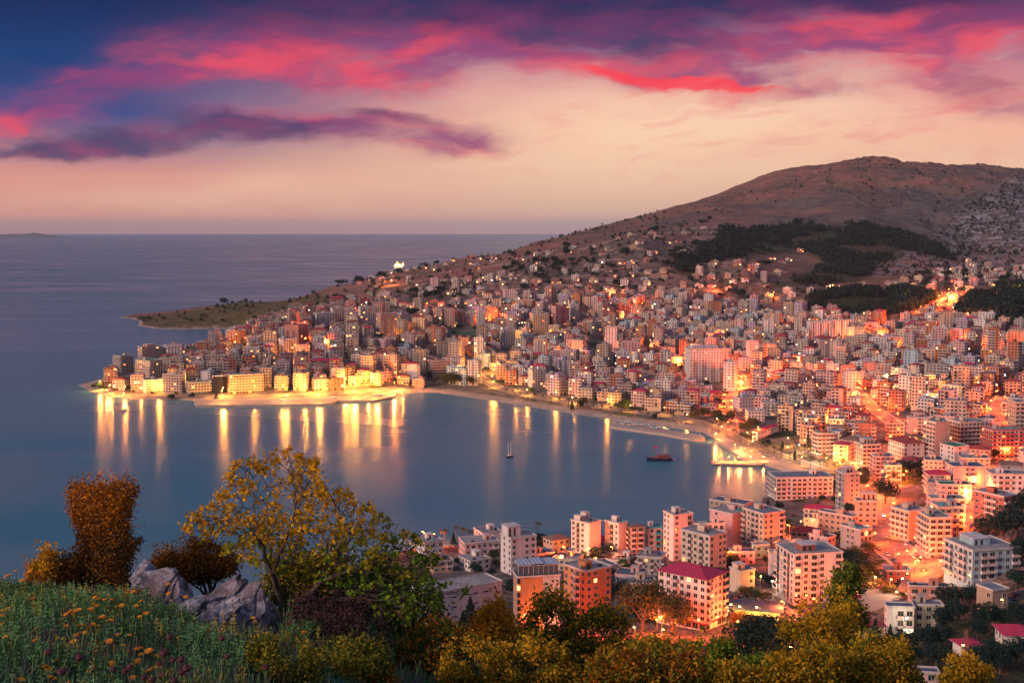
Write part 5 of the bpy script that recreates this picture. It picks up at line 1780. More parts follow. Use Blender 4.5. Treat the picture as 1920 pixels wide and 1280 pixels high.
for (k, px, py, hp, *lb) in [
    ('bigdark', 1432, 1262, 108, 'huge dark round tree left of the glowing foreground lamp'), ('olive', 1205, 1182, 92, 'tall olive-brown tree left of the crimson-roofed hotel'), ('olive', 1262, 1190, 74, 'greyish tree overlapping the left corner of the crimson-roofed hotel'),
    ('pine', 1148, 1142, 58, 'dark pine beside the bright orange block'), ('conifer', 882, 1185, 66, 'blue-green conifer in front of the long warehouse'), ('conifer', 868, 1195, 50), ('conifer', 938, 1142, 34), ('conifer', 915, 1160, 30),
    ('pine', 1660, 945, 46, 'round lamp-lit tree at the bend of the red street'), ('conifer', 1386, 1052, 32, 'dark conifer between the cream blocks'), ('green', 1367, 1048, 16), ('cypress', 1283, 1100, 20),
    ('pine', 1850, 1012, 44), ('pine2', 1880, 1018, 50), ('pine', 1905, 1012, 58), ('pine2', 1862, 1040, 30), ('pine', 1892, 992, 40), ('pine2', 1915, 1060, 50), ('pine', 1835, 1022, 30), ('pine2', 1905, 1105, 36), ('pine', 1930, 980, 60),
    ('pine', 1780, 1148, 48), ('pine2', 1818, 1140, 40), ('pine', 1792, 1166, 40), ('pine2', 1770, 1185, 46), ('pine', 1850, 1182, 48), ('pine2', 1833, 1200, 36), ('pine', 1880, 1178, 34), ('pine2', 1910, 1180, 46), ('pine', 1724, 1172, 40, 'dark pine against the grey unfinished house'),
    ('conifer', 1640, 1218, 56, 'tall narrow conifer left of the lit villa'), ('conifer', 1668, 1218, 46, 'pointed conifer right in front of the lit villa'), ('pine', 1700, 1228, 42), ('pine2', 1735, 1225, 48), ('pine', 1765, 1218, 44), ('pine2', 1712, 1250, 40), ('pine', 1755, 1252, 44),
    ('green', 1775, 1248, 32, 'lighter green tree above the manor house'), ('pine', 1840, 1262, 50), ('pine2', 1875, 1262, 46), ('pine', 1905, 1250, 50), ('pine2', 1860, 1235, 34), ('pine', 1690, 1240, 30), ('pine2', 1652, 1245, 34), ('pine', 1800, 1285, 36), ('pine2', 1620, 1240, 30),
    ('olive', 1600, 1115, 54, 'tall olive tree at the right of the balconied white block'), ('olive', 1622, 1098, 38), ('warm', 1630, 1118, 24), ('warm', 1655, 1112, 24), ('warm', 1668, 1118, 22), ('warm', 1606, 1128, 22), ('warm', 1690, 1122, 14), ('green', 1640, 1088, 22),
    ('pine', 1592, 1056, 26), ('pine', 1602, 1072, 28), ('pine2', 1612, 1060, 26), ('pine', 1625, 1075, 24), ('pine', 1460, 1090, 24), ('pine', 1445, 1100, 20), ('green', 1425, 1092, 20), ('green', 1412, 1118, 18), ('warm', 1395, 1120, 20), ('green', 1425, 1128, 22), ('warm', 1436, 1125, 16), ('warm', 1388, 1172, 26), ('warm', 1405, 1176, 24), ('green', 1422, 1176, 22), ('warm', 1440, 1172, 18),
    ('pine', 1290, 1115, 34), ('pine', 1362, 1075, 30), ('pine2', 1355, 1095, 30), ('olive', 1100, 1060, 18), ('olive', 1115, 1058, 20), ('warm', 1058, 1058, 22), ('olive', 1048, 1060, 26), ('olive', 1070, 1056, 16), ('pine', 880, 1058, 16), ('pine', 862, 1062, 18), ('pine', 925, 1050, 20), ('olive', 932, 1064, 16),
    ('conifer', 850, 1022, 24), ('olive', 1290, 1068, 14), ('green', 1240, 1068, 16), ('green', 1222, 1064, 12),
    ('pine', 1672, 905, 26), ('pine2', 1690, 898, 26), ('pine', 1705, 890, 26), ('pine2', 1722, 886, 24), ('pine', 1742, 884, 22), ('pine2', 1760, 878, 20), ('pine', 1575, 925, 26), ('pine2', 1592, 912, 26), ('pine', 1610, 918, 30), ('pine2', 1618, 905, 30), ('olive', 1560, 905, 16),
    ('pine', 1865, 862, 18), ('pine2', 1885, 858, 20), ('conifer', 1780, 732, 34, 'tall black cypress-like conifer rising over the right quarter'), ('green', 1758, 722, 14), ('pine', 1770, 726, 20), ('pine', 1655, 690, 20), ('pine2', 1668, 700, 18), ('pine', 1652, 700, 16),
    ('green', 1173, 772, 24, 'round green tree on the middle of the seafront'), ('green', 1160, 770, 18), ('olive', 1093, 762, 18), ('green', 998, 738, 12), ('olive', 845, 722, 24), ('olive', 832, 722, 20), ('olive', 880, 725, 20), ('olive', 858, 722, 22), ('olive', 815, 722, 14), ('olive', 1300, 788, 16), ('olive', 1320, 782, 18),
    ('olive', 1345, 790, 22), ('pine', 1355, 772, 16), ('pine', 1302, 757, 18), ('olive', 1372, 792, 22), ('olive', 1410, 806, 22), ('olive', 1395, 812, 20), ('cypress', 1490, 865, 22), ('cypress', 1467, 845, 20), ('cypress', 1515, 838, 26), ('green', 1225, 722, 14), ('pine', 1140, 682, 14), ('pine2', 1150, 682, 12),
    ('pine', 900, 660, 20), ('pine2', 915, 662, 18), ('pine', 890, 664, 16), ('pine2', 930, 655, 16), ('cypress', 375, 664, 16), ('green', 341, 662, 9), ('pine', 208, 708, 16, 'dark tree at the low tip of the headland'), ('warm', 190, 728, 8), ('warm', 176, 727, 7), ('warm', 200, 732, 7), ('warm', 215, 734, 7),
    ('olive', 250, 738, 7), ('olive', 285, 740, 7), ('olive', 330, 742, 7), ('pine', 420, 572, 14, 'single dark tree on the ridge of the green cape'), ('pine', 640, 566, 14), ('pine2', 648, 572, 14), ('pine', 630, 562, 12), ('pine2', 610, 570, 8), ('pine', 660, 580, 16),
    ('pine2', 1885, 620, 18), ('pine', 1100, 560, 12), ('green', 1790, 1165, 10),
]:
    put_tree(k, px, py, hp, label=lb[0] if lb else None)

_near = poly([(800, 1078), (1000, 1030), (1220, 1015), (1440, 985), (1470, 935), (1600, 925), (1640, 1050), (1560, 1070), (1440, 1120), (1360, 1120), (1240, 1110), (1160, 1120), (1050, 1070), (900, 1085)])
_nr = random.Random(12)
_c = 0
while _c < 84:
    _x, _y = _nr.uniform(-60, 250), _nr.uniform(480, 860)
    if not inside(_x, _y, _near)[0] or (np.hypot(FOOTA[:, 0] - _x, FOOTA[:, 1] - _y) < FOOTA[:, 2] + 3).any() or any(abs(_x - p[0]) < 9 and abs(_y - p[1]) < 9 for p in placed): continue
    if (np.hypot(ROADPTS[:, 0] - _x, ROADPTS[:, 1] - _y) < ROADPTS[:, 2] + 3).any(): continue
    _c += 1
    put_tree(_nr.choice(['pine2', 'olive', 'green', 'warm', 'pine']), xyz=(_x, _y, ground(_x, _y)), scale=_nr.uniform(.35, .75))

# palms along the seafront
for px, py in [(950, 742), (962, 744), (975, 747), (990, 748), (1003, 752), (1018, 754), (1034, 757), (1050, 760), (1066, 763), (1082, 766), (1100, 770), (1113, 771), (1128, 775), (1145, 778), (1185, 782), (1200, 783), (1215, 787), (1232, 787), (1262, 791), (1350, 812), (1362, 808), (1376, 822), (1386, 818), (1390, 830), (1402, 836),
               (1412, 832), (1425, 842), (1440, 848), (1452, 852), (1465, 858), (1480, 866), (1500, 872), (1520, 878), (1538, 880), (1552, 876), (1566, 886), (1580, 880), (1508, 852), (1530, 862), (1545, 868), (1487, 840), (855, 1012), (868, 1016), (833, 1020), (880, 1018), (1008, 1006)]:
    put_tree('palm', px, py, scale=rt.uniform(.95, 1.25))

# trees over slopes and town, real places
def scatter_trees(polyw, n, kinds, seed, cap=None, smin=.8, smax=1.5, single=True, avoid=True):
    r = random.Random(seed)
    xs = [p[0] for p in polyw]; ys = [p[1] for p in polyw]
    out_ = []
    tries = 0
    while len(out_) < n and tries < n * 30:
        tries += 1
        x, y = r.uniform(min(xs), max(xs)), r.uniform(min(ys), max(ys))
        if not inside(x, y, polyw)[0]: continue
        px_, py_ = proj(x, y, ground(x, y))
        if not (-30 < px_ < 1950): continue
        if avoid and any(abs(x - p[0]) < 11 and abs(y - p[1]) < 11 for p in placed): continue
        if avoid and any(abs(x - f[0]) < f[2] + 4 and abs(y - f[1]) < f[2] + 4 for f in FOOT): continue
        if (np.hypot(ROADPTS[:, 0] - x, ROADPTS[:, 1] - y) < ROADPTS[:, 2] + 3).any(): continue
        out_.append((x, y, r.uniform(smin, smax), r.choice(kinds)))
    return out_


SUBL = [tuple(p) for p in SUB]
trees = scatter_trees(SUBL, 120, ['far', 'far2', 'farc', 'far'], 1, smin=.8, smax=1.7)
trees += scatter_trees(TERR, 90, ['far', 'far2', 'far'], 2, smin=.7, smax=2.0)
trees += scatter_trees([tuple(p) for p in TOWN], 150, ['far', 'far', 'farc'], 3, smin=.6, smax=1.1)
random.Random(3).shuffle(trees)
for x, y, s, k in trees[:290]:
    put_tree(k, xyz=(x, y, ground(x, y)), scale=s)

# woods seen as one mass
def forest(name, label, polys, n, seed, smin=1.0, smax=1.8, mat=L_PINE, nl=90, lsz=1.9, gap=.40):
    g = np.random.default_rng(seed)
    protos = []
    for k in range(5):
        P, O = crown_points(nl, 9, 8, 'round' if k % 2 else 'cone', g)
        P[:, 2] += .6
        protos.append(leaf_quads(P, lsz, g, out=O * .6, aspect=.8)[0])
    VV = []
    r = random.Random(seed)
    for pw, cnt in zip(polys, n):
        pts = [q for q in scatter_trees([tuple(p) for p in pw], int(cnt * 1.5), ['x'], seed, smin=smin, smax=smax, avoid=False) if float(vnoise(np.array([q[0]]), np.array([q[1]]), 70, 5)[0]) > gap + r.uniform(-.12, .12)]
        for x, y, s, _ in pts:
            t = r.uniform(0, 6.28)
            c, sn = math.cos(t), math.sin(t)
            v = protos[r.randrange(5)] * s
            VV.append(np.stack([v[:, 0] * c - v[:, 1] * sn + x, v[:, 0] * sn + v[:, 1] * c + y, v[:, 2] + ground(x, y)], 1))
    V = np.concatenate(VV)
    o = bpy.data.objects.new(name, fast_mesh(name, V, np.arange(len(V)).reshape(-1, 4), [mat]))
    COL.objects.link(o)
    tag(o, label, 'woodland', kind='stuff')


forest('hill_woods', 'dark pine woods covering the knoll and slopes above the town', [WOOD, WOODB, WOODC], [1500, 620, 520], 4, gap=.43)
RIDGE = poly([(880, 478), (1100, 428), (1300, 386), (1440, 352), (1520, 330), (1620, 296), (1800, 312), (1985, 330), (1985, 480), (1840, 480), (1700, 400), (1500, 360), (1300, 410), (1100, 445), (900, 485)])
forest('hill_scrub', 'low dark bushes dotted along the bare mountain side', [RIDGE, SPUR, MEAD, TERR, SUBL], [520, 480, 60, 330, 260], 6, smin=.3, smax=1.0, mat=L_DARK, nl=40, lsz=3.2, gap=.2)

# ---------------------------------------------------------------- street lamps
GLOW = {}
for k, c, s in (('r', (1.0, 0.20, 0.035), 60), ('o', (1.0, 0.36, 0.06), 60), ('y', (1.0, 0.58, 0.14), 60), ('w', (1.0, 0.85, 0.6), 60)):
    GLOW[k] = plain('lamp_glow_' + k, c, 0.5, emit=c, es=s * .5)
    GLOW[k].cycles.emission_sampling = 'NONE'
for m in (LITW, LITR, LITC): m.cycles.emission_sampling = 'NONE'
LCOL = {'r': (1.0, 0.125, 0.02), 'o': (1.0, 0.27, 0.05), 'y': (1.0, 0.37, 0.05), 'w': (1.0, 0.8, 0.5)}
LNAME = {'r': 'red-orange', 'o': 'orange', 'y': 'golden', 'w': 'white'}
LAMPME = {}
LIGHTD = {}
NL = [0]


def street_lamp(x, y, z, c='r', power=1.0, rz=0.0, big=1.0, h=7.0, label=None):
    key = (c, h)
    if key not in LAMPME:
        mb = MB()
        mb.tube((0, 0, -1), (0, 0, h), .13, .08, 6)
        mb.tube((0, 0, h), (1.1, 0, h + .35), .06, .05, 5)
        pm = bpy.data.meshes.new('pole'); pm.from_pydata(mb.v, [], mb.f); pm.materials.append(METAL)
        mb = MB(); mb.ball((1.4, 0, h + .22), .34, 8, 5, 0, 1.25, .9, .62)
        hm = bpy.data.meshes.new('lamp_head'); hm.from_pydata(mb.v, [], mb.f); hm.materials.append(GLOW[c])
        LAMPME[key] = (pm, hm)
    pk_ = (c, round(power, 2))
    if pk_ not in LIGHTD:
        l = bpy.data.lights.new('bulb', 'POINT')
        l.energy = (25000 if c == 'r' else 13000 if c == 'o' else 8500) * power
        l.color = LCOL[c]
        l.shadow_soft_size = .45
        LIGHTD[pk_] = l
    root = empty('street_lamp', (x, y, z), rz)
    link_child('pole', LAMPME[key][0], root, (0, 0, 0))
    hd = link_child('lamp_head', LAMPME[key][1], root, (0, 0, 0))
    if big != 1:
        hd.scale = (big, big, 1)
    b = bpy.data.objects.new('bulb', LIGHTD[pk_]); COL.objects.link(b); b.parent = root
    b.location = (1.4, 0, h - .4)
    tag(root, label, 'street lamp', 'street lamps glowing along the streets')
    if not label: lab_later(root, f"{LNAME[c]} street lamp", x, y, z + h)
    NL[0] += 1
    return root


for nm, (ln, wd, c, stp, pw) in ROADW.items():
    if not stp: continue
    acc = stp * .4
    side = 1
    for (a, b) in zip(ln[:-1], ln[1:]):
        L_ = math.hypot(b[0] - a[0], b[1] - a[1])
        acc += L_
        if acc >= stp:
            acc = 0
            nx, ny = -(b[1] - a[1]) / L_, (b[0] - a[0]) / L_
            o_ = (wd / 2 + .9) * side
            x, y = a[0] + nx * o_, a[1] + ny * o_
            if abs(x / y) > .5: continue
            street_lamp(x, y, ground(x, y), c, pw * (1.15 if y < 1200 else 2.2), math.atan2(-ny * side, -nx * side))
            side = -side

# lamps in courts and lanes whose glow the photograph shows
EXTRA = [  # px, py, colour, power
    (1345, 645, 'r', 1.6), (1140, 560, 'r', 1.6), (1185, 575, 'r', 1.6), (1340, 548, 'r', 1.5), (905, 605, 'r', 1.8), (925, 608, 'r', 1.8), (945, 602, 'r', 1.8), (960, 600, 'r', 1.5), (935, 618, 'r', 1.8), (800, 580, 'r', 1.2), (985, 640, 'y', 2.4), (1050, 632, 'y', 1.6),
    (890, 690, 'y', 2.6), (885, 705, 'y', 2.6), (930, 700, 'y', 1.8), (770, 645, 'y', 1.8), (545, 680, 'o', 2.4), (548, 690, 'o', 2.4), (440, 655, 'o', 2), (460, 665, 'y', 2), (555, 632, 'r', 2.4), (575, 648, 'r', 2), (610, 655, 'r', 1.5), (680, 598, 'r', 1.6), (735, 535, 'o', 2.6), (718, 528, 'o', 2.2), (760, 620, 'o', 1.5),
    (205, 738, 'y', 1.6), (190, 731, 'y', 2.2), (235, 742, 'y', 1.6), (298, 738, 'y', 2.0), (530, 742, 'y', 3), (600, 742, 'y', 3), (665, 736, 'y', 4), (705, 736, 'y', 3), (418, 744, 'y', 3.4), (648, 726, 'y', 3.2), (690, 722, 'y', 3), (570, 738, 'y', 2), (340, 725, 'y', 1.6), (480, 740, 'y', 1.6), (740, 734, 'o', 3),
    (1440, 640, 'r', 1.6), (1515, 622, 'r', 1.4), (1590, 640, 'r', 1.8), (1620, 648, 'o', 1.8), (1650, 640, 'r', 1.4), (1668, 625, 'r', 1.5), (1700, 655, 'r', 1.5), (1480, 655, 'r', 1.6), (1500, 690, 'r', 1.5), (1420, 690, 'r', 1.5), (1400, 740, 'r', 2.0), (1380, 712, 'y', 1.5), (1395, 728, 'r', 2), (1270, 690, 'r', 1.4),
    (1200, 672, 'r', 1.3), (1080, 676, 'r', 1.4), (1430, 600, 'o', 1.4), (1450, 560, 'r', 1.2), (1560, 545, 'o', 1.2), (1780, 570, 'r', 2.6), (1765, 560, 'r', 2.4), (1792, 552, 'r', 2.4), (1735, 585, 'r', 1.6), (1855, 600, 'r', 1.4), (1870, 562, 'r', 1.4), (1700, 562, 'o', 1), (1820, 548, 'o', 1), (1905, 548, 'o', 1.2),
    (1815, 600, 'r', 1.6), (1740, 660, 'r', 1.4), (1770, 690, 'r', 1.4), (1735, 735, 'r', 1.8), (1860, 740, 'r', 1.8), (1775, 748, 'o', 1.3), (1835, 735, 'y', 1.2), (1870, 724, 'y', 1.2), (1850, 712, 'y', 1.2), (1660, 720, 'y', 1), (1600, 760, 'o', 1), (1560, 802, 'r', 1.3), (1580, 820, 'r', 1.5), (1600, 830, 'r', 1.4),
    (1660, 752, 'o', 1.2), (1720, 765, 'o', 1.2), (1760, 760, 'w', 1.3), (1790, 785, 'r', 1.4), (1820, 790, 'r', 1.5), (1885, 860, 'r', 1.2), (1560, 868, 'y', 2.6), (1548, 876, 'y', 2.6), (1534, 868, 'w', 1.4), (1500, 852, 'w', 1.6), (1512, 842, 'y', 1.6), (1570, 860, 'y', 2.2), (1582, 868, 'y', 2.2), (1480, 838, 'y', 1.4),
    (1590, 895, 'o', 1.4), (1420, 822, 'y', 1.2), (1640, 935, 'r', 1.2), (1625, 950, 'r', 1.2), (1598, 935, 'r', 1), (1690, 910, 'r', 1.6), (1680, 902, 'o', 1.6), (1700, 902, 'r', 1.2), (1478, 1042, 'r', 1.4), (1465, 1045, 'r', 1.4), (1440, 1058, 'r', 1.0), (1520, 998, 'o', 1.3), (1500, 1002, 'o', 1.3), (1480, 1008, 'r', 1.0), (1370, 1062, 'r', .8),
    (1222, 1076, 'r', .9), (1250, 1066, 'r', .8), (1100, 1052, 'o', 1.0), (1056, 1068, 'r', .9), (1060, 1052, 'o', 1.0), (1148, 1052, 'r', .9), (1112, 1072, 'o', .6), (982, 1185, 'o', 1.0), (1010, 1182, 'o', .9), (1232, 1195, 'r', 1.2), (1240, 1190, 'r', 1.2), (1345, 1194, 'r', .6), (1370, 1180, 'r', .7), (1380, 1198, 'r', 1.2),
    (1310, 1200, 'r', 1.2), (1390, 1208, 'r', 1.2), (1130, 1195, 'r', .9), (1072, 1180, 'r', 1.0), (1490, 1150, 'r', 1.2), (1510, 1150, 'r', 1.2), (1530, 1155, 'r', 1.2), (1470, 1160, 'r', 1), (1700, 1108, 'r', 1.4), (1730, 1075, 'r', 1.5), (1745, 1060, 'r', 1.4), (1760, 1080, 'r', 1.3), (1700, 1062, 'r', 1.3), (1772, 1092, 'r', 1.2),
    (1693, 1118, 'w', 1.2), (1640, 1114, 'y', .9), (1612, 1125, 'y', .5), (1668, 1116, 'y', .9), (1686, 1145, 'y', .5), (1425, 1108, 'y', .6), (1448, 1118, 'w', .4), (1376, 1168, 'y', .8), (1392, 1172, 'y', .7), (1425, 1172, 'y', .6), (1693, 1195, 'w', .5), (1490, 1255, 'y', .4),
    (1240, 1215, 'o', .6), (1190, 1210, 'o', .5), (1814, 1255, 'o', .3), (795, 1020, 'r', 1.6), (812, 1025, 'r', 1.4), (1880, 1160, 'y', .15),
]
for (px, py, c, pw) in EXTRA:
    x, y, z = land(px, py)
    if y < 1000: pw = min(pw, 1.2)
    if (np.abs(FOOTA[:, 0] - x) + np.abs(FOOTA[:, 1] - y) < FOOTA[:, 2] * .7).any():
        y -= 9; z = ground(x, y)
    street_lamp(x, y, z, c, pw * (.4 if y < 560 else .8 if y < 700 else 1.1 if y < 1000 else 2.5), rt.uniform(0, 6.28), h=7.0 if y < 1000 else 9.5)
print('lamps', NL[0])
# jetty and quay edge lamps
for i, px in enumerate([1345, 1363, 1382, 1404, 1428]):
    x, y = onplane(px, 866, 1.7)
    street_lamp(x, y, 1.7, 'o', .5, 0, h=4.0)
for px, py in [(418, 757), (538, 757), (598, 756), (663, 748), (707, 748)]:
    x, y = onplane(px, py, 2.3)
    street_lamp(x, y + 2, 2.3, 'y', 2.4, -1.57, h=9.0)
for px, py in [(740, 741), (1342, 824), (1378, 846), (1390, 852), (232, 746), (200, 740)]:
    x, y = onplane(px, py, 2.3)
    street_lamp(x, y + 2, max(ground(x, y + 2), 1.5), 'o', 1.6, -1.57, h=6.0)


# ---------------------------------------------------------------- boats
HULLW = plain('hull_white', (0.7, 0.68, 0.66), 0.4)
HULLN = plain('hull_navy', (0.01, 0.025, 0.07), 0.35)
WOODR = plain('varnished_wood', (0.28, 0.05, 0.04), 0.5, 0.2, 1.0)
MAST = plain('mast_paint', (0.62, 0.55, 0.48), 0.5)
FLAGR = plain('flag_red', (0.75, 0.0, 0.06), 0.8)
CLOTHW = plain('parasol_cloth', (0.66, 0.60, 0.54), 0.9)
CLOTHT = plain('parasol_teal', (0.08, 0.34, 0.33), 0.9)


def hull(mb, L_, B_, H_, m=0, md=1, sheer=.5, n=12):
    """pointed hull along x, bow at -x"""
    secs = []
    for i in range(n + 1):
        t = i / n
        x = -L_ / 2 + L_ * t
        b = B_ / 2 * min(1.0, math.sin(min(t * 1.6, 1) * math.pi / 2) ** .7) * (1 - .25 * max(0, t - .7) / .3)
        zt = H_ + sheer * ((1 - t) ** 2 * 1.2 + (max(0, t - .6)) ** 2 * 2)
        secs.append([(x, -b, zt), (x, -b * .75, H_ * .25), (x, -b * .25, -.5), (x, b * .25, -.5), (x, b * .75, H_ * .25), (x, b, zt)])
    for s, q in zip(secs[:-1], secs[1:]):
        for k in range(5):
            mb.quad(s[k], q[k], q[k + 1], s[k + 1], m)
        mb.quad(s[0], s[5], q[5], q[0], md)
    mb.f.append(tuple(len(mb.v) + k for k in range(6))); mb.v += secs[-1]; mb.m.append(m)


# gulet
x, y = onplane(1236, 864)
g = empty('wooden_gulet', (x, y, 0), .05)
tag(g, 'red wooden two-masted gulet with navy hull and red flag anchored in the bay', 'boat')
mb = MB(); hull(mb, 20, 5.4, 2.3, 0, 1, 1.0); mb.build('hull', [HULLN, WOODR], g)
mb = MB(); mb.box(-5, 8.6, -2.2, 2.2, 2.35, 2.9, 0); mb.box(-2, 8.2, -1.9, 1.9, 2.603, 3.6, 1)
for k in range(6): mb.box(-1.6 + k * 1.6, -.8 + k * 1.6, -1.95, -1.903, 2.9, 3.3, 2)
mb.build('deckhouse', [WOODR, WOODR, GLASS], g)
mb = MB(); mb.box(-2.4, 8.8, -2.3, 2.3, 4.7, 4.85, 0)
for sx in (-2, 3, 8.3):
    for sy in (-2, 2): mb.tube((sx, sy, 2.6), (sx, sy, 4.7), .06, .06, 5)
mb.build('sun_deck', [WOODR], g)
for mx, mh in ((-4, 11.5), (4.2, 12.5)):
    mb = MB(); mb.tube((mx, 0, 1.7), (mx, 0, mh), .16, .08, 6); mb.tube((mx, 0, 4.9), (mx + 4.2, 0, 5.3), .09, .07, 5)
    mb.tube((mx, 0, mh), (mx + 4.2, 0, 2.5), .025, .025, 3); mb.tube((mx, 0, mh), (mx - 3.5, 0, 2.2), .025, .025, 3)
    mb.build('mast', [plain('dark_mast', (.10, .06, .05), .6) if mx < 0 else bpy.data.materials['dark_mast']], g)
mb = MB(); mb.tube((-9.0, 0, 2.7), (-13, 0, 3.6), .13, .06, 6); mb.build('bowsprit', [WOODR], g)
mb = MB()
for k in range(4):
    mb.quad((-4 + k * .55, .1 * math.sin(k * 1.4), 10.4), (-4 + (k + 1) * .55, .1 * math.sin((k + 1) * 1.4), 10.3), (-4 + (k + 1) * .55, .1 * math.sin((k + 1) * 1.4), 11.7), (-4 + k * .55, .1 * math.sin(k * 1.4), 11.8))
    mb.quad((-4 + k * .55, .1 * math.sin(k * 1.4) + .03, 10.4), (-4 + k * .55, .1 * math.sin(k * 1.4) + .03, 11.8), (-4 + (k + 1) * .55, .1 * math.sin((k + 1) * 1.4) + .03, 11.7), (-4 + (k + 1) * .55, .1 * math.sin((k + 1) * 1.4) + .03, 10.3))
mb.build('flag', [FLAGR], g)
x2, y2 = onplane(1258, 861)
dg = empty('dinghy', (x2 + 1.4, y2, 0), .05)
tag(dg, 'small white dinghy floating at the stern of the red gulet', 'dinghy')
mb = MB(); hull(mb, 4.4, 1.8, .55, 0, 0, .2, 8); mb.build('hull', [HULLW], dg)
mb = MB(); mb.box(-.3, .1, -.7, .7, .5, .62, 0); mb.build('seat', [WOODR], dg)

# two-masted yacht
x, y = onplane(955, 857)
g = empty('sailing_yacht', (x, y, 0), 1.05)
tag(g, 'small dark-hulled yacht with two bare white masts anchored mid-bay', 'boat')
mb = MB(); hull(mb, 9.5, 3.0, 1.15, 0, 1, .6); mb.build('hull', [plain('hull_black', (.015, .015, .02), .4), MAST], g)
mb = MB(); mb.box(-1.6, 2.8, -.9, .9, 1.2, 1.95, 0); mb.build('cabin', [MAST], g)
for mx in (-1.7, 2.3):
    mb = MB(); mb.tube((mx, 0, 1.0), (mx, 0, 12.2), .24, .17, 6); mb.tube((mx, 0, 2.6), (mx + 2.8, 0, 2.7), .14, .1, 5); mb.build('mast', [HULLW], g)

# ferries and small craft at the quay
def small_boat(px, py, L_, H_, rz, label, cabin=True, hm=None, z=0):
    x, y = onplane(px, py)
    g = empty('motor_boat', (x, y, z), rz)
    tag(g, label, 'boat', 'boats moored along the quays')
    mb = MB(); hull(mb, L_, L_ * .26, H_, 0, 1, H_ * .35); mb.build('hull', [hm or HULLW, MAST], g)
    if cabin:
        mb = MB(); mb.box(-L_ * .12, L_ * .3, -L_ * .09, L_ * .09, H_ + .05, H_ + L_ * .10, 0); mb.quad((-L_ * .12 - .02, -L_ * .08, H_ + L_ * .04), (-L_ * .12 - .02, L_ * .08, H_ + L_ * .04), (-L_ * .12 - .02, L_ * .08, H_ + L_ * .09), (-L_ * .12 - .02, -L_ * .08, H_ + L_ * .09), 1)
        mb.quad((-L_ * .1, -L_ * .09 - .02, H_ + L_ * .045), (L_ * .28, -L_ * .09 - .02, H_ + L_ * .045), (L_ * .28, -L_ * .09 - .02, H_ + L_ * .08), (-L_ * .1, -L_ * .09 - .02, H_ + L_ * .08), 1)
        mb.build('cabin', [HULLW, GLASS], g)


small_boat(530, 757, 27, 2.2, .02, 'long white ferry moored at the west quay')
small_boat(627, 750, 17, 1.8, 2.0, 'dark-hulled excursion boat moored where the quay turns in', hm=HULLN)
small_boat(705, 746, 26, 1.6, .05, 'low white ferry lying along the brightly lit quay')
small_boat(742, 741, 9, 1.1, 1.9, 'small white boat at the right end of the lit quay')
small_boat(758, 743, 7, .9, .4, 'tiny white boat anchored off the west beach')
small_boat(232, 770, 8, 1.0, 1.2, 'little pale boat anchored off the headland tip')
for k, (px, py) in enumerate([(1292, 817), (1299, 818.5), (1306, 820), (1313, 820.5), (1330, 812), (1326, 809)]):
    small_boat(px, py - 3.5 if k < 4 else py, 5.5, .8, 1.6 + .1 * k, ['first', 'second', 'third', 'fourth', 'fifth', 'sixth'][k] + ' small white motorboat from the left at the marina head', z=0)

# parasols and huts on the marina pier
pp = bpy.data.meshes.new('canopy')
mb = MB()
for i in range(8):
    a, b = i * math.pi / 4, (i + 1) * math.pi / 4
    mb.tri((1.6 * math.cos(a), 1.6 * math.sin(a), 2.3), (1.6 * math.cos(b), 1.6 * math.sin(b), 2.3), (0, 0, 3.0))
    mb.tri((1.6 * math.cos(b), 1.6 * math.sin(b), 2.27), (1.6 * math.cos(a), 1.6 * math.sin(a), 2.27), (0, 0, 2.95))
pp.from_pydata(mb.v, [], mb.f); pp.materials.append(CLOTHW)
mb = MB(); mb.tube((0, 0, 0), (0, 0, 2.9), .05, .05, 5)
pq = bpy.data.meshes.new('pole'); pq.from_pydata(mb.v, [], mb.f); pq.materials.append(METAL)
r = random.Random(4)
for k in range(34):
    t = k / 33
    px, py = (1165 + t * 120, 794.5 + t * 19 + r.uniform(-2, 1.5)) if k < 26 else (1480 - (k - 26) * 14, 873 - (k - 26) * 4.3)
    x, y = onplane(px, py, 1.9)
    p_ = empty('parasol', (x, y, 1.9 if k < 26 else 2.4))
    c_ = link_child('canopy', pp, p_, (0, 0, 0)); link_child('pole', pq, p_, (0, 0, 0))
    if k % 4 == 1: slotlink(c_, 0, CLOTHT)
    tag(p_, None, 'parasol', 'parasols on the marina pier and beach')
    lab_later(p_, ('teal' if k % 4 == 1 else 'cream') + ' parasol', x, y, 4)
for k, px in enumerate((1152, 1168, 1180)):
    x, y = onplane(px, 792 + (px - 1152) * .14, 1.9)
    h_ = empty('kiosk', (x, y, 1.9), -.3)
    mb = MB(); mb.box(-1.6, 1.6, -1.4, 1.4, 0, 2.4, 0); mb.quad((-1, -1.43, .9), (1, -1.43, .9), (1, -1.43, 2), (-1, -1.43, 2), 1); mb.build('wall', [TRIM, DARK], h_)
    mb = MB(); mb.box(-2, 2, -1.8, 1.8, 2.403, 2.6, 0); mb.build('roof', [TRIM], h_)
    tag(h_, ['leftmost', 'middle', 'rightmost'][k] + ' white beach kiosk at the outer end of the marina pier', 'kiosk', 'kiosks on the marina pier')

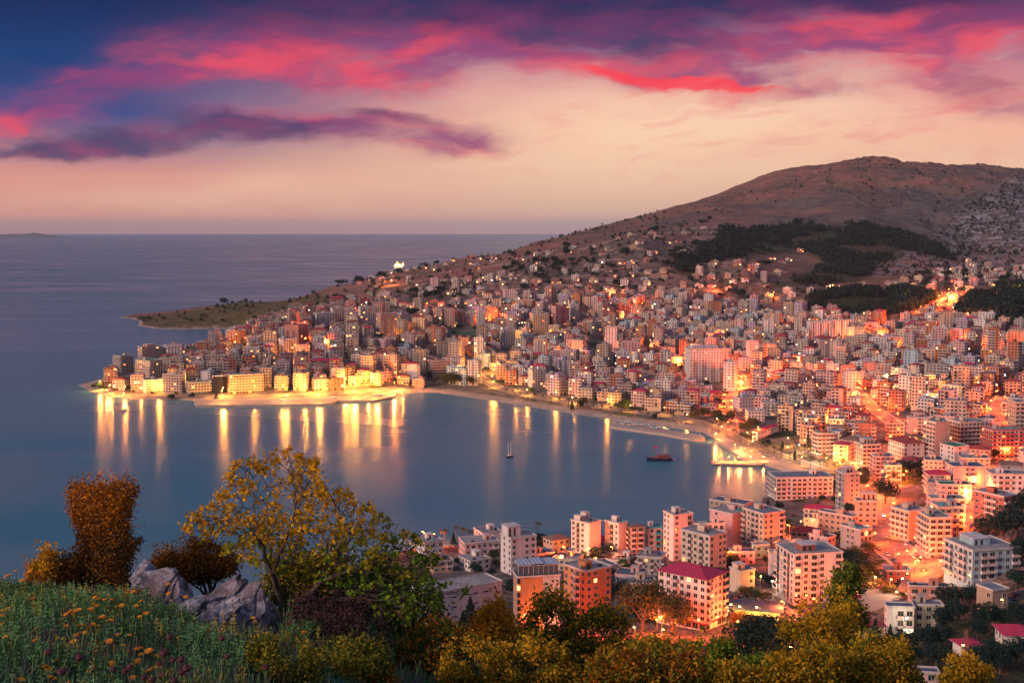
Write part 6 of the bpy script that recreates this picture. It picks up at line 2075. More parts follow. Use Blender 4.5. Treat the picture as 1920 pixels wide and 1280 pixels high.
# ---------------------------------------------------------------- hilltop monastery, floodlit
x, y, z = land(750, 496)
mo = empty('hilltop_monastery', (x, y, z), -.2)
mo.scale = (1.5, 1.5, 1.5)
tag(mo, 'floodlit cream monastery with a small dome on the crest of the far ridge', 'monastery')
mb = MB(); mb.box(-14, 14, -7, 7, -8, 6, 0); mb.box(-17, -8, -9, 5, -8, 4, 0)
for k in range(7): mb.quad((-11 + k * 3.6, -7.05, 1.5), (-10 + k * 3.6, -7.05, 1.5), (-10 + k * 3.6, -7.05, 3.6), (-11 + k * 3.6, -7.05, 3.6), 1)
mb.build('wall', [WM['cream'], DARK], mo)
mb = MB(); mb.tube((-9, 0, 5), (-9, 0, 11), 3.4, 3.2, 12); mb.ball((-9, 0, 11), 3.3, 12, 6, 0); mb.build('dome', [WM['cream']], mo)
mb = MB(); mb.box(10, 14.5, -2, 2, 6.003, 13, 0); mb.build('bell_tower', [WM['cream']], mo)
for lx, ly in ((-12, -17), (0, -18), (12, -17)):
    l = bpy.data.lights.new('floodlight', 'POINT'); l.energy = 70000; l.color = (1, .72, .25); l.shadow_soft_size = .5
    lo = bpy.data.objects.new('floodlight', l); COL.objects.link(lo); lo.parent = mo; lo.location = (lx, ly, 2)

# ---------------------------------------------------------------- details of particular near buildings
def find(labpart):
    for o in COL.objects:
        if o.get('label') and labpart in o['label']: return o


# glazed pavilion with a striped roof on the orange-brown block
o = find('striped glass rooftop pavilion')
wl = [c for c in o.children if c.name.startswith('wall')][0]
ws = [v.co for v in wl.data.vertices]
W_ = max(v.x for v in ws); D_ = max(v.y for v in ws); Hh = max(v.z for v in ws)
STR = plain('pavilion_blind_blue', (0.20, 0.32, 0.46), 0.7)
mb = MB()
for k in range(9):
    xx = -W_ + .3 + k * (2 * W_ - .6) / 8
    mb.box(xx - .07, xx + .07, -D_ + .35, -D_ + .5, Hh + .75, Hh + 4.2, 0)
    mb.box(xx - .07, xx + .07, D_ - .6, D_ - .45, Hh + .75, Hh + 4.2, 0)
mb.box(-W_ + .2, W_ - .2, -D_ + .3, -D_ + .55, Hh + 4.203, Hh + 4.4, 0)
mb.build('pavilion_frame', [TRIM], o)
mb = MB()
n = 22
for k in range(n):
    a, b = -W_ + .1 + k * (2 * W_ - .2) / n, -W_ + .1 + (k + 1) * (2 * W_ - .2) / n
    hc = lambda q: .9 if abs(q) < W_ * .25 else .35
    mb.box(a, b - .01, -D_ + .1, D_ - .1, Hh + 4.45 + hc((a + b) / 2) * .6, Hh + 4.6 + hc((a + b) / 2) * .6, k % 2)
mb.build('pavilion_roof', [TRIM, STR], o)
mb = MB(); mb.box(-W_ + .6, W_ - .6, -D_ + .55, D_ - .7, Hh + .75, Hh + 4.1, 0); mb.build('pavilion_glass', [plain('pavilion_glazing', (.10, .12, .15), .15, spec=.6)], o)
mb = MB(); mb.box(0.2 * W_, W_ + .02, -D_ - .06, -D_ - .01, .5, Hh, 0); mb.build('white_facade_panel', [TRIM], o)
for k in range(8):
    mb = MB(); mb.box(-W_ - .12, -W_ + .9, -D_ - .09, -D_ + 1.2, k * Hh / 8 + .5, (k + 1) * Hh / 8 - .4, 0)
    mb.build('corner_glazing', [LITW if k == 6 else GLASS], o)

# brick penthouse, lit room, grid of villa
o = find('one brightly lit room')
if o:
    wl = [c for c in o.children if c.name.startswith('wall')][0]
    ws = [v.co for v in wl.data.vertices]
    W_ = max(v.x for v in ws); D_ = max(v.y for v in ws)
    mb = MB(); mb.box(W_ * .2, W_ * .96, -D_ - .12, -D_ - .02, .3, 2.9, 0); mb.build('lit_glass_front', [LITC], o)
o = find('modern_villa')
o = find('bright lamp on its wall')

# restaurant canopy hall, lamp-lit from under the roof
x, y, z = land(1420, 1160)
z += 1.2
rs = empty('restaurant_pavilion', (x, y, z), R(-12))
tag(rs, 'low restaurant pavilion with a grey sheet roof and glowing garden lights', 'restaurant')
mb = MB(); mb.box(-10, 10, -5, 9, 3.4, 3.55, 0); mb.quad((-10, -5, 3.553), (10, -5, 3.553), (10, 2, 4.6), (-10, 2, 4.6), 0); mb.quad((-10, 2, 4.6), (10, 2, 4.6), (10, 9, 3.553), (-10, 9, 3.553), 0); mb.build('roof', [ROOFB], rs)
for k in range(6):
    for s in (-4.7, 8.7):
        mb = MB(); mb.box(-9.2 + k * 3.6, -9.0 + k * 3.6, s - .1, s + .1, -2, 3.397, 0); mb.build('post', [TRIM], rs)
mb = MB(); mb.box(-9, 9, 2.6, 2.9, -2, 3.39, 0); mb.build('back_wall', [WM['cream']], rs)
for k in range(3):
    l = bpy.data.lights.new('canopy_lamp', 'POINT'); l.energy = 2600; l.color = (1, .62, .12); l.shadow_soft_size = .2
    lo = bpy.data.objects.new('canopy_lamp', l); COL.objects.link(lo); lo.parent = rs; lo.location = (-6 + k * 6, -3.2, 2.6)

# lattice mast near the bottom edge
x, y, z = land(1809, 1262)
mt = empty('lattice_mast', (x, y, z))
tag(mt, 'rusty lattice mast standing among the dark pines near the bottom edge', 'mast')
mb = MB()
for sx in (-1, 1):
    for sy in (-1, 1): mb.tube((sx * .9, sy * .9, -1), (sx * .35, sy * .35, 13), .1, .07, 5)
for k in range(9):
    z0_, z1_ = k * 1.4, (k + 1) * 1.4
    a, b = .9 - .55 * z0_ / 13, .9 - .55 * z1_ / 13
    for (p, q_) in (((-a, -a), (b, -b)), ((a, -a), (-b, -b)), ((-a, a), (-b, -b)), ((a, -a), (b, b)), ((-a, a), (b, b))):
        mb.tube((p[0], p[1], z0_), (q_[0], q_[1], z1_), .05, .05, 4)
mb.build('lattice', [plain('rusty_steel', (.28, .12, .08), .8)], mt)

# ---------------------------------------------------------------- cars
def car_proto():
    root = empty('parked_car', (0, 0, 0))
    mb = MB()
    # side profile (x, z) of body, lofted across with tumblehome
    prof = [(-2.1, .35), (-2.15, .7), (-1.95, .86), (-1.0, .98), (1.45, 1.0), (2.0, .92), (2.1, .6), (2.05, .35)]
    for y0_, y1_ in ((-.85, .85),):
        for (a, b) in zip(prof[:-1], prof[1:]):
            mb.quad((a[0], y0_, a[1]), (a[0], y1_, a[1]), (b[0], y1_, b[1]), (b[0], y0_, b[1]))
        n = len(mb.v); mb.v += [(p[0], y0_, p[1]) for p in prof]; mb.f.append(tuple(n + k for k in range(len(prof)))); mb.m.append(0)
        n = len(mb.v); mb.v += [(p[0], y1_, p[1]) for p in prof]; mb.f.append(tuple(n + k for k in reversed(range(len(prof))))); mb.m.append(0)
    mb.quad((-2.1, -.85, .35), (2.05, -.85, .35), (2.05, .85, .35), (-2.1, .85, .35))
    body = mb.build('body', [plain('car_paint', (.3, .3, .32), .3, spec=.6)], root)
    mb = MB()
    cab = [(-1.05, .97), (-.45, 1.45), (.95, 1.47), (1.6, .99)]
    for (a, b) in zip(cab[:-1], cab[1:]):
        wa, wb = (.8 if a[1] < 1.2 else .62), (.8 if b[1] < 1.2 else .62)
        mb.quad((a[0], -wa, a[1]), (a[0], wa, a[1]), (b[0], wb, b[1]), (b[0], -wb, b[1]), 1 if (a[1] > 1.2 and b[1] > 1.2) else 0)
    for s in (-1, 1):
        P = [(p[0], s * (.8 if p[1] < 1.2 else .62), p[1]) for p in cab]
        mb.quad(*(P if s < 0 else P[::-1]), 0)
    cabo = mb.build('cabin', [GLASS, bpy.data.materials['car_paint']], root)
    for sx in (-1.35, 1.3):
        for sy in (-.86, .86):
            mb = MB(); mb.tube((sx, sy - .1, .33), (sx, sy + .1, .33), .33, .33, 10, 0, True); mb.build('wheel', [DARK], root)
    for sy in (-.6, .6):
        mb = MB(); mb.box(-2.19, -2.14, sy - .16, sy + .16, .6, .75, 0); mb.build('headlight', [FRAME], root)
    return root


PAINTS = [('silver', (.42, .43, .45)), ('white', (.68, .68, .68)), ('dark blue', (.02, .04, .10)), ('black', (.015, .015, .018)), ('red', (.30, .02, .02)), ('grey', (.15, .15, .17))]
PMATS = {n: plain('car_paint_' + n.replace(' ', '_'), c, .3, spec=.6) for n, c in PAINTS}
cp = car_proto(); note_kids(cp)
firstcar = [True]
rc = random.Random(9)


def car(px, py, rz, z=None, xyz=None, col=None, moving=False, label=None):
    x, y, zz = xyz if xyz else land(px, py)
    if z is None: z = zz
    if firstcar[0]: o = cp; firstcar[0] = False
    else: o = copy_tree(cp)
    o.location = (x, y, z); o.rotation_euler = (0, 0, rz)
    col = col or rc.choice(PAINTS)[0]
    for ch in o.children:
        if ch.name.startswith('body'): slotlink(ch, 0, PMATS[col])
        if ch.name.startswith('cabin'): slotlink(ch, 1, PMATS[col])
        if moving and ch.name.startswith('headlight'): slotlink(ch, 0, GLOW['w'])
    tag(o, label, 'car', 'cars parked and driving in the streets')
    if not label: lab_later(o, ('parked ' if not moving else 'moving ') + col + ' car', x, y, z)


bpy.context.view_layer.update()
CARS = [(1372, 1120, 1.2), (1381, 1121, 1.2), (1398, 1119, 1.0), (1360, 1135, .3), (1366, 1141, .3), (1440, 1126, -.9), (1458, 1136, -.7), (1466, 1140, -.7), (1612, 1128, .4), (1606, 1134, .4), (1604, 1140, .4), (1654, 1115, .2), (1660, 1150, 1.5), (1642, 1152, 1.5), (1630, 1152, 1.5), (1904, 1118, .5), (1912, 1114, .5), (1886, 1131, .3), (1880, 1136, .3), (1893, 1128, .3),
        (1712, 1040, .8), (1718, 1047, .8), (1724, 1052, .8), (1732, 1060, .9), (1704, 1000, 1.1), (1706, 1010, 1.1), (1700, 1022, 1.0)]
for px, py, rz in CARS:
    inpk = 1598 < px < 1700 and py > 1108
    car(px, py, rz, z=(pz + .02) if inpk else None)
# parked rows on the avenues and two moving cars with headlights on
for nm, side in (('right_avenue', -1), ('right_avenue', 1), ('left_avenue', 1)):
    ln, wd, *_ = ROADW[nm]
    for i in range(3, len(ln) - 3, 2):
        if rc.random() < .35: continue
        a, b = ln[i], ln[i + 1]
        L_ = math.hypot(b[0] - a[0], b[1] - a[1])
        nx, ny = -(b[1] - a[1]) / L_, (b[0] - a[0]) / L_
        x, y = a[0] + nx * side * (wd / 2 - 1.3), a[1] + ny * side * (wd / 2 - 1.3)
        car(0, 0, math.atan2(b[1] - a[1], b[0] - a[0]), xyz=(x, y, ground(x, y) + .46))
for px, py, rz in ((1655, 968, 1.6), (1667, 1010, 2.0)):
    x, y, z = land(px, py)
    car(px, py, rz, z=z + .46, moving=True, col='white')

# lane paint on the avenues
for nm in ('left_avenue', 'right_avenue', 'promenade'):
    ln = ROADW[nm][0]
    mb = MB()
    for i in range(0, len(ln) - 1, 2):
        a, b = ln[i], ln[i + 1]
        L_ = math.hypot(b[0] - a[0], b[1] - a[1]) or 1
        nx, ny = -(b[1] - a[1]) / L_ * .12, (b[0] - a[0]) / L_ * .12
        m_ = ((a[0] * .4 + b[0] * .6), (a[1] * .4 + b[1] * .6))
        za, zb = ground(*a) + .5, ground(*m_) + .5
        mb.quad((a[0] + nx, a[1] + ny, za), (a[0] - nx, a[1] - ny, za), (m_[0] - nx, m_[1] - ny, zb), (m_[0] + nx, m_[1] + ny, zb))
    tag(mb.build('road_marking', PAINT), kind='structure')


# ---------------------------------------------------------------- the hilltop the viewer stands on
def fgz(x, y):
    """height of the near slope under the viewer"""
    x = np.asarray(x, float); y = np.asarray(y, float)
    z = -1.50 - .222 * y - .085 * np.maximum(y - 14.5, 0) ** 1.45
    z = z - .45 * np.maximum(x + 2.5, 0) * np.clip(y / 14, 0, 1.3) - .05 * np.maximum(-x - 7, 0)
    z = np.maximum(z, -80 - .02 * y)
    z = z + (vnoise(x + 50, y, 2.3, 1) - .5) * .35 + (vnoise(x + 50, y, .7, 2) - .5) * .10
    return EYE + z


gx = np.concatenate([np.linspace(-95, -19, 20), np.linspace(-18.5, 26, 130), np.linspace(28, 100, 20)]); gy = np.concatenate([np.linspace(1.5, 24, 110), np.linspace(24.6, 165, 80)])
GX, GY = np.meshgrid(gx, gy)
GZ = fgz(GX.ravel(), GY.ravel())
Vg = np.stack([GX.ravel(), GY.ravel(), GZ], 1)
ii = np.arange(len(Vg)).reshape(len(gy), len(gx))
Fg = np.stack([ii[:-1, :-1], ii[:-1, 1:], ii[1:, 1:], ii[1:, :-1]], -1).reshape(-1, 4)
m, b = new_mat('near_slope_soil')
g_ = m.node_tree.nodes.new('ShaderNodeNewGeometry')
ps = E(g_.outputs['Position'])
c = emix(esmooth(enoise(ps, 1.4, 5, .65), .35, .65), (0.020, 0.018, 0.018), (0.05, 0.042, 0.034))
c = emix(esmooth(enoise(ps, 4.0, 4, .6), .5, .62), c, (0.022, 0.034, 0.018))
m.node_tree.links.new(c.s, b.inputs['Base Color']); b.inputs['Roughness'].default_value = 1.0; b.inputs['Specular IOR Level'].default_value = .05
fgm = fast_mesh('near_slope', Vg, Fg, [m])
fgm.polygons.foreach_set('use_smooth', np.ones(len(Fg), bool))
fo = bpy.data.objects.new('near_slope', fgm); COL.objects.link(fo); tag(fo, kind='structure')


def fgp(px, py, Y=None):
    """near-slope point seen at a pixel (or at a given distance, any height)"""
    a, b = ray(px, py)
    if Y is not None: return Vector((a * Y, Y, EYE + b * Y))
    ys = np.linspace(3, 60, 900)
    zz = fgz(a * ys, ys)
    k = np.argmax(EYE + b * ys <= zz)
    if EYE + b * ys[k] > zz[k]: k = int(np.argmin(np.abs(ys - 13.7)))
    return Vector((a * ys[k], ys[k], float(zz[k])))


def on_slope(px, Y):
    a, _ = ray(px, 600)
    return Vector((a * Y, Y, float(fgz(a * Y, Y))))


gf = np.random.default_rng(21)
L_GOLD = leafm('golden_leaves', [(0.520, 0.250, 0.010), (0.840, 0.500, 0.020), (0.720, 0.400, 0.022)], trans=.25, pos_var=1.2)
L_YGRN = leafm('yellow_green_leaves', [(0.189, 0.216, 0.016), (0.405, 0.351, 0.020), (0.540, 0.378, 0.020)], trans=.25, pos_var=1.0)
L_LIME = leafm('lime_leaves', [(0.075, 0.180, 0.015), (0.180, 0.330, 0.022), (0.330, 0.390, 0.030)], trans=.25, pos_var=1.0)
L_RUST = leafm('rust_leaves', [(0.234, 0.078, 0.008), (0.468, 0.169, 0.013), (0.676, 0.260, 0.016)], trans=.15, pos_var=1.6)
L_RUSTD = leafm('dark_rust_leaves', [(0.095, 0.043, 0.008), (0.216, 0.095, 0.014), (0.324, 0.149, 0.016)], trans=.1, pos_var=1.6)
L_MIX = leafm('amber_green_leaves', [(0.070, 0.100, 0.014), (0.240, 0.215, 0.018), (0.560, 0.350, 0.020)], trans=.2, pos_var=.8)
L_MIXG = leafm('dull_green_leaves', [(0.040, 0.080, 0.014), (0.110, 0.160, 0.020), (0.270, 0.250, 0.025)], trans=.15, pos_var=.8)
L_MAROON = leafm('maroon_twigs', [(0.049, 0.025, 0.025), (0.098, 0.042, 0.039), (0.070, 0.042, 0.049)], pos_var=1.5)
BARKF = plain('fig_bark', (0.085, 0.065, 0.06), .9, .35, 9.0, bump=.3)


# --- branching: tips are given, branches grow to them by clustering
def grow(tips, base, mb, r0, rs, depth=0):
    n = len(tips)
    if n == 0: return
    c = tips.mean(0)
    if n <= 2 or depth > 9:
        for t in tips:
            mid = (base + t) / 2 + rs.normal(size=3) * .05 * np.linalg.norm(t - base)
            mb.tube(base, mid, r0 * .8, r0 * .55, 5); mb.tube(mid, t, r0 * .55, max(r0 * .35, .004), 4)
        return
    d = tips - c
    u, s, vt = np.linalg.svd(d, full_matrices=False)
    ax = vt[0]
    v = d @ ax
    med = np.median(v) + rs.normal() * .08 * (v.max() - v.min())
    A, B = tips[v <= med], tips[v > med]
    if len(A) == 0 or len(B) == 0: A, B = tips[:n // 2], tips[n // 2:]
    for part in (A, B):
        cc = part.mean(0)
        t = .42 if depth > 0 else .38
        e = base + (cc - base) * t
        ln = np.linalg.norm(e - base)
        e = e + rs.normal(size=3) * .06 * ln
        r1 = max(.005, r0 * (len(part) / n) ** .46)
        mid = (base + e) / 2 + rs.normal(size=3) * .06 * ln
        mb.tube(base, mid, r1 * 1.05, r1 * .95, 7 if r1 > .02 else 5); mb.tube(mid, e, r1 * .95, r1 * .88, 7 if r1 > .02 else 5)
        grow(part, e, mb, r1 * .86, rs, depth + 1)


def blobpts(outline_px, Y0, spread, n, rs, holes=0.0):
    """random points in a volume whose front view is the given outline"""
    P = [(px, py) for px, py in outline_px]
    xs = [p[0] for p in P]; ys = [p[1] for p in P]
    o = []
    cx_, cy_ = sum(xs) / len(xs), sum(ys) / len(ys)
    while len(o) < n:
        x, y = rs.uniform(min(xs), max(xs)), rs.uniform(min(ys) - (26 if holes else 0), max(ys))
        if holes and float(vnoise(np.array([x]), np.array([y]), 26, int(Y0 * 7))[0]) * .6 + float(vnoise(np.array([x]), np.array([y]), 11, int(Y0 * 3))[0]) * .4 < holes: continue
        if not inside(x, y, P)[0]:
            if not holes or y > cy_ or rs.random() > .25 or not inside(x, y + rs.uniform(4, 26), P)[0]: continue
        dd = float(seg_dist(np.array([x]), np.array([y]), P)[0])
        th = spread * min(1.0, (dd / 60) ** .5 + .15)
        Yd = Y0 + rs.uniform(-th, th)
        v = fgp(x, y, Yd)
        o.append((v.x, v.y, v.z))
    return np.array(o)


# --- fig tree
rs = np.random.default_rng(8)
FY = 14.5
out_fig = [(345, 1000), (362, 965), (400, 950), (425, 900), (440, 872), (480, 862), (540, 850), (592, 862), (600, 905), (612, 940), (640, 920), (668, 935), (706, 962), (735, 1000), (775, 1005), (822, 1040), (800, 1080), (820, 1130), (770, 1160), (700, 1150), (640, 1120), (560, 1080), (470, 1060), (400, 1030)]
tipsA = blobpts(out_fig, FY, 1.1, 400, rs)
tipsA = np.concatenate([tipsA, blobpts([(400, 960), (560, 960), (700, 985), (800, 1050), (820, 1130), (700, 1140), (600, 1080), (420, 1030)], FY, 1.1, 170, rs)])
edge = []
E_ = out_fig[:20]
for (a, b2) in zip(E_[:-1], E_[1:]):
    for t in rs.random(5):
        x, y = a[0] + (b2[0] - a[0]) * t, a[1] + (b2[1] - a[1]) * t
        v = fgp(x + rs.normal() * 4, y + rs.normal() * 4, FY + rs.uniform(-.35, .35)); edge.append((v.x, v.y, v.z))
tips = np.concatenate([tipsA, np.array(edge)])
fig = empty('fig_tree', tuple(fgp(528, 1120, FY)), 0)
FB = np.array(fig.location)
tag(fig, 'large spreading fig tree with yellow and green leaf tufts beside the pale rocks', 'tree')
loc = tips - FB
mb = MB()
right = loc[:, 0] > .55
low = (loc[:, 2] < .35)
for sel, b0 in ((~right, np.array([-.02, 0, -.55])), (right & ~low, np.array([.16, .05, -.5])), (right & low, np.array([.32, .1, -.5]))):
    root_ = b0 + np.array([0.0, 0.0, 0.0])
    top = b0 + np.array([.05 if not sel is right else .1, 0, .42])
    mb.tube(b0 - np.array([0, 0, .6]), b0, .075, .065, 8); mb.tube(b0, top, .065, .055, 8)
    grow(loc[sel], top, mb, .052, rs)
mb.build('trunk', [BARKF], fig, smooth=True)
# leaf tufts at the twig ends
def tufts(pts, per, size, spread, mats, pick, g):
    VV, MM = [], []
    for i, p in enumerate(pts):
        k = int(per * g.uniform(.6, 1.4)) + 1
        c_ = p + g.normal(size=(k, 3)) * spread
        o = (c_ - p) / (np.linalg.norm(c_ - p, axis=1)[:, None] + 1e-9)
        V, _ = leaf_quads(c_, size, g, aspect=.72, sj=.7, out=o * .5)
        VV.append(V); MM.append(np.full(k, pick(p)))
    V = np.concatenate(VV)
    return V, np.arange(len(V)).reshape(-1, 4), np.concatenate(MM)


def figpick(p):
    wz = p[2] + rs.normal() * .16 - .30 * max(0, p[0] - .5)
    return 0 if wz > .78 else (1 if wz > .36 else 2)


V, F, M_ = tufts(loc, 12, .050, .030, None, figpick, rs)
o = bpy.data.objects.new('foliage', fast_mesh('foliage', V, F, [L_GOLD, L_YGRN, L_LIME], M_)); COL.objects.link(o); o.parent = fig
# long drooping side branch with green leaves towards the warehouse
br = blobpts([(780, 1090), (830, 1090), (880, 1105), (870, 1125), (820, 1140), (780, 1130)], FY, .3, 22, rs) - FB
mb = MB(); grow(br, np.array([1.35, .1, .05]), mb, .016, rs); mb.tube((.6, .1, .05), (1.35, .1, .05), .025, .016, 5); mb.build('side_branch', [BARKF], fig)
V, F, M_ = tufts(br, 6, .06, .04, None, lambda p: 2, rs)
o = bpy.data.objects.new('side_foliage', fast_mesh('side_foliage', V, F, [L_GOLD, L_YGRN, L_LIME], M_)); COL.objects.link(o); o.parent = fig
mb = MB()
tw = [np.array(fgp(*q)) - FB for q in ((700, 1030, FY), (722, 1005, FY), (730, 990, FY), (722, 985, FY), (740, 998, FY), (747, 978, FY), (726, 1000, FY))]
for a, b2 in ((0, 1), (1, 2), (2, 3), (1, 4), (4, 5)): mb.tube(tw[a], tw[b2], .010, .006, 4)
mb.build('bare_twig', [plain('dead_wood', (.30, .18, .15), .9)], fig)


def bush(name, label, cat, outline, Y, spread, n, lsize, mats, basepx, seed, tip=60, pickf=None, grp=None, per=None, twig=None, hole=.30):
    g = np.random.default_rng(seed)
    bp = on_slope(basepx, Y)
    root = empty(name, tuple(bp), 0)
    tag(root, label, cat, grp)
    tp = blobpts(outline, Y, spread, tip, g, hole) - np.array(bp)
    mb = MB()
    grow(tp, np.array([0, 0, .05]), mb, .045 * (Y / 14), g)
    mb.tube((0, 0, -.5), (0, 0, .1), .06, .05, 6)
    mb.build('stem', [BARKF if twig is None else twig], root, smooth=True)
    lp = blobpts(outline, Y, spread, n // 6, g, hole) - np.array(bp)
    lp = np.concatenate([lp, tp])
    hi = np.quantile(lp[:, 2], .55)  # brighter leaves go on top: warm light on shrub tops put into colour
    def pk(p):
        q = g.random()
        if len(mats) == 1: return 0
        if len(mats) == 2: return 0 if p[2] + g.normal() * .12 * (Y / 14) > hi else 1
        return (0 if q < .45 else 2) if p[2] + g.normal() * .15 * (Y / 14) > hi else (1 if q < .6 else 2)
    V, F, M_ = tufts(lp, 6 if per is None else per, lsize, lsize * 1.1, None, pickf or pk, g)
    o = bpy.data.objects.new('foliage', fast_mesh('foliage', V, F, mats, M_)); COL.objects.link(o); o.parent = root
    return root


# trimmed column shrub and its neighbours
bush('column_shrub', 'rust-orange shrub shaped like a flat-topped column standing over the sea', 'shrub',
     [(128, 918), (150, 907), (200, 910), (228, 905), (256, 915), (252, 940), (238, 985), (248, 1012), (266, 1008), (250, 1035), (240, 1070), (245, 1108), (130, 1108), (135, 1050), (148, 1010), (140, 985), (134, 960)], 15.5, .38, 21000, .030, [L_RUST, L_RUSTD], 195, 1, tip=170, hole=.2)
bush('low_shrub', 'dark rust bush filling the gap left of the column shrub', 'shrub', [(95, 1100), (98, 1062), (120, 1050), (140, 1052), (150, 1100)], 15.3, .3, 3200, .03, [L_RUSTD], 122, 2)
bush('low_shrub', 'golden bush at the far left above the flowering meadow', 'shrub', [(42, 1105), (52, 1078), (66, 1052), (88, 1036), (104, 1048), (100, 1105)], 15.2, .3, 3000, .034, [L_GOLD, L_RUST], 75, 3)
bush('low_shrub', 'rounded rust-brown bush behind the rock crest, left of the two', 'shrub', [(280, 1068), (292, 1042), (320, 1036), (345, 1042), (352, 1085), (310, 1092)], 16.5, .45, 4200, .03, [L_RUSTD, L_RUSTD], 318, 4)
bush('low_shrub', 'golden-brown bush behind the rock crest, right of the two', 'shrub', [(338, 1092), (340, 1030), (360, 1018), (400, 1018), (430, 1035), (452, 1050), (440, 1075), (380, 1092)], 16.3, .5, 7000, .032, [L_RUST, L_RUSTD], 385, 5)
bush('twiggy_shrub', 'maroon twiggy shrub right of the rocks under the fig tree', 'shrub', [(540, 1160), (560, 1120), (600, 1120), (680, 1135), (720, 1160), (740, 1210), (640, 1230), (560, 1215)], 13.0, .5, 5200, .030, [L_MAROON], 630, 6)
bush('twiggy_shrub', 'low olive bush hiding the foot of the fig trunk', 'shrub', [(478, 1122), (500, 1078), (545, 1050), (600, 1045), (640, 1075), (640, 1130), (560, 1150)], 14.9, .4, 6500, .036, [L_YGRN, L_MIXG, L_MIX], 560, 8)
bush('twiggy_shrub', 'dark green underbrush filling the foot of the fig tree', 'shrub', [(545, 1120), (570, 1075), (640, 1050), (720, 1050), (790, 1090), (835, 1140), (830, 1200), (700, 1220), (580, 1170)], 15.6, .6, 15000, .04, [L_MIXG, L_MIXG, L_LIME], 700, 7)

# the bank of shrubs along the lower edge
BANK = [
    ([(445, 1285), (470, 1215), (520, 1195), (580, 1215), (600, 1290)], 10.5, .45, 9000, .026, [L_MIXG, L_MIXG, L_MIX], 520, 'low amber-green shrub at the bottom edge below the pale rocks'),
    ([(590, 1290), (600, 1230), (660, 1205), (720, 1215), (745, 1290)], 11.5, .5, 9000, .028, [L_MIX, L_RUST, L_MIXG], 660, 'brownish green shrub at the bottom edge under the fig tree'),
    ([(735, 1290), (745, 1215), (800, 1180), (850, 1170), (880, 1200), (890, 1290)], 13.5, .6, 9500, .034, [L_RUST, L_MIX, L_MIXG], 810, 'rust-brown shrub right of the fig tree at the bottom edge'),
    ([(870, 1290), (880, 1180), (905, 1145), (940, 1128), (962, 1160), (965, 1290)], 15.5, .6, 9500, .038, [L_GOLD, L_MIX, L_RUST], 918, 'tall rust-orange shrub in front of the long warehouse'),
    ([(955, 1290), (965, 1200), (975, 1160), (1000, 1130), (1040, 1110), (1075, 1130), (1078, 1180), (1060, 1290)], 17, .6, 7000, .045, [L_GOLD, L_MIX, L_MIXG], 1010, 'loose amber shrub crossing in front of the brick block'),
    ([(1040, 1290), (1060, 1210), (1095, 1160), (1130, 1140), (1175, 1165), (1185, 1225), (1180, 1290)], 16.5, .6, 10000, .044, [L_GOLD, L_MIX, L_MIXG], 1120, 'bright golden-topped shrub below the bright orange block'),
    ([(1165, 1290), (1170, 1230), (1220, 1205), (1270, 1215), (1290, 1290)], 15, .6, 9000, .04, [L_MIX, L_MIXG, L_MIX], 1225, 'dense green shrub with amber tips at the bottom centre'),
    ([(1270, 1290), (1280, 1220), (1320, 1195), (1370, 1200), (1375, 1290)], 14.5, .6, 9500, .038, [L_MIX, L_MIXG, L_LIME], 1320, 'yellow-green shrub below the crimson-roofed hotel'),
    ([(1440, 1290), (1450, 1210), (1475, 1170), (1520, 1130), (1560, 1115), (1600, 1135), (1600, 1190), (1630, 1290)], 18, .7, 9500, .05, [L_MIX, L_MIXG, L_GOLD], 1530, 'tall yellow-green shrub reaching up before the balconied white block'),
    ([(1555, 1180), (1560, 1110), (1572, 1070), (1592, 1052), (1606, 1080), (1618, 1120), (1622, 1180)], 20, .5, 2300, .055, [L_MIXG, L_MIX], 1590, 'slender leafy sapling rising right of the balconied white block'),
    ([(1590, 1290), (1600, 1215), (1640, 1200), (1690, 1225), (1705, 1290)], 16, .6, 8500, .042, [L_GOLD, L_MIX, L_MIXG], 1650, 'golden shrub left of the pink manor house'),
    ([(1765, 1290), (1775, 1262), (1820, 1245), (1850, 1262), (1860, 1290)], 14, .5, 3500, .036, [L_GOLD, L_MIX], 1815, 'small golden shrub at the bottom right edge'),
    ([(820, 1295), (835, 1232), (880, 1210), (940, 1222), (1000, 1205), (1060, 1228), (1110, 1295)], 12.5, .5, 13000, .032, [L_MIX, L_MIXG, L_GOLD], 950, 'wide mixed amber and green shrub below the brick block'),
    ([(1090, 1295), (1110, 1240), (1170, 1222), (1240, 1238), (1300, 1225), (1350, 1295)], 12.0, .5, 11000, .032, [L_MIX, L_MIXG, L_RUST], 1210, 'wide amber shrub at the very bottom centre'),
    ([(1330, 1295), (1345, 1248), (1420, 1262), (1490, 1235), (1540, 1215), (1580, 1295)], 12.0, .5, 9500, .032, [L_MIX, L_MIXG, L_GOLD], 1480, 'low yellowish shrub at the bottom between the two taller golden ones'),
    ([(1540, 1295), (1560, 1225), (1620, 1238), (1700, 1215), (1735, 1295)], 12.6, .5, 10000, .032, [L_MIX, L_MIXG, L_GOLD], 1640, 'wide golden shrub at the bottom edge left of the manor house'),
    ([(1370, 1290), (1372, 1255), (1400, 1245), (1440, 1252), (1450, 1290)], 13, .5, 4500, .034, [L_LIME, L_MIX], 1410, 'lime-green shrub under the huge dark tree'),
]
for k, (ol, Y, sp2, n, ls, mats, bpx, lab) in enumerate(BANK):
    bush('slope_shrub', lab, 'shrub', ol, Y, sp2, n, ls, mats, bpx, 30 + k, tip=120, hole=.44, grp='shrubs along the lower edge of the slope')

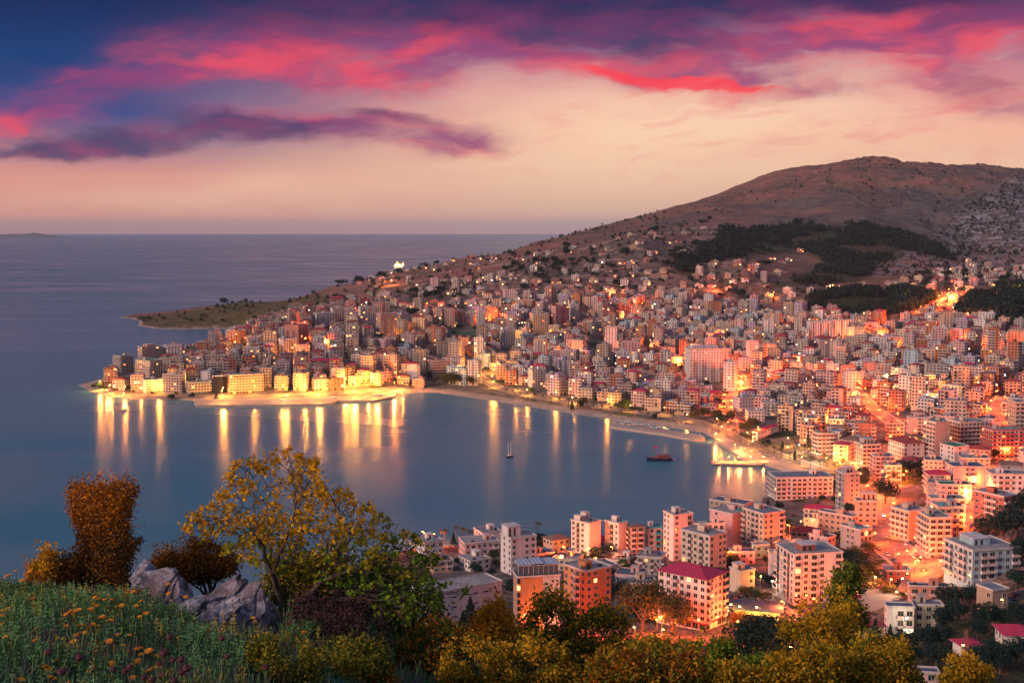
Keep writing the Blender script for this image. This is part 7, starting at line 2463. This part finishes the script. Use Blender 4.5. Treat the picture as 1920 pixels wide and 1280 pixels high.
# --- pale limestone outcrop
ROCKM, b = new_mat('limestone')
g_ = ROCKM.node_tree.nodes.new('ShaderNodeNewGeometry')
ps = E(g_.outputs['Position'])
f1 = esmooth(enoise(ps, 5.0, 8, .72, .6), .40, .62)
f2 = esmooth(enoise(ps, 1.3, 5, .6, 1.0), .45, .6)
c = emix(f1, (0.085, 0.09, 0.12), (0.46, 0.46, 0.53))
c = emix(f2 * .6, c, (0.22, 0.16, 0.17))
c = emix(esmooth(enoise(ps, 22, 4, .7), .55, .68) * .7, c, (0.055, 0.055, 0.07))
ROCKM.node_tree.links.new(c.s, b.inputs['Base Color']); b.inputs['Roughness'].default_value = .95; b.inputs['Specular IOR Level'].default_value = .15
bn = ROCKM.node_tree.nodes.new('ShaderNodeBump'); bn.inputs['Strength'].default_value = .8; bn.inputs['Distance'].default_value = .09
ROCKM.node_tree.links.new(enoise(ps, 9, 8, .7).s, bn.inputs['Height']); ROCKM.node_tree.links.new(bn.outputs[0], b.inputs['Normal'])


def rock(px0, px1, py_top, py_bot, Y, seed, label, lean=.3, ridges=5):
    """jagged slab: outline from a crest line, real depth"""
    r = random.Random(seed)
    a = fgp(px0, py_bot, Y); bq = fgp(px1, py_bot, Y)
    w = (bq - a).length
    h = (py_bot - py_top) * Y / FPX
    bm = bmesh.new()
    bmesh.ops.create_icosphere(bm, subdivisions=6, radius=1.0)
    planes = []
    for k in range(26):
        n_ = Vector((r.gauss(0, 1), r.gauss(0, .8) - .25, r.gauss(0, .7) + .15)); n_.normalize()
        planes.append((n_, r.uniform(.52, .88)))
    cuts = []
    for k in range(ridges):
        n_ = Vector((1, r.uniform(-.5, .5), r.uniform(-.9, -.2))); n_.normalize()
        cuts.append((n_, r.uniform(-.7, .7), r.uniform(.03, .06), r.uniform(.10, .22)))
    for v in bm.verts:
        p_ = v.co.copy()
        for n_, d_ in planes:
            e_ = p_.dot(n_) - d_
            if e_ > 0: p_ -= n_ * e_
        for n_, d_, w_, dep in cuts:
            e_ = p_.dot(n_) - d_ + mnoise.noise(p_ * 2.2) * .12
            if e_ > 0: p_ *= 1 - dep * .35                       # stepped slabs
            p_ *= 1 - dep * max(0.0, 1 - abs(e_) / w_)
        p_ *= 1 + mnoise.noise(p_ * 5 + Vector((seed, 0, 0))) * .06 + mnoise.noise(p_ * 14) * .025
        v.co = p_
        v.co.x += v.co.z * lean
    bm2 = bpy.data.meshes.new('boulder')
    bm.to_mesh(bm2); bm.free()
    bm2.materials.append(ROCKM)
    o = bpy.data.objects.new('boulder', bm2); COL.objects.link(o)
    m_ = (a + bq) / 2
    o.location = (m_.x, m_.y, m_.z + h * .10)
    o.scale = (w * .76, w * .55, h * .98)
    tag(o, label, 'rock', 'limestone boulders of the outcrop')
    return o


rock(262, 365, 1060, 1135, 14.4, 1, 'peaked grey boulder at the left end of the outcrop', .1)
rock(244, 302, 1046, 1092, 14.9, 2, 'small pale rock tip beside the column shrub', -.2)
rock(312, 450, 1082, 1165, 13.8, 3, 'broad pitted boulder in the middle of the outcrop', .3)
rock(362, 490, 1062, 1150, 14.3, 4, 'tall cracked boulder with dark fissures below the fig tree', .15, 7)
rock(425, 530, 1086, 1160, 14.0, 5, 'rightmost boulder of the outcrop by the fig trunk', -.1)
rock(350, 470, 1118, 1190, 13.2, 6, 'low whitish boulder slipping down into the meadow', .2)
rock(278, 345, 1196, 1240, 11.0, 7, 'small bluish rock poking out of the flowering meadow', .2)

# --- meadow of herbs: stems with whorled leaves, dry stalks, leafy tufts
H_GRN = leafm('herb_green', [(0.08, 0.20, 0.07), (0.17, 0.36, 0.11), (0.14, 0.33, 0.16)], pos_var=.7)
H_YEL = leafm('herb_yellow_green', [(0.30, 0.30, 0.05), (0.52, 0.38, 0.05), (0.42, 0.26, 0.05)], pos_var=.9)
H_TEAL = leafm('herb_blue_green', [(0.04, 0.19, 0.16), (0.09, 0.31, 0.23), (0.12, 0.33, 0.24)], pos_var=.7)
H_DRY = leafm('dry_stalks', [(0.12, 0.10, 0.15), (0.22, 0.16, 0.21), (0.30, 0.20, 0.14)], pos_var=.9)


def herb_proto(kind, g):
    """quads (n,4,3) of one plant at the origin"""
    Q = []
    def blade(p, q_, w):
        p, q_ = np.array(p, float), np.array(q_, float)
        d = q_ - p
        s = np.cross(d, g.normal(size=3)); s /= np.linalg.norm(s) + 1e-9
        Q.append([p - s * w, p + s * w, q_ + s * w * .5, q_ - s * w * .5])
    if kind == 'whorl':
        for s in range(4):
            b0 = np.array([g.normal() * .05, g.normal() * .05, -.03]); h = g.uniform(.16, .34)
            tp = b0 + np.array([g.normal() * .03, g.normal() * .03, h])
            blade(b0, tp, .0035)
            for k in range(9):
                t = .2 + .8 * k / 9
                p = b0 + (tp - b0) * t
                for j in range(4):
                    a = g.uniform(0, 6.28); L_ = .032 * (1.2 - t * .7)
                    d = np.array([math.cos(a) * L_, math.sin(a) * L_, L_ * .5])
                    blade(p, p + d, .005)
    elif kind == 'dry':
        for s in range(16):
            b0 = np.array([g.normal() * .07, g.normal() * .07, -.03]); h = g.uniform(.08, .30)
            tp = b0 + np.array([g.normal() * .08, g.normal() * .08, h])
            blade(b0, tp, .0025)
            blade(b0 + (tp - b0) * .6, b0 + (tp - b0) * .6 + np.array([g.normal() * .04, g.normal() * .04, .07]), .0022)
    elif kind == 'tuft':
        for s in range(46):
            a = g.uniform(0, 6.28); r_ = abs(g.normal()) * .08; z = g.uniform(0, .14) * (1 - r_ * 2)
            p = np.array([math.cos(a) * r_, math.sin(a) * r_, z])
            d = np.array([math.cos(a) * .04, math.sin(a) * .04, .05])
            blade(p, p + d + g.normal(size=3) * .012, .008)
    else:
        for s in range(20):
            b0 = np.array([g.normal() * .04, g.normal() * .04, -.02]); h = g.uniform(.1, .3)
            blade(b0, b0 + np.array([g.normal() * .06, g.normal() * .06, h]), .004)
    return np.array(Q)


def meadow(name, label, kind, mat, n, seed, dens, smin=.75, smax=1.45, Y0=6.2, Y1=17.5):
    g = np.random.default_rng(seed)
    protos = [herb_proto(kind, g) for _ in range(6)]
    VV = []
    c = 0
    while c < n:
        y = math.sqrt(g.uniform(Y0 ** 2, Y1 ** 2))
        px = g.uniform(-60, 1000)
        x = ray(px, 640)[0] * y
        if g.random() > dens(px, y, x): continue
        if 255 < px < 535 and y > 12.2 + (px < 330) * .5: continue
        c += 1
        z = float(fgz(x, y))
        q = protos[g.integers(6)] * g.uniform(smin, smax)
        t = g.uniform(0, 6.28)
        cs, sn = math.cos(t), math.sin(t)
        VV.append(np.stack([q[..., 0] * cs - q[..., 1] * sn + x, q[..., 0] * sn + q[..., 1] * cs + y, q[..., 2] + z], -1).reshape(-1, 3))
    V = np.concatenate(VV)
    o = bpy.data.objects.new(name, fast_mesh(name, V, np.arange(len(V)).reshape(-1, 4), [mat])); COL.objects.link(o)
    tag(o, label, 'wild plants', kind='stuff')


def nz_(x, y, s, k): return float(vnoise(np.array([x + 90]), np.array([y]), s, k)[0])


meadow('meadow_herbs', 'yellow-green flowering herbs along the sunlit crest of the meadow', 'whorl', H_YEL, 2600, 1, lambda p, y, x: (p < 640) * min(1, max(0.12, (y - 8.0) / 4.5)) * (nz_(x, y, 1.3, 1) > .3))
meadow('meadow_greens', 'green herb stems crowding the middle of the meadow', 'whorl', H_GRN, 2300, 2, lambda p, y, x: (p < 700) * (nz_(x, y, 1.0, 2) > .47) * (1.0 if y < 13 else .5))
meadow('meadow_teal_tufts', 'blue-green leafy tufts in the shaded lower meadow', 'tuft', H_TEAL, 1500, 3, lambda p, y, x: (p < 760) * (nz_(x, y, .9, 3) > .5) * (1 if y < 11 else .35))
meadow('meadow_dry_stalks', 'dry purplish stalks standing between the green herbs', 'dry', H_DRY, 3400, 4, lambda p, y, x: (p < 900) * (nz_(x, y, .8, 4) > .36))
meadow('meadow_grass', 'short grass and weeds covering the near slope', 'grass', H_GRN, 3600, 5, lambda p, y, x: (p < 900) * 1.0)

# --- single flowers: orange heads and dry seed heads on their stems
PET = plain('petal_orange', (0.85, 0.30, 0.01), .7, .2, 30)
SEEDM = plain('seed_head_maroon', (0.10, 0.035, 0.045), .9, .3, 30)
PETY = plain('bud_yellow', (0.20, 0.20, 0.04), .8, .2, 30)
STEMM = plain('flower_stem', (0.06, 0.09, 0.03), .9)
FL_ = {}
for kind in ('flower', 'seed', 'bud'):
    mb = MB()
    if kind == 'flower':
        for L_, zz, w_ in ((.024, .0, .010), (.017, .006, .008)):
            for k in range(9):
                a = k / 9 * 6.283
                c_, s_ = math.cos(a), math.sin(a)
                mb.quad((-s_ * w_ * .4, c_ * w_ * .4, zz), (c_ * L_ - s_ * w_, s_ * L_ + c_ * w_, zz + .004), (c_ * L_ + s_ * w_, s_ * L_ - c_ * w_, zz + .004), (s_ * w_ * .4, -c_ * w_ * .4, zz))
        mb.ball((0, 0, .006), .009, 6, 4, 0, 1, 1, .7)
    elif kind == 'seed':
        mb.ball((0, 0, .0), .024, 8, 6, 0, 1, 1, .85)
        for k in range(12):
            a = k * 2.4; e = (k % 4) * .4 - .3
            d = Vector((math.cos(a) * math.cos(e), math.sin(a) * math.cos(e), math.sin(e)))
            mb.tube(tuple(d * .02), tuple(d * .034), .004, .001, 3)
    else:
        for k in range(22):
            a = k * 2.4; rr_ = .010 + .0005 * k
            mb.quad((0, 0, -k * .0065 - .01), (math.cos(a - .4) * rr_, math.sin(a - .4) * rr_, -k * .0065), (math.cos(a) * rr_ * 2.1, math.sin(a) * rr_ * 2.1, -k * .0065 + .012), (math.cos(a + .4) * rr_, math.sin(a + .4) * rr_, -k * .0065))
    me = bpy.data.meshes.new('flower_head'); me.from_pydata(mb.v, [], mb.f)
    me.materials.append({'flower': PET, 'seed': SEEDM, 'bud': PETY}[kind]); me.update()
    FL_[kind] = me
mb = MB(); mb.tube((0, 0, -.5), (0, 0, -.004), .004, .003, 4); mb.quad((0, 0, -.3), (.02, .02, -.27), (.06, .05, -.25), (.03, .0, -.28)); mb.quad((0, 0, -.2), (-.02, .01, -.17), (-.05, -.02, -.15), (-.02, -.02, -.18))
sm = bpy.data.meshes.new('stem'); sm.from_pydata(mb.v, [], mb.f); sm.materials.append(STEMM)
FLW = [(56, 1071, 0), (76, 1073, 0), (48, 1077, 0), (42, 1088, 0), (62, 1122, 0), (72, 1082, 0), (15, 1142, 0), (3, 1147, 0), (3, 1154, 0), (2, 1170, 0), (131, 1147, 0), (124, 1152, 0), (145, 1145, 0), (140, 1148, 0), (148, 1143, 0), (181, 1136, 0), (178, 1120, 0), (185, 1123, 0), (196, 1124, 0), (209, 1124, 0), (170, 1142, 0),
       (191, 1157, 0), (207, 1163, 0), (174, 1170, 0), (155, 1172, 0), (149, 1174, 0), (124, 1174, 0), (165, 1179, 0), (158, 1186, 0), (144, 1190, 0), (140, 1200, 0), (138, 1203, 0), (143, 1193, 0), (241, 1108, 0), (250, 1110, 0), (259, 1107, 0), (258, 1095, 0), (265, 1127, 0), (255, 1136, 0), (228, 1135, 0), (348, 1119, 0), (315, 1095, 0), (316, 1113, 0),
       (242, 1191, 0), (222, 1190, 0), (231, 1210, 0), (241, 1222, 0), (256, 1217, 0), (264, 1215, 0), (264, 1227, 0), (275, 1218, 0), (279, 1220, 0), (283, 1220, 0), (295, 1230, 0), (257, 1241, 0), (259, 1238, 0), (288, 1253, 0), (278, 1258, 0), (298, 1251, 0), (249, 1270, 0), (247, 1248, 0), (209, 1244, 0), (170, 1251, 0), (149, 1241, 0), (105, 1239, 0),
       (100, 1271, 0), (95, 1269, 0), (89, 1253, 0), (85, 1250, 0), (131, 1279, 0), (40, 1274, 0), (66, 1201, 0), (10, 1195, 0), (262, 1156, 0), (275, 1150, 0), (436, 1125, 0), (459, 1123, 0), (475, 1158, 0), (570, 1185, 0), (478, 1165, 0), (340, 1240, 0), (155, 1279, 0), (205, 1202, 0), (180, 1202, 0), (30, 1070, 0), (12, 1080, 0), (18, 1078, 0),
       (318, 1194, 1), (308, 1224, 1), (324, 1237, 1), (339, 1236, 1), (299, 1243, 1), (307, 1264, 1), (326, 1275, 1), (341, 1260, 1), (243, 1250, 1), (234, 1258, 1), (149, 1232, 1), (270, 1268, 1), (284, 1274, 1), (416, 1196, 1), (426, 1231, 1), (497, 1250, 1), (90, 1221, 1), (212, 1255, 1), (350, 1252, 1), (116, 1258, 1),
       (368, 1250, 2), (388, 1250, 2), (390, 1268, 2), (308, 1258, 2), (450, 1240, 2), (447, 1266, 2), (372, 1272, 2)]
rf_ = random.Random(5)
for i, (px, py, k) in enumerate(FLW):
    base = fgp(px, min(py + 66, 1380))
    Y = base.y - .1
    if k == 2: Y = 7.2
    if k == 1: Y = min(Y, 8.0)
    p = fgp(px, py, Y)
    kd = ('flower', 'seed', 'bud')[k]
    nm = ('orange_wildflower', 'dry_thistle', 'flower_spike')[k]
    root = empty(nm, tuple(p), rf_.uniform(0, 6.28))
    root.rotation_euler = (rf_.uniform(-.25, .45), rf_.uniform(-.2, .2), rf_.uniform(0, 6.28)) if k == 0 else (0, 0, rf_.uniform(0, 6))
    s = rf_.uniform(.85, 1.25) * (1.15 if k == 0 else 1) * (1.0 if k < 2 else 1.1)
    h = link_child('flower_head', FL_[kd], root, (0, 0, 0)); h.scale = (s, s, s)
    link_child('stem', sm, root, (0, 0, 0))
    tag(root, None, 'wildflower' if k != 1 else 'thistle', ('orange wildflowers in the meadow', 'dry maroon thistles in the meadow', 'blurred yellow flower spikes in front')[k])
    lab_later(root, ('small orange wildflower', 'dry maroon thistle head', 'yellow-green flower spike')[k], *p)
LANDM += [(190, 1000, 'column shrub'), (390, 1120, 'pale rock outcrop'), (40, 1160, 'left edge meadow'), (150, 1180, 'mid-meadow flower patch'), (270, 1225, 'small bluish rock'), (110, 1260, 'lower left corner'), (330, 1250, 'thistle patch')]

write_labels()


# ---------------------------------------------------------------- sea air
hz = MB()
hz.box(-61000, 61000, -2500, 61000, -6, 620)
hm = bpy.data.materials.new('haze'); hm.use_nodes = True
hn = hm.node_tree; hn.nodes.clear()
ho = hn.nodes.new('ShaderNodeOutputMaterial'); pv = hn.nodes.new('ShaderNodeVolumePrincipled')
pv.inputs['Density'].default_value = 0.000016
pv.inputs['Color'].default_value = (0.72, 0.84, 1.0, 1)
pv.inputs['Anisotropy'].default_value = 0.0
hn.links.new(pv.outputs[0], ho.inputs['Volume'])
hob = hz.build('haze', hm)
tag(hob, 'thin pale evening haze over the sea and the town', kind='stuff')
